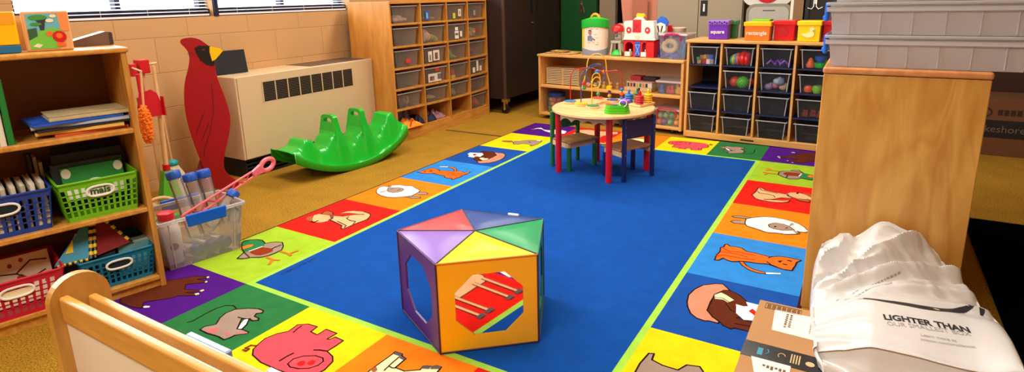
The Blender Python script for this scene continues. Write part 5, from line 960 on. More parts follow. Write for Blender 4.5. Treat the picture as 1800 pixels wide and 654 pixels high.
o = thing('toy_bucket', 'cream bucket with a red clip standing behind the blue cow toy', 'bucket', LS(1.275, .325, LH+.001), LS.rz)
B().lathe([(.05, 0), (.06, .24), (.063, .245), (.058, .25)], n=22, mt=mat('bucket_cream', '#d8b8a0', .5)).build('bucket_body', None, o, smooth=True)
B().bb(-.085, -.045, -.05, -.04, .20, .27).build('red_clip', REDP, o, bevel=.003)
# clear box with magenta handle
def clear_box(name, label, fr, x, y, z, w, d, h, lid, latch, handle, group=None, taper=.9, mt=None, cat='box'):
    o = thing(name, label, cat, fr(x, y, z), fr.rz, group)
    b = B(); k = taper
    b.add([(-w/2*k, d*(1-k)/2, 0), (w/2*k, d*(1-k)/2, 0), (w/2*k, d*(1+k)/2, 0), (-w/2*k, d*(1+k)/2, 0), (-w/2, 0, h), (w/2, 0, h), (w/2, d, h), (-w/2, d, h)], [(0, 1, 5, 4), (1, 2, 6, 5), (2, 3, 7, 6), (3, 0, 4, 7), (0, 3, 2, 1)])
    b.build('box_body', mt or CLEAR, o)
    if lid: B().bb(-w/2-.008, w/2+.008, -.008, d+.008, h-.004, h+.014).build('lid', lid, o, bevel=.004)
    if latch:
        for s in (-1, 1): B().bb(s*(w/2+.006)-.006, s*(w/2+.006)+.006, d*.3, d*.7, h-.03, h+.01).build('latch', latch, o, bevel=.003)
    if handle:
        B().tube([(-w*.30, -.006, h-.045), (-w*.31, -.016, h-.01), (-w*.22, -.026, h+.008), (0, -.03, h+.012), (w*.22, -.026, h+.008), (w*.31, -.016, h-.01), (w*.30, -.006, h-.045)], [.006, .006, .008, .010, .008, .006, .006], 8).build('handle', handle, o, smooth=True)
    return o
MAG = mat('magenta', '#c01870', .35); LIDW = clear('lid_frost', '#f2e4e4', .7, .3, .2)
clear_box('clear_box', 'large clear box with magenta handle holding yellow and blue shapes', LS, 1.335, .05, LH+.001, .235, .20, .20, LIDW, None, MAG, mt=clear('lavender_clear', '#b8b8dc', .28, .25, .12))
o = thing('yellow_ring', 'thick yellow ring toy inside the clear box with the magenta handle', 'toy', LS(1.30, .085, LH+.055), LS.rz)
b = B(); b.tube([(.052*math.cos(2*PI*k/20), 0, .055+.042*math.sin(2*PI*k/20)) for k in range(20)], .022, 8, closed=True); b.build('ring', mat('pale_yellow', '#f4da70', .4), o, smooth=True)
lump(None, LS, 1.31, .14, LH+.006, (.09, .07, .045), BLUEP, 12, 'blue blocks at the bottom of the clear box with the magenta handle', group=None)
lump(None, LS, 1.395, .13, LH+.006, (.04, .07, .13), mat('teal_toy', '#2c88a8', .4), 10, 'teal toy at the right inside the clear box with the magenta handle', group=None)
# middle shelf
o = thing('slatted_box', 'pale wooden box of many thin slats in two stacks on the middle shelf', 'box', LS(.035, .09, .333), LS.rz)
for s in (0, 1):
    b = B(); x0 = s*.185
    for k in range(9): b.bb(x0+.006, x0+.174, 0, .24, .008+k*.0165, .017+k*.0165)
    b.build('slats', mat('slat_pale', '#f0dcb0', .5), o)
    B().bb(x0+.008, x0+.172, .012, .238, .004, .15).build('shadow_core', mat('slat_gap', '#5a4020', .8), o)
for x0 in (0, .176, .184, .36): B().bb(x0, x0+.008, -.001, .24, 0, .158).build('upright', mat('slat_frame', '#e2c088', .5), o)
B().bb(0, .368, -.001, .24, .155, .162).build('top', mat('slat_frame', '#e2c088', .5), o)
for i, (x, c, c2) in enumerate([(.53, '#b86a3a', 'brown'), (.60, '#3c8a5a', 'green'), (.66, '#d8b04a', 'yellow'), (.73, '#b84a4a', 'red'), (.80, '#b88a5a', 'tan')]):
    o = thing('peg_toy', 'small %s wooden peg figure standing on the middle shelf behind the bead maze' % c2, 'toy', LS(x, .12, .333), LS.rz, 'peg figures on the middle shelf')
    B().lathe([(.020, 0), (.022, .02), (.012, .035)], n=14).build('body', mat('peg'+c, c, .5), o, smooth=True); B().sph((0, 0, .048), .015, 12, 8).build('head', mat('peg_head', '#d8a878', .5), o, smooth=True)
o = thing('lidded_box', 'box with black and cream animal picture squares on the middle shelf', 'box', LS(1.02, .10, .333), LS.rz)
B().bb(-.14, .12, -.01, .22, 0, .032).build('tray', mat('box_tray', '#e0bc88', .5), o, bevel=.002)
B().bb(-.12, .12, 0, .20, .033, .075).build('picture_band', mat('band_cream', '#e8dcc0', .6), o)
for k, c in enumerate(['#3c5a2c', '#a02c24', '#2c2420', '#c8a838', '#4a7a3a', '#d8843a', '#2a2a30', '#e4e0cc']): B().bb(-.115+.029*k, -.094+.029*k, -.0015, -.0003, .037, .07).build('picture_square', mat('sq'+c, c, .6), o)
B().bb(-.125, .125, -.004, .205, .075, .085).build('lid', mat('box_lid', '#d8a894', .5), o, bevel=.002)
for i, (x, w, c, h, l) in enumerate([(.955, .10, '#b0242c', .035, 'dark red small box on the left of the picture box lid'), (1.085, .12, '#241818', .03, 'black small box on the right of the picture box lid')]):
    o = thing('small_box', l, 'box', LS(x, .16, .4185), LS.rz, 'small boxes on the picture box'); B().bb(-w/2, w/2, 0, .10, 0, h).build('box_body', mat('sb'+c, c, .5), o, bevel=.003); B().bb(-w/2-.002, w/2+.002, -.002, .102, h*.6, h+.002).build('lid', mat('sb'+c, c, .5), o, bevel=.002)
clear_box('clear_box', 'low clear lidded box of coloured number blocks on the middle shelf', LS, 1.315, .07, .333, .235, .24, .10, LIDW, None, None)
for i, (x, c, n_, s) in enumerate([(-.085, '#1c5cc8', 'blue', .07), (-.035, '#d8182c', 'dark red', .06), (.01, '#e02434', 'bright red', .07), (.045, '#f8b414', 'amber', .085), (.07, '#f8c818', 'yellow', .06), (.085, '#14a04a', 'green', .05)]):
    o = thing('number_block', '%s plastic number block in the low clear box on the middle shelf' % n_, 'block', LS(1.315+x*.95, .105+.03*(i % 2), .336), LS.rz+R_(10*i), 'number blocks')
    B().bb(-.018, .018, -.012, .012, 0, s*.45).bb(-.012, .012, -.012, .012, s*.45, s).build('block', mat('nb'+c, c, .35), o, bevel=.004)
# bottom shelf
o = thing('plastic_jar', 'clear plastic jar with blue lid full of orange and green balls, bottom shelf left', 'jar', LS(.12, .14, .061), LS.rz)
B().lathe([(.075, .0), (.095, .01), (.098, .13), (.08, .15)], n=24, mt=CLEAR).build('jar_body', None, o, smooth=True)
B().lathe([(.085, .15), (.088, .152), (.088, .185), (.08, .19)], n=24, mt=DBLUE).build('lid', None, o, smooth=True)
bc = [('orange', '#f08030'), ('green', '#2f8c48'), ('red', '#c8202c'), ('amber', '#f0a030'), ('dark green', '#1f6c38'), ('crimson', '#b01c30')]
for k, (x, y, z) in enumerate([(-.06, -.03, .03), (-.02, -.06, .035), (.03, -.055, .03), (.065, -.02, .035), (-.055, -.03, .075), (-.01, -.06, .08), (.04, -.05, .08), (-.04, -.035, .118), (.01, -.05, .12), (.05, -.03, .118)]):
    n_, c = bc[[1, 1, 2, 5, 4, 0, 2, 3, 2, 5][k]]
    q = LS(.12+x, .14+y, .061+z-.02)
    o = thing('play_ball', '%s ball in the blue-lidded jar, %s' % (n_, ['low at its left', 'low in front left', 'low in front right', 'low at its right', 'middle left', 'middle front', 'middle right', 'upper left', 'upper front', 'upper right'][k]), 'ball', q, 0, 'balls in the jar')
    B().sph((0, 0, .02), .021, 12, 8, mat('ballc'+c, c, .4)).build('ball', None, o, smooth=True)
o = thing('red_tray', 'wide red plastic tray on the bottom shelf behind the table', 'tray', LS(.60, .12, .061), LS.rz)
B().hexa([(-.26, 0, 0), (.26, 0, 0), (.26, .22, 0), (-.26, .22, 0)], [(-.28, -.02, .09), (.28, -.02, .09), (.28, .24, .09), (-.28, .24, .09)]).build('tray_body', mat('tray_red', '#b81420', .4), o, bevel=.004)
B().bb(-.29, .29, -.03, .0, .085, .097).build('rim', REDP, o, bevel=.003)
clear_box('clear_box', 'clear box with red handle full of pastel balls on the bottom shelf', LS, 1.315, .045, .061, .245, .25, .135, LIDW, None, None)
hb = bpy.data.objects[[x.name for x in bpy.data.objects if x.name.startswith('clear_box')][-1]]
hb = [x for x in bpy.data.objects if x.get('label', '').startswith('clear box with red handle')][0]
B().tube([(-.085, -.012, .06), (-.088, -.018, .14), (-.07, -.02, .15), (.065, -.02, .15), (.085, -.018, .14), (.082, -.012, .08)], .006, 8).build('handle', REDP, hb, smooth=True)
pc = [('sage', '#8ab87a'), ('green', '#4a9c68'), ('mint', '#6ab08a'), ('yellow', '#f4c050'), ('amber', '#f0a040'), ('purple', '#7a6498'), ('orange', '#f06c40'), ('pale green', '#88c088')]
for k, (x, y, z, ci) in enumerate([(-.085, .04, .025, 6), (-.035, .03, .025, 5), (.02, .025, .028, 2), (.075, .03, .028, 4), (-.08, .05, .075, 0), (-.03, .05, .08, 7), (.03, .035, .085, 1), (.07, .05, .075, 3), (0, .05, .115, 1), (.05, .06, .115, 5)]):
    n_, c = pc[ci]
    o = thing('play_ball', '%s ball in the red-handled clear box, %s' % (n_, ['bottom left', 'bottom, second from left', 'bottom, third from left', 'bottom right', 'middle left', 'middle, second from left', 'middle, third from left', 'middle right', 'top left', 'top right'][k]), 'ball', LS(1.315+x, .045+y, .061+z-.022), 0, 'pastel balls in the box')
    B().sph((0, 0, .0245), .0255, 12, 8, mat('ballp'+c, c, .45)).build('ball', None, o, smooth=True)

# ------------------------------------------------------------------ bin shelf of sixteen cubbies
CB = Fr(.915, 3.435, R_(-4.4)); CW, CD, CH = 1.085, .38, .806
t = thing('cubby_shelf', 'pale wooden bin shelf with sixteen cubbies in four rows, right of the low shelf', 'shelf', CB(0, 0), CB.rz)
CX = [0, .2725, .541, .806, CW]
B().bb(-.012, CW+.012, -.008, CD, CH-.022, CH).build('top', BIRCHX, t, bevel=.004)
for x in (0, CW-.02): B().bb(x, x+.02, 0, CD, .012, CH-.022).build('side_panel', BIRCH, t, bevel=.002)
for x in CX[1:4]: B().bb(x-.008, x+.008, 0, CD-.01, .06, CH-.022).build('divider', BIRCH, t)
B().bb(.02, CW-.02, -.004, .02, .012, .058).build('base_board', BIRCHX, t, bevel=.002)
RZ2 = [.06, .245, .43, .612]
for c in range(4):
    a, e = CX[c]+(.02 if c == 0 else .008), CX[c+1]-(.02 if c == 3 else .008)
    for z in RZ2: B().bb(a, e, .004, CD-.01, z-.009, z).build('shelf', NAVY if z > .1 else BIRCHX, t)
B().bb(.02, CW-.02, CD-.01, CD, .06, CH-.022).build('back_panel', mat('navy_back', '#0c1226', .6), t)
B().bb(.46, .56, -.0048, -.0042, .028, .04).build('maker_mark', INK, t)
RIM2 = clear('bin_rim_clear', '#e8e8ee', .5, .15, .3)
CB_ = [('top', 'wooden blocks'), ('', '')]
CONT = {(0, 0): 'holding wooden blocks', (0, 1): 'holding red stacking rings', (0, 2): 'holding purple toys', (0, 3): 'holding cups and an orange toy', (1, 1): 'holding a spiky green ball', (1, 2): 'holding blurred pastel toys', (1, 3): 'holding orange and green fruit',
        (2, 0): 'empty looking', (2, 1): 'empty looking', (2, 2): 'empty looking', (2, 3): 'holding dark red toys', (3, 0): 'with reddish brown reflection', (3, 1): 'with green tinted contents', (3, 2): 'with a bright rim', (3, 3): 'nearest the end panel'}
def cbin(r, c):
    x = (CX[c]+CX[c+1])/2; z = [.612, .43, .245, .06][r]+.0005
    o = thing('clear_bin', 'clear cubby shelf bin, %s row, %s column, %s' % (['top', 'second', 'third', 'bottom'][r], CO[c], CONT[(r, c)]), 'bin', CB(x, .012, z), CB.rz, 'clear bins in the cubby shelf')
    w, d, h = .20, .30, .142
    b = B(); k = .86
    b.add([(-w/2*k, .014, 0), (w/2*k, .014, 0), (w/2*k, d*.96, 0), (-w/2*k, d*.96, 0), (-w/2, 0, h), (w/2, 0, h), (w/2, d, h), (-w/2, d, h)], [(0, 1, 5, 4), (1, 2, 6, 5), (2, 3, 7, 6), (3, 0, 4, 7), (0, 3, 2, 1)])
    b.build('bin_body', CLEARD, o)
    B().bb(-w/2-.014, w/2+.014, -.012, .002, h-.007, h).bb(-w/2-.014, w/2+.014, d, d+.01, h-.007, h).bb(-w/2-.014, -w/2, .002, d, h-.007, h).bb(w/2, w/2+.014, .002, d, h-.007, h).build('rim', RIM2, o, bevel=.002)
    for s in (-1, 1): B().cyl((s*w/2*.88, .012, .004), (s*w/2, -.002, h-.008), .004, n=6).build('corner_rib', RIM2, o)
    return x, z
for r in range(4):
    for c in range(4):
        if (r, c) == (1, 0): continue
        cbin(r, c)
def inb(r, c, dx, dy, dz=0): return CB((CX[c]+CX[c+1])/2+dx, .012+dy, [.612, .43, .245, .06][r]+.003+dz)
def toy(name, label, cat, loc, group, parts, rz=None):
    o = thing(name, label, cat, loc, CB.rz if rz is None else rz, group)
    for nm, mt, b, sm in parts: b.build(nm, mt, o, smooth=sm)
    return o
WBk = mat('wood_block', '#c89058', .5)
for k, (dx, dy, dz, s, m_, l) in enumerate([(-.05, .05, 0, .03, WBk, 'brown wooden block low at the left'), (-.01, .045, 0, .035, mat('block_red', '#c83228', .4), 'red block low in the middle'), (.035, .04, 0, .038, WHITE, 'white block low in front'), (.06, .09, 0, .034, BLUEP, 'blue block low at the right'), (-.045, .09, .032, .032, WBk, 'brown wooden block on top at the left'), (.0, .06, .038, .032, mat('block_tan', '#d8a468', .5), 'tan block on top in the middle'), (.045, .05, .042, .03, BLUEP, 'blue block on top at the right'), (-.06, .04, .03, .022, GREENP, 'small green block at the left edge')]):
    toy('toy_block', l+' of the top left clear bin', 'block', inb(0, 0, dx, dy, dz), 'blocks in the top left bin', [('block', m_, B().bb(-s/2, s/2, -s/2, s/2, 0, s), False)], CB.rz+.5*k)
for k, (dx, rr, m_, n_) in enumerate([(-.065, .036, GREENP, 'green'), (-.050, .040, YELP, 'yellow'), (-.034, .044, mat('ring_cyan', '#30a8d8', .3), 'cyan'), (-.018, .046, ORANP, 'orange'), (-.002, .048, REDP, 'inner red'), (.022, .05, mat('ring_red', '#e02018', .3), 'wide red'), (.05, .046, mat('ring_red2', '#d81c24', .3), 'right red')]):
    toy('stacking_ring', '%s stacking ring on its edge in the top row second bin' % n_, 'ring', inb(0, 1, dx, .06, 0), 'stacking rings in the bin', [('ring', m_, B().tube([(0, rr*.8*math.cos(2*PI*q/18), rr+rr*.8*math.sin(2*PI*q/18)) for q in range(18)], rr*.3 if k < 5 else rr*.42, 8, closed=True), True)])
for k, (dx, dy, a, l) in enumerate([(-.045, .05, .3, 'left purple'), (.0, .07, -.4, 'middle purple'), (.05, .05, .2, 'right purple'), (.02, .11, 1.2, 'rear purple')]):
    toy('purple_toy', l+' curved toy in the top row third bin', 'toy', inb(0, 2, dx, dy, .0), 'purple toys in the bin', [('body', PURP, B().tube([(-.03, 0, .015), (0, 0, .045), (.03, 0, .018)], .011, 8).sph((.03, 0, .018), .015, 10, 7), True)], CB.rz+a)
toy('orange_pear', 'orange pear shaped toy in the top right clear bin', 'toy', inb(0, 3, -.045, .05), None, [('body', ORANP, B().lathe([(.0, 0), (.028, .006), (.032, .025), (.02, .05), (.012, .07), (0, .078)], n=16), True)])
toy('green_cup', 'green toy cup in the top right clear bin', 'cup', inb(0, 3, .02, .05), None, [('cup', GREENP, B().lathe([(.02, 0), (.036, .008), (.042, .04), (.038, .042)], n=18), True)])
toy('blue_cup', 'blue toy bowl above the green cup in the top right bin', 'cup', inb(0, 3, .018, .07, .043), None, [('cup', BLUEP, B().lathe([(.02, 0), (.038, .02), (.042, .045), (.036, .046)], n=18), True)])
toy('green_cup', 'dark green toy cup at the right side of the top right bin', 'cup', inb(0, 3, .068, .09), None, [('cup', mat('cup_dgreen', '#3a8c2c', .4), B().lathe([(.02, 0), (.03, .02), (.034, .06), (.03, .062)], n=18), True)])
b = B().sph((0, 0, .046), .042, 18, 12)
for k in range(90):
    zz = 1-2*(k+.5)/90; rr = math.sqrt(1-zz*zz); a = k*2.399963
    d = Vector((rr*math.cos(a), rr*math.sin(a), zz)); c0 = Vector((0, 0, .046)); b.cyl(c0+d*.040, c0+d*.049, .0035, .0015, 5)
toy('spiky_ball', 'bright green spiky ball in the second row second bin', 'ball', inb(1, 1, .022, .065), None, [('ball', mat('spiky_green', '#58c838', .4), b, False)])
toy('play_ball', 'orange-red ball left of the green spiky ball', 'ball', inb(1, 1, -.045, .09), None, [('ball', mat('ball_or', '#e04820', .4), B().sph((0, 0, .044), .042, 18, 12), True)])
toy('play_ball', 'red-orange ball at the right behind the green spiky ball', 'ball', inb(1, 1, .060, .16), None, [('ball', mat('ball_or2', '#d83c20', .4), B().sph((0, 0, .036), .034, 16, 10), True)])
for k, (c, dx, dz) in enumerate([('#8f7fa8', -.05, .0), ('#c87888', -.01, .01), ('#b8c8d8', .01, .045), ('#c8a890', .05, .0), ('#7888b0', .03, .04)]):
    toy('small_toy', ['lavender', 'rose', 'pale blue', 'beige', 'slate blue'][k]+' toy piece in the second row third bin', 'toy', inb(1, 2, dx, .06+.02*(k % 2), dz), 'pastel toys in the bin', [('body', mat('pastel'+c, c, .5), B().sph((0, 0, .025), (.032, .025, .026), 10, 7).sph((.015, 0, .045), .014, 8, 6), True)])
toy('orange_fruit', 'orange toy fruit in the second row right bin', 'toy', inb(1, 3, -.045, .055), None, [('body', ORANP, B().lathe([(.0, 0), (.026, .006), (.034, .028), (.026, .05), (0, .056)], n=16), True)])
toy('green_apple', 'green toy apple in the second row right bin', 'toy', inb(1, 3, .015, .05), None, [('body', mat('apple', '#7cc82c', .35), B().lathe([(.0, .004), (.024, 0), (.036, .03), (.028, .056), (0, .05)], n=16), True), ('stalk', mat('stalk', '#4a3018', .6), B().cyl((0, 0, .048), (.004, 0, .064), .003, n=6), False)])
toy('purple_toy', 'dark purple toy at the right of the green apple', 'toy', inb(1, 3, .065, .08), None, [('body', mat('dpurple', '#3a2850', .4), B().sph((0, 0, .032), (.028, .03, .032), 12, 8), True)])
for k in range(3): toy('dark_red_toy', ['left', 'middle', 'right'][k]+' dark red toy car in the third row right bin', 'toy', inb(2, 3, -.05+.05*k, .07+.02*(k % 2)), 'dark red toys in the bin', [('body', mat('dkred', '#7c1c1c', .4), B().bb(-.02, .02, -.035, .035, .008, .035).bb(-.016, .016, -.018, .018, .035, .055), False), ('wheel', BLACK, B().cyl((-.022, -.02, .01), (.022, -.02, .01), .010, n=10).cyl((-.022, .02, .01), (.022, .02, .01), .010, n=10), False)])
# shape boxes on top
def lid_box(label, x, y, w, d, h, body, lid, rz=0, textstr=None, tsz=.04, wave=False, name='shape_box'):
    o = thing(name, label, 'box', CB(x, y, CH+.001), CB.rz+R_(rz), 'coloured boxes on the cubby shelf'); k = .93; lh = .033
    B().hexa([(-w/2*k, 0, 0), (w/2*k, 0, 0), (w/2*k, d*k, 0), (-w/2*k, d*k, 0)], [(-w/2+.003, 0, h-lh*.6), (w/2-.003, 0, h-lh*.6), (w/2-.003, d, h-lh*.6), (-w/2+.003, d, h-lh*.6)]).build('box_body', body, o, bevel=.004)
    B().bb(-w/2-.004, w/2+.004, -.006, d+.006, h-lh, h).build('lid', lid, o, bevel=.005)
    if wave:
        for q in range(8): B().cyl((-w/2+.012+q*(w-.024)/7, -.0065, h-.012-.008*(q % 2)), (-w/2+.012+q*(w-.024)/7, -.009, h-.012-.008*(q % 2)), .007, n=10).build('lid_dot', mat('dot_purple', '#3c1470', .4), o)
    if textstr: text('lettering', textstr, tsz, (-.004, -.004, h*.40), (R_(90), 0, 0), WHITE, o, depth=.001, bold=.0006)
    return o
VIO = mat('box_violet', '#6a26b8', .4); VIOL = mat('lid_violet', '#9a6ad8', .4)
lid_box('purple box reading square with a scalloped lilac lid on the cubby shelf', .212, .09, .155, .13, .148, VIO, VIOL, 3, 'square', .040, True)
lid_box('dark green box half hidden behind the purple square box', .245, .24, .13, .12, .14, mat('box_green', '#1a6a2c', .4), mat('lid_green', '#258a3a', .4), 3)
lid_box('orange box reading rectangle with a yellow lid on the cubby shelf', .515, .05, .19, .14, .140, mat('box_orange', '#fb7a12', .4), YELP, 1, 'rectangle', .040)
o = lid_box('lime green lid edge of the box behind the orange rectangle box', .50, .21, .13, .12, .152, mat('box_lime', '#5cb82c', .4), LIMEP, 1)
o = lid_box('plain red box with a faint raised apple picture on the cubby shelf', .695, .10, .15, .13, .148, REDP, mat('lid_red', '#d8141c', .35), -1)
B().prism(E_(0, .065, .028, .026), (0, .001, 0), (1, 0, 0), (0, 0, 1), .005, mat('raised_red', '#b00e18', .4)).prism([(0, .088), (.012, .098), (.004, .086)], (0, .001, 0), (1, 0, 0), (0, 0, 1), .004, mat('raised_red', '#b00e18', .4)).build('raised_apple', None, o)
o = lid_box('yellow box with a raised duck picture on the cubby shelf', .872, .05, .155, .15, .148, mat('box_yellow', '#f8d00c', .35), mat('lid_yellow', '#fbd814', .35), 0)
B().prism([(-.052, .058), (-.03, .058), (-.01, .062), (.004, .070), (.006, .080), (.002, .092), (.012, .104), (.026, .103), (.031, .095), (.046, .090), (.031, .085), (.024, .076), (.036, .062), (.036, .044), (.020, .032), (-.012, .030), (-.036, .040)], (0, -.003, 0), (1, 0, 0), (0, 0, 1), .003, mat('duck_pale', '#fdf0a4', .4)).build('raised_duck', None, o)
lid_box('red box at the right end beside the yellow duck box', 1.00, .10, .09, .13, .148, REDP, mat('lid_red', '#d8141c', .35), -1)

# ------------------------------------------------------------------ round table and chairs
TC = (.700, 2.200); TR = .337; TZ = .455
t = thing('round_table', 'small round birch play table with red legs standing on the rug', 'table', (TC[0], TC[1], 0))
tt = B().lathe([(TR-.006, TZ-.022), (TR, TZ-.018), (TR, TZ-.005), (TR-.005, TZ)], n=64, mt=MAPLE); tt.build('tabletop', None, t, smooth=True)
LG = [(.424, 2.047), (.842, 1.966), (.973, 2.364), (.555, 2.445)]
RL = mat('leg_red', '#c40f1e', .3)
ctr = Vector((sum(p[0] for p in LG)/4, sum(p[1] for p in LG)/4))
LG2 = []
for p in LG:
    d = Vector(p)-ctr; d = d*(1-.02/d.length); q = ctr+d-Vector(TC); LG2.append(q)
    B().cyl((q.x, q.y, .0085), (q.x, q.y, TZ-.0225), .020, .021, 16).build('leg', RL, t, smooth=True)
for k in range(4):
    a = LG2[k]; c = LG2[(k+1) % 4]; u = (c-a).normalized(); L_ = (c-a).length; n = Vector((u.y, -u.x)); a = a+u*.02; L_ -= .04
    poly = [(0, TZ-.023), (0, TZ-.088)]; N_ = 48
    for q in range(N_+1):
        x = L_*q/N_; poly.append((x, TZ-.088+.022*abs(math.sin(PI*4*q/N_))**.8))
    poly += [(L_, TZ-.023)]
    B().prism(poly, (a.x-n.x*.006, a.y-n.y*.006, 0), (u.x, u.y, 0), (0, 0, 1), .012).build('scalloped_apron', MAPLE, t)
def chair(label, back, front, bh, col, seatz=.215, panel=None, pz=.27):
    """back: two post points, front: two leg points, in floor coordinates"""
    b0, b1 = Vector(back[0]), Vector(back[1]); f0, f1 = Vector(front[0]), Vector(front[1])
    c = (b0+b1+f0+f1)/4; ux = ((b1-b0)+(f1-f0)).normalized(); rz = math.atan2(ux.y, ux.x); uy = Vector((-ux.y, ux.x))
    w = ((b1-b0).length+(f1-f0).length)/2; s = (b0-f0).dot(uy); d = abs(((b0+b1)/2-(f0+f1)/2).dot(uy)); sg = 1 if ((b0+b1)/2-(f0+f1)/2).dot(uy) > 0 else -1
    o = thing('play_chair', label, 'chair', (c.x, c.y, 0), rz, 'small play chairs at the round table')
    m_ = mat(*col)
    for sx_ in (-1, 1):
        B().cyl((sx_*w/2, sg*d/2, .0085), (sx_*w/2, sg*d/2, bh), .015, .016, 12).sph((sx_*w/2, sg*d/2, bh), (.016, .016, .006), 12, 6).build('leg', m_, o, smooth=True)
        B().cyl((sx_*w/2, -sg*d/2, .0085), (sx_*w/2, -sg*d/2, seatz-.045), .0165, .0165, 12).build('leg', m_, o, smooth=True)
    SW_ = wood('seat_board', '#9c6a38', '#bb8a52', 'Y', 5, stretch=8)
    B().bb(-w/2-.012, w/2+.012, -d/2-.03, d/2-.017 if sg > 0 else d/2+.03, seatz-.014, seatz).build('seat', SW_, o, bevel=.005) if sg > 0 else B().bb(-w/2-.012, w/2+.012, -d/2+.017, d/2+.03, seatz-.014, seatz).build('seat', SW_, o, bevel=.005)
    for sx_ in (-1, 1): B().bb(sx_*(w/2+.002)-.006, sx_*(w/2+.002)+.006, -d/2+.0, d/2-.0, seatz-.048, seatz-.0145).build('side_rail', MAPLE, o)
    B().bb(-w/2, w/2, -sg*d/2-.006, -sg*d/2+.006, seatz-.048, seatz-.0145).build('front_rail', MAPLE, o)
    B().bb(-w/2+.012, w/2-.012, sg*d/2-.007, sg*d/2+.007, pz, bh-.012).build('backrest', panel or m_, o, bevel=.003)
    for sx_ in (-1, 1):
        for z in (pz+.03, bh-.05, seatz-.03): B().cyl((sx_*w/2, sg*(d/2+.014), z), (sx_*w/2, sg*(d/2+.018), z), .004, n=8).build('screw_cap', mat('screw', '#8a8a9a', .3, .6), o)
    return o
chair('small chair with green legs and wooden seat left of the round table', [(.330, 2.172), (.424, 2.379)], [(.500, 2.110), (.595, 2.332)], .395, ('chair_green', '#1c6c2a', .35))
chair('small chair with dark blue back and legs right of the round table', [(.915, 2.052), (1.028, 2.258)], [(.749, 2.108), (.861, 2.339)], .415, ('chair_blue', '#121f5c', .35), pz=.285)

# ------------------------------------------------------------------ things on the table
o = thing('bead_maze', 'wooden bead maze with looping red, yellow and blue wires standing on the round table', 'toy', (TC[0], TC[1], TZ+.0005))
O3 = Vector((TC[0], TC[1], TZ+.0005))
L3 = lambda P: [Vector(p)-O3 for p in P]
PD = L3(D['pads']); cx_, cy_ = (PD[0].x+PD[1].x+PD[2].x+PD[3].x+PD[4].x)/5, sum(p.y for p in PD)/5
sb_ = B()
for p in PD:
    u = Vector((p.x-cx_, p.y-cy_)); n = Vector((-u.y, u.x)).normalized()*.028
    sb_.prism([(cx_+n.x, cy_+n.y), (cx_-n.x, cy_-n.y), (p.x-n.x, p.y-n.y), (p.x+n.x, p.y+n.y)], (0, 0, 0), (1, 0, 0), (0, 1, 0), .014)
    sb_.cyl((p.x, p.y, 0), (p.x, p.y, .0145), .046, n=24)
sb_.cyl((cx_, cy_, 0), (cx_, cy_, .0148), .07, n=20)
sb_.build('star_base', MAPLE, o)
for p, c in zip(PD, ['#3f86b8', '#f0c020', '#3a8c50', '#d83c2c', '#2a5aa0']): B().cyl((p.x, p.y, .015), (p.x, p.y, .018), .041, n=24).build('painted_disc', mat('disc'+c, c, .4), o)
def wsm(P):
    Q = [Vector(p) for p in P]
    for _ in range(2):
        R = [Q[0]]
        for a, c in zip(Q, Q[1:]): R += [a*.75+c*.25, a*.25+c*.75]
        Q = R+[Q[-1]]
    return Q
for k, c, nm in (('w_red', '#c8141c', 'red_wire'), ('w_yel', '#f0b428', 'yellow_wire'), ('w_yel2', '#f2bc2c', 'yellow_wire'), ('w_blue', '#34508c', 'blue_wire'), ('w_yel3', '#f0b428', 'yellow_wire')):
    P = L3(D[k]); B().tube(wsm(P), .0036, 8).build(nm, mat('wire'+c, c, .3), o, smooth=True)
BCOL = dict(blue='#1c78d0', orange='#f46018', red='#c8142c', green='#2c8c4c', pink='#c87888', yellow='#f8c414', purple='#4c2c6c', gold='#d8a848')
for it in D['beads']:
    p = Vector(it[2:])-O3; r = it[1]
    b = B(); 
    if it[0] in ('yellow',) and r > .015: b.bb(p.x-r, p.x+r, p.y-r, p.y+r, p.z-r*.8, p.z+r*.8)
    else: b.sph(p, (r, r, r*.92), 14, 10)
    b.build('bead', mat('bead_'+it[0], BCOL[it[0]], .3), o, smooth=it[0] != 'yellow' or r < .015)
gt = D['greentoy']; a = Vector(gt[0][:2]); 
o = thing('stacking_toy', 'lime green stacked oval toy with red and blue patches at the front of the table', 'toy', (.862, 2.030, TZ+.0008), R_(25))
def cap_shape(l, r, n=10): return [(l/2+r*math.cos(-PI/2+PI*k/n), r*math.sin(-PI/2+PI*k/n)) for k in range(n+1)]+[(-l/2-r*math.cos(-PI/2+PI*k/n), -r*math.sin(-PI/2+PI*k/n)) for k in range(n+1)]
LM = mat('toy_lime', '#4cc41c', .35)
for k in range(3): B().prism(cap_shape(.075-.004*k, .042-.002*k), (0, 0, k*.0175), (1, 0, 0), (0, 1, 0), .0165).build('layer', LM, o, bevel=.003)
B().prism(E_(-.035, .005, .036, .024, 20), (0, 0, .0525), (1, 0, 0), (0, 1, 0), .003, mat('patch_red', '#e04838', .4)).build('red_patch', None, o)
B().prism(E_(-.015, -.018, .020, .012, 16), (0, 0, .0556), (1, 0, 0), (0, 1, 0), .002, mat('patch_blue', '#5c8cc8', .4)).build('blue_patch', None, o)
o = thing('flower_toy', 'purple flower toy with a white loop lying on the lime green toy', 'toy', (.905, 2.048, TZ+.054), R_(20))
b = B()
for k in range(7): a = 2*PI*k/7; b.sph((.022*math.cos(a), .022*math.sin(a), .018), (.015, .015, .014), 10, 7)
b.sph((0, 0, .022), (.018, .018, .018), 12, 8); b.build('petals', mat('flower_purple', '#9058d8', .4), o, smooth=True)
B().tube([(-.01+.022*math.cos(2*PI*k/16), -.034, .012+.020*math.sin(2*PI*k/16)) for k in range(16)], .003, 6, closed=True).build('white_loop', WHITE, o, smooth=True)
o = thing('peg_board', 'square wooden peg board with coloured stacking rings at the right of the table', 'toy', (.888, 2.355, TZ+.0008), R_(-20))
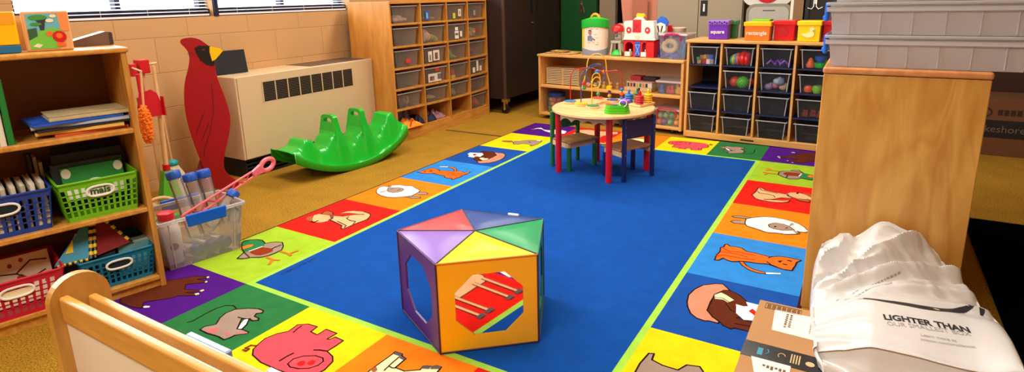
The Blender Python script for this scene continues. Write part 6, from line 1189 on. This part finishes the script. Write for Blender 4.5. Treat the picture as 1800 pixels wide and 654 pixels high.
B().bb(-.078, .078, -.078, .078, 0, .016).build('board', MAPLE, o, bevel=.003)
for x, y, c, n in ((-.045, -.045, 'bead_blue', 4), (.045, -.045, 'bead_red', 4), (-.045, .045, 'bead_green', 4), (.045, .045, 'bead_yellow', 4), (0, .0, 'bead_orange', 3)):
    m_ = MATS[c]
    B().cyl((x, y, .016), (x, y, .095 if n == 4 else .105), .008, n=12).sph((x, y, .095 if n == 4 else .105), .009, 10, 7).build('peg', m_ if n == 4 else mat('peg_dark', '#3a2418', .5), o, smooth=True)
    for k in range(n): B().lathe([(.012, .0), (.026, .001), (.029, .006), (.026, .012), (.012, .013)], (x, y, .0165+.0145*k), n=20).build('peg_ring', m_, o, smooth=True)

# ------------------------------------------------------------------ pentagon mirror toy
PT = [Vector((p[0], p[1], 0)) for p in D['pent']]; pc_ = sum(PT, Vector())/5; PH = .327; z0 = .0088
o = thing('pentagon_toy', 'five-sided padded fabric play block with octagonal mirrors and coloured wedges on top', 'toy', (pc_.x, pc_.y, z0))
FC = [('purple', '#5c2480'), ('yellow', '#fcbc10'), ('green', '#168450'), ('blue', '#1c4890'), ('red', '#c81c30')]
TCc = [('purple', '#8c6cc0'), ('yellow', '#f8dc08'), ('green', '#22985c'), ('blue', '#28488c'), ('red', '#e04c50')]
MIRR = mat('acrylic_mirror', '#e6e6ea', .035, 1)
P0 = [p-pc_ for p in PT]
VN = dict(var=.05, vscale=14, bump=.25, bscale=18)
for k in range(5):
    a, c = P0[k], P0[(k+1) % 5]; u = (c-a).normalized(); L_ = (c-a).length; n = Vector((u.y, -u.x, 0))
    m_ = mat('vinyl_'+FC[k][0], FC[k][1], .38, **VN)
    # face with an octagonal opening
    x0, x1, q0, q1 = .17*L_, .85*L_, .17*PH, .85*PH; cxx = .27*(x1-x0); czz = .27*(q1-q0)
    oc = [(x0+cxx, q0), (x1-cxx, q0), (x1, q0+czz), (x1, q1-czz), (x1-cxx, q1), (x0+cxx, q1), (x0, q1-czz), (x0, q0+czz)]
    ou = [(0, 0), (L_, 0), (L_, 0), (L_, PH), (L_, PH), (0, PH), (0, PH), (0, 0)]
    ou = [(x0+cxx, 0), (L_, 0), (L_, q0+czz), (L_, PH), (x1-cxx, PH), (0, PH), (0, q1-czz), (0, 0)]
    b = B(); th = .022
    def W3(p, d): return a+u*p[0]+Vector((0, 0, p[1]))+n*d
    v = [W3(p, 0) for p in ou]+[W3(p, 0) for p in oc]+[W3(p, -.0045) for p in oc]
    f = [(i, (i+1) % 8, 8+(i+1) % 8, 8+i) for i in range(8)]+[(8+i, 8+(i+1) % 8, 16+(i+1) % 8, 16+i) for i in range(8)]
    b.add(v, f); fo = b.build('side_panel', m_, o)
    B().add([W3(p, -.004) for p in oc]+[W3(p, -.008) for p in oc], [tuple(range(8)), tuple(range(15, 7, -1))]).build('mirror', MIRR, fo)
    # top wedge, slightly padded
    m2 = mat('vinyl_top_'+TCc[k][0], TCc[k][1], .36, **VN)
    ce = Vector((0, 0, PH+.012)); g = .004
    A1, C1 = a+Vector((0, 0, PH)), c+Vector((0, 0, PH)); md = (A1+C1+ce)/3
    A2, C2, E2 = [md+(p-md)*(.965) for p in (A1, C1, ce)]
    tri = B(); N_ = 8; vv = []; idx = {}
    for i in range(N_+1):
        for j in range(N_+1-i):
            w1, w2, w3 = i/N_, j/N_, 1-(i+j)/N_; p = A2*w1+C2*w2+E2*w3; h = .010*min(1, min(w1, w2, w3)*6)**.5
            idx[(i, j)] = len(vv); vv.append(p+Vector((0, 0, .001+h)))
    ff = []
    for i in range(N_):
        for j in range(N_-i):
            ff.append((idx[(i, j)], idx[(i+1, j)], idx[(i, j+1)]))
            if i+j < N_-1: ff.append((idx[(i+1, j)], idx[(i+1, j+1)], idx[(i, j+1)]))
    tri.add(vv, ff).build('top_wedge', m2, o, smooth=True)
    B().tube([A1, C1], .0035, 6).build('piping', mat('piping_'+FC[k][0], {'purple': '#4a1c6c', 'yellow': '#c87c08', 'green': '#1c7c50', 'blue': '#14264c', 'red': '#8c1424'}[FC[k][0]], .5), o)
    B().tube([a, A1], .0035, 6).build('corner_seam', mat('seam_dark', '#3a1c3c', .5), o)
    B().tube([a+Vector((0, 0, .002)), c+Vector((0, 0, .002))], .0035, 6).build('bottom_seam', mat('seam_dark', '#3a1c3c', .5), o)
    B().tube([A1+Vector((0, 0, .001)), ce+Vector((0, 0, .001))], .003, 6).build('wedge_seam', mat('seam_top', '#2c2440', .5), o)
B().prism([(p.x, p.y) for p in P0], (0, 0, 0), (1, 0, 0), (0, 1, 0), .004).prism([(p.x*.995, p.y*.995) for p in P0], (0, 0, PH-.004), (1, 0, 0), (0, 1, 0), .003).build('inner_foam', mat('foam_dark', '#26202c', .8), o)
a, c = P0[3], P0[4]; mid = a.lerp(c, .35)+Vector((0, 0, PH+.004)); u = (c-a).normalized()
B().tube([mid-u*.022, mid+u*.022], .006, 8).build('white_tag', WHITE, o, bevel=0)

# ------------------------------------------------------------------ crate of sensory bottles
CR = Fr(-.435, -.105, R_(80)); z0 = .0085
CRM = clear('crate_plastic', '#e4dce4', .30, .25, .16)
o = thing('plastic_crate', 'clear plastic crate with blue latches holding bottles, on the rug corner beside the bookcase', 'crate', CR(0, 0, z0), CR.rz)
w0, w1, d0, d1, hh = .315, .365, .24, .27, .235
lo = [(.008, 0, 0), (.008+w0, 0, 0), (.008+w0, d0, 0), (.008, d0, 0)]; hi = [(-.012, -.018, hh), (-.012+w1, -.018, hh), (-.012+w1, d1-.02, hh), (-.012, d1-.02, hh)]
B().add(lo+hi, [(0, 1, 5, 4), (1, 2, 6, 5), (2, 3, 7, 6), (3, 0, 4, 7), (0, 3, 2, 1)]).build('crate_body', CRM, o)
b = B()
b.bb(-.025, w1, -.032, -.018, hh-.012, hh+.003).bb(-.025, w1, d1-.02, d1-.006, hh-.012, hh+.003).bb(-.026, -.012, -.018, d1-.02, hh-.012, hh+.003).bb(w1-.012, w1+.002, -.018, d1-.02, hh-.012, hh+.003)
b.build('rim', clear('crate_rim', '#e4dcdc', .5, .2, .2), o, bevel=.003)
for P_ in ([(.03, -.004, .01), (.02, -.018, hh-.01)], [(w0-.02, -.004, .01), (w0, -.018, hh-.01)]): B().tube(P_, .003, 6).build('corner_rib', clear('crate_rim', '#e4dcdc', .5, .2, .2), o)
for yy in (-.036, d1): B().hexa([(.095, yy-.004, hh-.045), (.265, yy-.004, hh-.045), (.265, yy+.006, hh-.045), (.095, yy+.006, hh-.045)], [(.09, yy-.006, hh+.012), (.27, yy-.006, hh+.012), (.27, yy+.010, hh+.012), (.09, yy+.010, hh+.012)]).build('latch', BLUEP, o, bevel=.005)
TB = clear('bottle_clear', '#faf4ee', .2, .10, .28)
def bottle(label, foot, cap, r=.027, capmt=None, fill=None):
    a, c = Vector(foot), Vector(cap); d = (c-a); L_ = d.length; q = d.to_track_quat('Z', 'Y')
    o = thing('sensory_bottle', label, 'bottle', a, rot=q.to_euler(), group='blue-capped clear bottles')
    B().cyl((0, 0, 0), (0, 0, L_-.045), r, r, 20).cyl((0, 0, L_-.045), (0, 0, L_-.035), r, r*.8, 20).build('bottle_body', TB, o, smooth=True)
    B().lathe([(r*.9, L_-.038), (r*1.12, L_-.036), (r*1.12, L_-.006), (r*.95, L_)], n=20).build('cap', capmt or DBLUE, o, smooth=True)
    if fill: B().cyl((0, 0, .003), (0, 0, fill[0]), r*.86, r*.86, 14).build('filling', mat(*fill[1]), o)
    return o
BLc = mat('cap_blue', '#0f4fb0', .4)
T_ = D['tub']
c0 = [(-.60, .045), (-.60, .125), (-.60, .20)]
caps = T_['caps']
bottle('clear bottle with blue cap leaning up out of the crate, leftmost', (-.505, .075, .10), (caps[0][0]+.005, caps[0][1]-.005, caps[0][2]+.022), .029, BLc)
bottle('clear bottle with blue cap leaning up out of the crate, middle of three', (-.52, .15, .09), (caps[1][0], caps[1][1], caps[1][2]+.02), .028, BLc)
bottle('clear bottle with blue cap leaning up out of the crate, right of three', (-.54, .215, .10), (caps[2][0], caps[2][1], caps[2][2]+.022), .028, BLc)
bottle('clear bottle with blue cap tilted over the right rim of the crate', (-.475, .135, .13), (-.475, .288, .265), .026, BLc)
for k, (x, y, z) in enumerate([(-.445, .055, .047), (-.438, .12, .042), (-.432, .185, .04)]):
    bottle('clear bottle lying in the crate, its dark blue cap low at the front, %s' % ['left', 'middle', 'right'][k], (-.62, y-.03, .045), (x, y, z), .027, mat('cap_dark', '#0c2c6c', .4))
bottle('clear bottle lying low at the left side of the crate', (-.62, -.03, .05), (-.46, -.035, .055), .026, mat('cap_dark2', '#1c3c78', .4))
o = thing('white_jug', 'white plastic jug with a red screw cap at the left of the crate', 'jug', (-.50, -.048, z0+.012), CR.rz)
B().lathe([(.045, 0), (.050, .01), (.050, .15), (.042, .185), (.030, .20), (.028, .205)], n=22, mt=mat('jug_white', '#d8ccc4', .4)).build('jug_body', None, o, smooth=True)
B().lathe([(.031, .206), (.034, .208), (.034, .238), (.030, .241)], n=22, mt=mat('cap_red', '#e01c2c', .4)).build('cap', None, o, smooth=True)
B().prism(E_(.0, .085, .018, .018), (0, -.0508, 0), (1, 0, 0), (0, 0, 1), .0005, INK).build('printed_mark', None, o)
# pink wand
o = thing('pink_wand', 'long pink plastic lattice wand with a round loop handle sticking out of the crate', 'toy', (0, 0, 0))
a, c = Vector((-.50, .03, .200)), Vector((-.50, .47, .333)); u = (c-a).normalized(); nx = Vector((0, -u.z, u.y)); L_ = (c-a).length
O_ = Vector((-.50, .25, .26)); o.location = O_; a = a-O_; c = c-O_
PK = mat('wand_pink', '#f0707c', .35)
b = B(); hw = .020
for s in (-1, 1): b.tube([a+nx*hw*s, a+u*(L_*.86)+nx*hw*s*.7], .0055, 6)
b.tube([a-nx*hw, a+nx*hw], .0055, 6)
b.build('rail', PK, o, smooth=True)
b = B()
for k in range(9):
    p = a+u*(L_*.84*k/9); q = a+u*(L_*.84*(k+1)/9); s = 1 if k % 2 else -1; b.tube([p+nx*hw*.9*s, q-nx*hw*.85*s], .004, 6)
b.build('lattice', mat('wand_red', '#d83848', .4), o, smooth=True)
hd = c+u*.035
ringp = [hd+u*(.040*math.cos(2*PI*k/24))+nx*(.028*math.sin(2*PI*k/24)) for k in range(24)]
B().tube(ringp, .012, 8, closed=True).hexa([c-u*.06-nx*.014+Vector((-.008, 0, 0)), c-u*.06+nx*.014+Vector((-.008, 0, 0)), c-u*.06+nx*.014+Vector((.008, 0, 0)), c-u*.06-nx*.014+Vector((.008, 0, 0))], [c+nx*-.024+Vector((-.010, 0, 0)), c+nx*.024+Vector((-.010, 0, 0)), c+nx*.024+Vector((.010, 0, 0)), c+nx*-.024+Vector((.010, 0, 0))]).build('loop_handle', PK, o, smooth=True)
# small hoop toy behind the crate
o = thing('wooden_hoop', 'wooden hoop toy with a green band on the carpet behind the crate', 'toy', (-.95, .16, .001), R_(70))
b = B().tube([(.09*math.cos(PI*k/14), 0, .10+.09*math.sin(PI*k/14)) for k in range(15)], .010, 8).cyl((-.09, 0, 0), (-.09, 0, .10), .010, n=8).cyl((.09, 0, 0), (.09, 0, .10), .010, n=8).bb(-.11, .11, -.03, .03, 0, .016)
b.build('hoop', DOWEL, o, smooth=True); B().bb(-.08, .08, -.02, .02, .04, .085).build('green_band', mat('band_lime', '#5ec82c', .4), o)

# ------------------------------------------------------------------ low divider in the left foreground
o = thing('room_divider', 'low birch divider with rounded end post, two rails and white panel, left foreground', 'divider', (.70, -.855, 0))
MP = wood('post_birch', '#b98438', '#d29e4c', 'Z', 4, rough=.3, stretch=7)
arch = [(-.062, 0), (.058, 0), (.058, .50)]
for k in range(17):
    a = PI*k/16; arch.append((-.002+.060*math.cos(a), .538+.060*math.sin(a)))
arch += [(-.062, .50)]
for x in (0, 1.30): B().prism(arch, (x-.022, 0, 0), (0, 1, 0), (0, 0, 1), .022).build('end_post', MP, o, bevel=.007, seg=3)
B().bb(.0, 1.28, -.044, -.024, .500, .560).build('front_rail', RAIL, o, bevel=.006, seg=3)
B().bb(.0, 1.28, .010, .028, .505, .540).build('rear_rail', RAIL, o, bevel=.005, seg=3)
B().bb(.0, 1.28, -.044, -.024, .06, .11).build('front_rail', RAIL, o, bevel=.006, seg=3)
B().bb(.0, 1.28, -.038, -.030, .11, .50).build('white_panel', mat('white_board', '#e4dccc', .35), o)
B().cyl((.35, -.039, .455), (.35, -.043, .455), .006, n=12).build('screw', mat('screw_brown', '#5a4a34', .4), o)
B().bb(.0, 1.28, -.03, .03, .06, .075).build('lower_shelf', MP, o)
o = thing('blue_book', 'pale blue book lying on the rear rail side of the low divider', 'book', (1.055, -.805, .0))
B().bb(-.025, .11, -.012, .004, .076, .524).build('cover', mat('pale_blue', '#8fa8d0', .4), o, bevel=.003)
B().bb(-.022, .107, -.009, .001, .5241, .5248).build('pages', mat('blue_pages', '#a4b8dc', .6), o)
o = thing('pink_book', 'pale pink book standing in the low divider right of the blue one', 'book', (1.30, -.805, 0))
B().bb(-.02, .22, -.012, .004, .076, .526).build('cover', mat('pale_pink', '#f0b8a0', .4), o, bevel=.004)
B().bb(-.016, .21, -.009, .001, .5261, .5275).build('pages', PAPER, o)

# ------------------------------------------------------------------ tall end panel cabinet on the right
EX0, EX1, EY0, EZ = 2.040, 2.500, .906, .914
o = thing('end_cabinet', 'tall birch plywood cabinet seen from its plain grained end, right of the rug', 'cabinet', (EX0, EY0, 0))
B().bb(0, EX1-EX0, 0, .02, 0, EZ-.024).build('end_panel', PLY, o, bevel=.003)
B().bb(0, EX1-EX0, 1.28, 1.30, 0, EZ-.024).build('end_panel', PLY, o, bevel=.003)
B().bb(-.003, EX1-EX0+.003, -.004, 1.305, EZ-.022, EZ).build('top', wood('top_birch', '#c07c44', '#d8965c', 'Y', 4, stretch=7), o, bevel=.007, seg=3)
B().bb(.0, .014, .02, 1.28, 0, EZ-.024).build('back_panel', PLY, o)
for z in (.05, .33, .61): B().bb(.014, EX1-EX0, .02, 1.28, z-.018, z).build('shelf', BIRCHX, o)
# storage boxes on it
for i, (z, h, x0, x1, lb) in enumerate([(EZ+.001, .098, 2.045, 2.585, 'long frosted storage box with blue latches, lowest on the end cabinet'), (EZ+.1095, .098, 2.040, 2.60, 'long frosted storage box with blue latches, second of the stack on the end cabinet'), (EZ+.218, .11, 2.045, 2.60, 'long frosted storage box on top of the stack, cut by the picture edge')]):
    o = thing('storage_box', lb, 'box', (x0, .925, z), R_(-.4), 'stacked storage boxes'); w = x1-x0; d = .36
    b = B(); b.add([(.012, .01, 0), (w-.012, .01, 0), (w-.012, d-.01, 0), (.012, d-.01, 0), (0, 0, h), (w, 0, h), (w, d, h), (0, d, h)], [(0, 1, 5, 4), (1, 2, 6, 5), (2, 3, 7, 6), (3, 0, 4, 7), (0, 3, 2, 1)])
    b.build('box_body', FROST, o)
    B().bb(-.010, w+.010, -.010, d+.010, h-.012, h-.006).bb(-.010, w+.010, -.010, -.004, h-.022, h-.006).bb(-.010, -.004, -.01, d+.01, h-.022, h-.006).build('rim', clear('rim_frost', '#ffffff', .8, .3, .2, .5), o, bevel=.002)
    B().bb(-.012, w+.012, -.012, d+.012, h-.001, h+.0095).build('lid', clear('lid_frosty', '#fffdfd', .75, .3, .2, .5), o, bevel=.003)
    for q in range(6): B().bb(.06+q*(w-.12)/5-.0015, .06+q*(w-.12)/5+.0015, -.003, .002, .006, h-.024).build('front_rib', clear('rim_frost', '#ffffff', .8, .3, .2, .5), o)
    for s in (0, 1):
        x = -.016 if s == 0 else w+.004
        B().bb(x, x+.012, .0, .13, h-.055, h+.009).bb(x+(-.005 if s == 0 else .005), x+.012+(-.005 if s == 0 else .005), .01, .12, h-.05, h-.035).build('latch', mat('latch_blue', '#1070f0', .35), o, bevel=.004)

# ------------------------------------------------------------------ carton and mailer bag in the right foreground
K1 = mat('kraft', '#b08050', .8, var=.06, vscale=12)
cx0, cx1, cy0, cy1, cz = 1.966, 2.505, -.34, .311, .30
o = thing('shipping_carton', 'brown cardboard shipping carton with dark tape and white labels under the mailer bag', 'box', (0, 0, 0))
o.location = (cx0, cy0, 0); sh_ = Vector((cx0, cy0, 0))
fz = .0088
B().bb(0, cx1-cx0, 0, cy1-cy0, fz, cz-.003).build('carton_body', K1, o, bevel=.004)
my = .045-cy0
B().hexa([(0, 0, cz-.003), (cx1-cx0, 0, cz-.003), (cx1-cx0, my-.001, cz-.003), (0, my-.001, cz-.003)], [(0, 0, cz), (cx1-cx0, 0, cz), (cx1-cx0, my-.001, cz), (0, my-.001, cz)]).build('flap', K1, o)
B().hexa([(0, my+.001, cz-.003), (cx1-cx0, my+.001, cz-.003), (cx1-cx0, cy1-cy0, cz-.003), (0, cy1-cy0, cz-.003)], [(0, my+.001, cz), (cx1-cx0, my+.001, cz), (cx1-cx0, cy1-cy0, cz), (0, cy1-cy0, cz)]).build('flap', K1, o)
TPM = mat('tape_black', '#16181c', .25)
B().hexa([(-.0008, my-.038, cz), (cx1-cx0, my-.038, cz), (cx1-cx0, my+.034, cz), (-.0008, my+.034, cz)], [(-.0008, my-.038, cz+.0008), (cx1-cx0, my-.038, cz+.0008), (cx1-cx0, my+.034, cz+.0008), (-.0008, my+.034, cz+.0008)]).bb(-.0012, 0, my-.036, my+.032, .22, cz+.0006).build('tape', TPM, o)
C3 = lambda P, dz=0: [Vector((p[0], p[1], cz+dz))-sh_ for p in P]
def patch(P, dz, mt, name): B().add(C3(P, dz), [tuple(range(len(P)))]).build(name, mt, o)
LABM = mat('label_white', '#f2e8d8', .5)
patch(D['carton']['lab'], .0006, LABM, 'shipping_label'); patch(D['carton']['lab2'], .0010, LABM, 'shipping_label')
b = B(); Rn = random.Random(5)
for col_ in (2.042, 2.052):
    y = .262
    while y > .19: w = Rn.uniform(.003, .009); b.bb(col_-cx0, col_+.006-cx0, y-w-cy0, y-cy0, cz+.0008, cz+.0009); y -= w+.003
y = .25
while y > .18: w = Rn.uniform(.002, .006); b.bb(2.103-cx0, 2.106-cx0, y-w-cy0, y-cy0, cz+.0008, cz+.0009); y -= w+.003
for k in range(6): b.bb(2.02+.009*k-cx0, 2.026+.009*k-cx0, -.02-.004*(k % 3)-cy0, -.012-cy0, cz+.0012, cz+.0013)
tag(b.build('label_print', mat('print_brown', '#6a4a38', .7), o), kind='stuff')
b = B()
for k in range(26):
    if k % 4 != 3: b.bb(1.990+.0032*k-cx0, 1.9918+.0032*k-cx0, .274-cy0, .296-cy0, cz+.0004, cz+.0005)
b.tube([(1.984-cx0, .270-cy0, cz+.0004), (2.076-cx0, .270-cy0, cz+.0004), (2.076-cx0, .300-cy0, cz+.0004), (1.984-cx0, .300-cy0, cz+.0004)], .0009, 4, closed=True)
b.build('printed_stamp', mat('stamp_brown', '#4c3018', .8), o)
b = B()
b.tube([(2.055-cx0+.008*math.cos(2*PI*k/14), my+.0+.010*math.sin(2*PI*k/14), cz+.001) for k in range(10)], .0012, 4)
for k in range(4): b.bb(2.075+.006*k-cx0, 2.078+.006*k-cx0, my-.02, my+.02, cz+.0009, cz+.0011)
b.cyl((2.118-cx0, my-.005, cz+.0008), (2.118-cx0, my-.005, cz+.0012), .010, n=16)
b.build('tape_print', mat('tape_pale', '#c8a878', .5), o)
b = B(); b.bb(2.0-cx0, 2.012-cx0, my-.02, my+.012, cz+.0009, cz+.0011).tube([(2.02-cx0, my-.012, cz+.001), (2.026-cx0, my, cz+.001), (2.022-cx0, my+.012, cz+.001)], .0014, 4)
b.build('tape_print', mat('tape_teal', '#2c8ca8', .5), o)

# mailer bag: control rows measured in the room, smoothed and creased
from mathutils import noise
G = [[Vector(p) for p in r] for r in D['bag']]
def basez(p): return cz+.0022 if p.y < cy1+.02 and p.x < cx1 else .012
rows = []
for ri, r in enumerate(G):
    L0, Rr = r[0], r[-1]; bl = cz+.0022 if L0.y < .33 else .012; brr = cz+.0022 if Rr.y < .33 else .012
    l1 = Vector((L0.x+.004, L0.y, bl+(L0.z-bl)*.45)); l0 = Vector((L0.x+.012, L0.y, bl))
    r1 = Vector((Rr.x+.006, Rr.y, brr+(Rr.z-brr)*.5)); r0 = Vector((Rr.x-.004, Rr.y, brr))
    rows.append([l0, l1]+r+[r1, r0])
    if ri == 4: rows.append([Vector((p.x, p.y-.010, p.z-.003)) for p in rows[-1]])
fr_ = [Vector((p.x, -.012, cz+.0022 if True else 0)) for p in rows[-1]]
rows.append(fr_)
bk_ = [Vector((p.x, .893, .012)) for p in rows[0]]
mid_ = [Vector((p.x, .885, max(.012, p.z*.55))) for p in rows[0]]
rows = [bk_, mid_]+rows
def cr(p0, p1, p2, p3, t): return .5*((2*p1)+(-p0+p2)*t+(2*p0-5*p1+4*p2-p3)*t*t+(-p0+3*p1-3*p2+p3)*t*t*t)
def upsample(L_, k):
    out = []
    n = len(L_)
    for i in range(n-1):
        for q in range(k): out.append(cr(L_[max(0, i-1)], L_[i], L_[i+1], L_[min(n-1, i+2)], q/k))
    return out+[L_[-1]]
KU = 13
rows = [upsample(r, KU) for r in rows]
cols_ = list(zip(*rows)); KV = 36; cols_ = [upsample(list(c), KV) for c in cols_]; rows = list(zip(*cols_))
NR, NC = len(rows), len(rows[0])
vs = []
for i, r in enumerate(rows):
    for j, p in enumerate(r):
        p = Vector(p)
        top = 1 if 2*KU < j < NC-1-2*KU else .3
        loose = max(0, min(1, (p.y-.27)/.22)); edge = max(0, min(1, (2.235-p.x)/.05))
        frontf = max(0, min(1, (.09-p.y)/.05))*.5
        am = (.024*loose+.014*edge*(.4+.6*loose)+.006*frontf)*top
        q = Vector((p.x*1.0, p.y*1.0, p.z))
        # long creases fanning out from the tied lower left
        ang = math.atan2(p.y-.08, p.x-1.84); rad = math.hypot(p.y-.08, p.x-1.84)
        n1_ = noise.noise(Vector((ang*6.5, rad*1.6, 1.3))); n2_ = noise.noise(Vector((ang*13+4, rad*3, 7.1))); n3_ = noise.noise(Vector((p.x*16+p.y*9, p.y*13-p.x*7, 2.2)))
        cre = (.55-abs(n1_)*3.4)*1.25 + (.3-abs(n2_)*2.4)*.85 + (.25-abs(n3_)*1.6)*.18
        fine = noise.noise(q*40)*.12
        dz = am*(cre+fine)+.0012*noise.noise(q*22)
        if i < 2*KV or p.z < .05: dz *= .2
        p.z = max(p.z+dz, .012 if p.y > .33 else cz+.0022)
        if p.y > .88: p.y = .898 if p.y > .898 else p.y
        vs.append(p)
fs = []
for i in range(NR-1):
    for j in range(NC-1): a = i*NC+j; fs.append((a, a+1, a+NC+1, a+NC))
o = thing('mailer_bag', 'crumpled white plastic mailer bag reading LIGHTER THAN, lying on the brown carton', 'bag', (2.30, .30, 0))
off = Vector((2.30, .30, 0))
BM = mat('mailer_white', '#d2cfcc', .3, coat=.3)
bo_ = B().add([p-off for p in vs], fs).build('bag_skin', BM, o, smooth=True)
for p in bo_.data.polygons: p.use_smooth = True
B().add([p-off for p in vs[:NC]]+[], [tuple(range(NC))] if False else []) 
bvh = BVHTree.FromPolygons([tuple(p) for p in vs], [tuple(reversed(f)) for f in fs])
def drape(ob_, lift=.0007):
    me = ob_.data; M_ = ob_.matrix_basis
    for v in me.vertices:
        w = M_ @ v.co; hit = bvh.ray_cast(Vector((w.x, w.y, 1)), Vector((0, 0, -1)))
        z = hit[0].z if hit[0] else .39
        v.co = Vector((w.x, w.y, z+lift))-off
    ob_.matrix_basis = Matrix(); ob_.parent = o
PRN = mat('mailer_print', '#26262c', .5); PRG = mat('mailer_print_grey', '#9a948c', .5)
def bag_text(s, a, c, size, mt, name, bold=0, yk=1.3):
    a = Vector(a); c = Vector(c); ang = math.atan2(c.y-a.y, c.x-a.x)
    tx = text(name, s, size, (a.x, a.y, 0), (0, 0, ang), mt, None, depth=0, align='LEFT', bold=bold)
    bb_ = [v.co.x for v in tx.data.vertices]; wd = max(bb_)-min(bb_); k = (c-a).length/wd
    bm = bmesh.new(); bm.from_mesh(tx.data); bmesh.ops.triangulate(bm, faces=bm.faces); bm.to_mesh(tx.data); bm.free()
    tx.scale = (k, k*yk, 1); bpy.context.view_layer.update(); M_ = Matrix.LocRotScale(tx.location, tx.rotation_euler, tx.scale); tx.matrix_basis = M_
    drape(tx); return tx
BP = D['bag_px']
bag_text('LIGHTER THAN', BP['l1'][0], BP['l1'][1], .03, PRN, 'bag_lettering', .0012)
bag_text('OUR SMALLEST BOX', BP['l2'][0], BP['l2'][1], .02, PRG, 'bag_lettering')
bag_text('Learn more at', (BP['l3'][0][0], BP['l3'][0][1], 0), (BP['l3'][1][0], BP['l3'][1][1], 0), .01, PRG, 'bag_lettering')
bag_text('amazon.com/smallboxes', BP['l4'][0], BP['l4'][1], .01, PRG, 'bag_lettering')
def swoosh(P, ws, name, mt=PRN):
    P = wsm([Vector((p[0], p[1], 0)) for p in P]); n = len(P); b = B(); L_ = []; R2 = []
    for i, p in enumerate(P):
        d = (P[min(i+1, n-1)]-P[max(i-1, 0)]).normalized(); nn_ = Vector((-d.y, d.x, 0)); tt_ = i/(n-1); w = ws(tt_)
        L_.append(p+nn_*w); R2.append(p-nn_*w)
    b.add(L_+R2, [(i, i+1, n+i+1, n+i) for i in range(n-1)]); ob_ = b.build(name, mt, None); drape(ob_)
swoosh(BP['smile'], lambda t: .0015+.0095*math.sin(PI*min(1, t**1.4*1.02))**.9, 'printed_smile')
swoosh(BP['arrow'], lambda t: .002+.0055*math.sin(PI*t), 'printed_arrow')
for k, key in enumerate(('h1', 'h2')):
    a, c = [Vector((p[0], p[1], 0)) for p in BP[key]]
    b = B(); Rn = random.Random(k)
    L_ = (c-a).length; u = (c-a).normalized(); nn_ = Vector((-u.y, u.x, 0)); x = 0
    while x < L_:
        w = Rn.uniform(.004, .012); b.add([a+u*x-nn_*.002, a+u*(x+w)-nn_*.002, a+u*(x+w)+nn_*.002, a+u*x+nn_*.002], [(0, 1, 2, 3)]); x += w+.004
    drape(b.build('faint_print', PRG, None))

# ------------------------------------------------------------------ camera
yaw, pitch, roll = 0.5451, 0.2338, -0.0244
cp = (5.3978*.4, -3.4467*.4, 2.9351*.4); FPX = 1029.64; CX_, CY_ = 900, 240.16
fwd = Vector((-math.sin(yaw)*math.cos(pitch), math.cos(yaw)*math.cos(pitch), -math.sin(pitch)))
rt = Vector((math.cos(yaw), math.sin(yaw), 0)); up = rt.cross(fwd)
rt, up = rt*math.cos(roll)+up*math.sin(roll), -rt*math.sin(roll)+up*math.cos(roll)
cam = bpy.data.cameras.new('camera'); co = bpy.data.objects.new('camera', cam); COL.objects.link(co)
M3 = Matrix((rt, up, -fwd)).transposed().to_4x4(); M3.translation = cp; co.matrix_world = M3
cam.sensor_fit = 'HORIZONTAL'; cam.sensor_width = 36; cam.lens = FPX/1800*36
cam.shift_x = (900-CX_)/1800; cam.shift_y = -(327-CY_)/1800
cam.clip_start = .02
scn.camera = co
scn.view_settings.view_transform = 'Standard'; scn.view_settings.look = 'None'; scn.view_settings.gamma = 1; scn.view_settings.exposure = EXPO
scn.view_settings.use_curve_mapping = False
scn.cycles.use_denoising = True
scn.cycles.max_bounces = 10; scn.cycles.transparent_max_bounces = 24; scn.cycles.diffuse_bounces = 4; scn.cycles.glossy_bounces = 3
scn.cycles.sample_clamp_indirect = 8; scn.cycles.caustics_reflective = False; scn.cycles.caustics_refractive = False
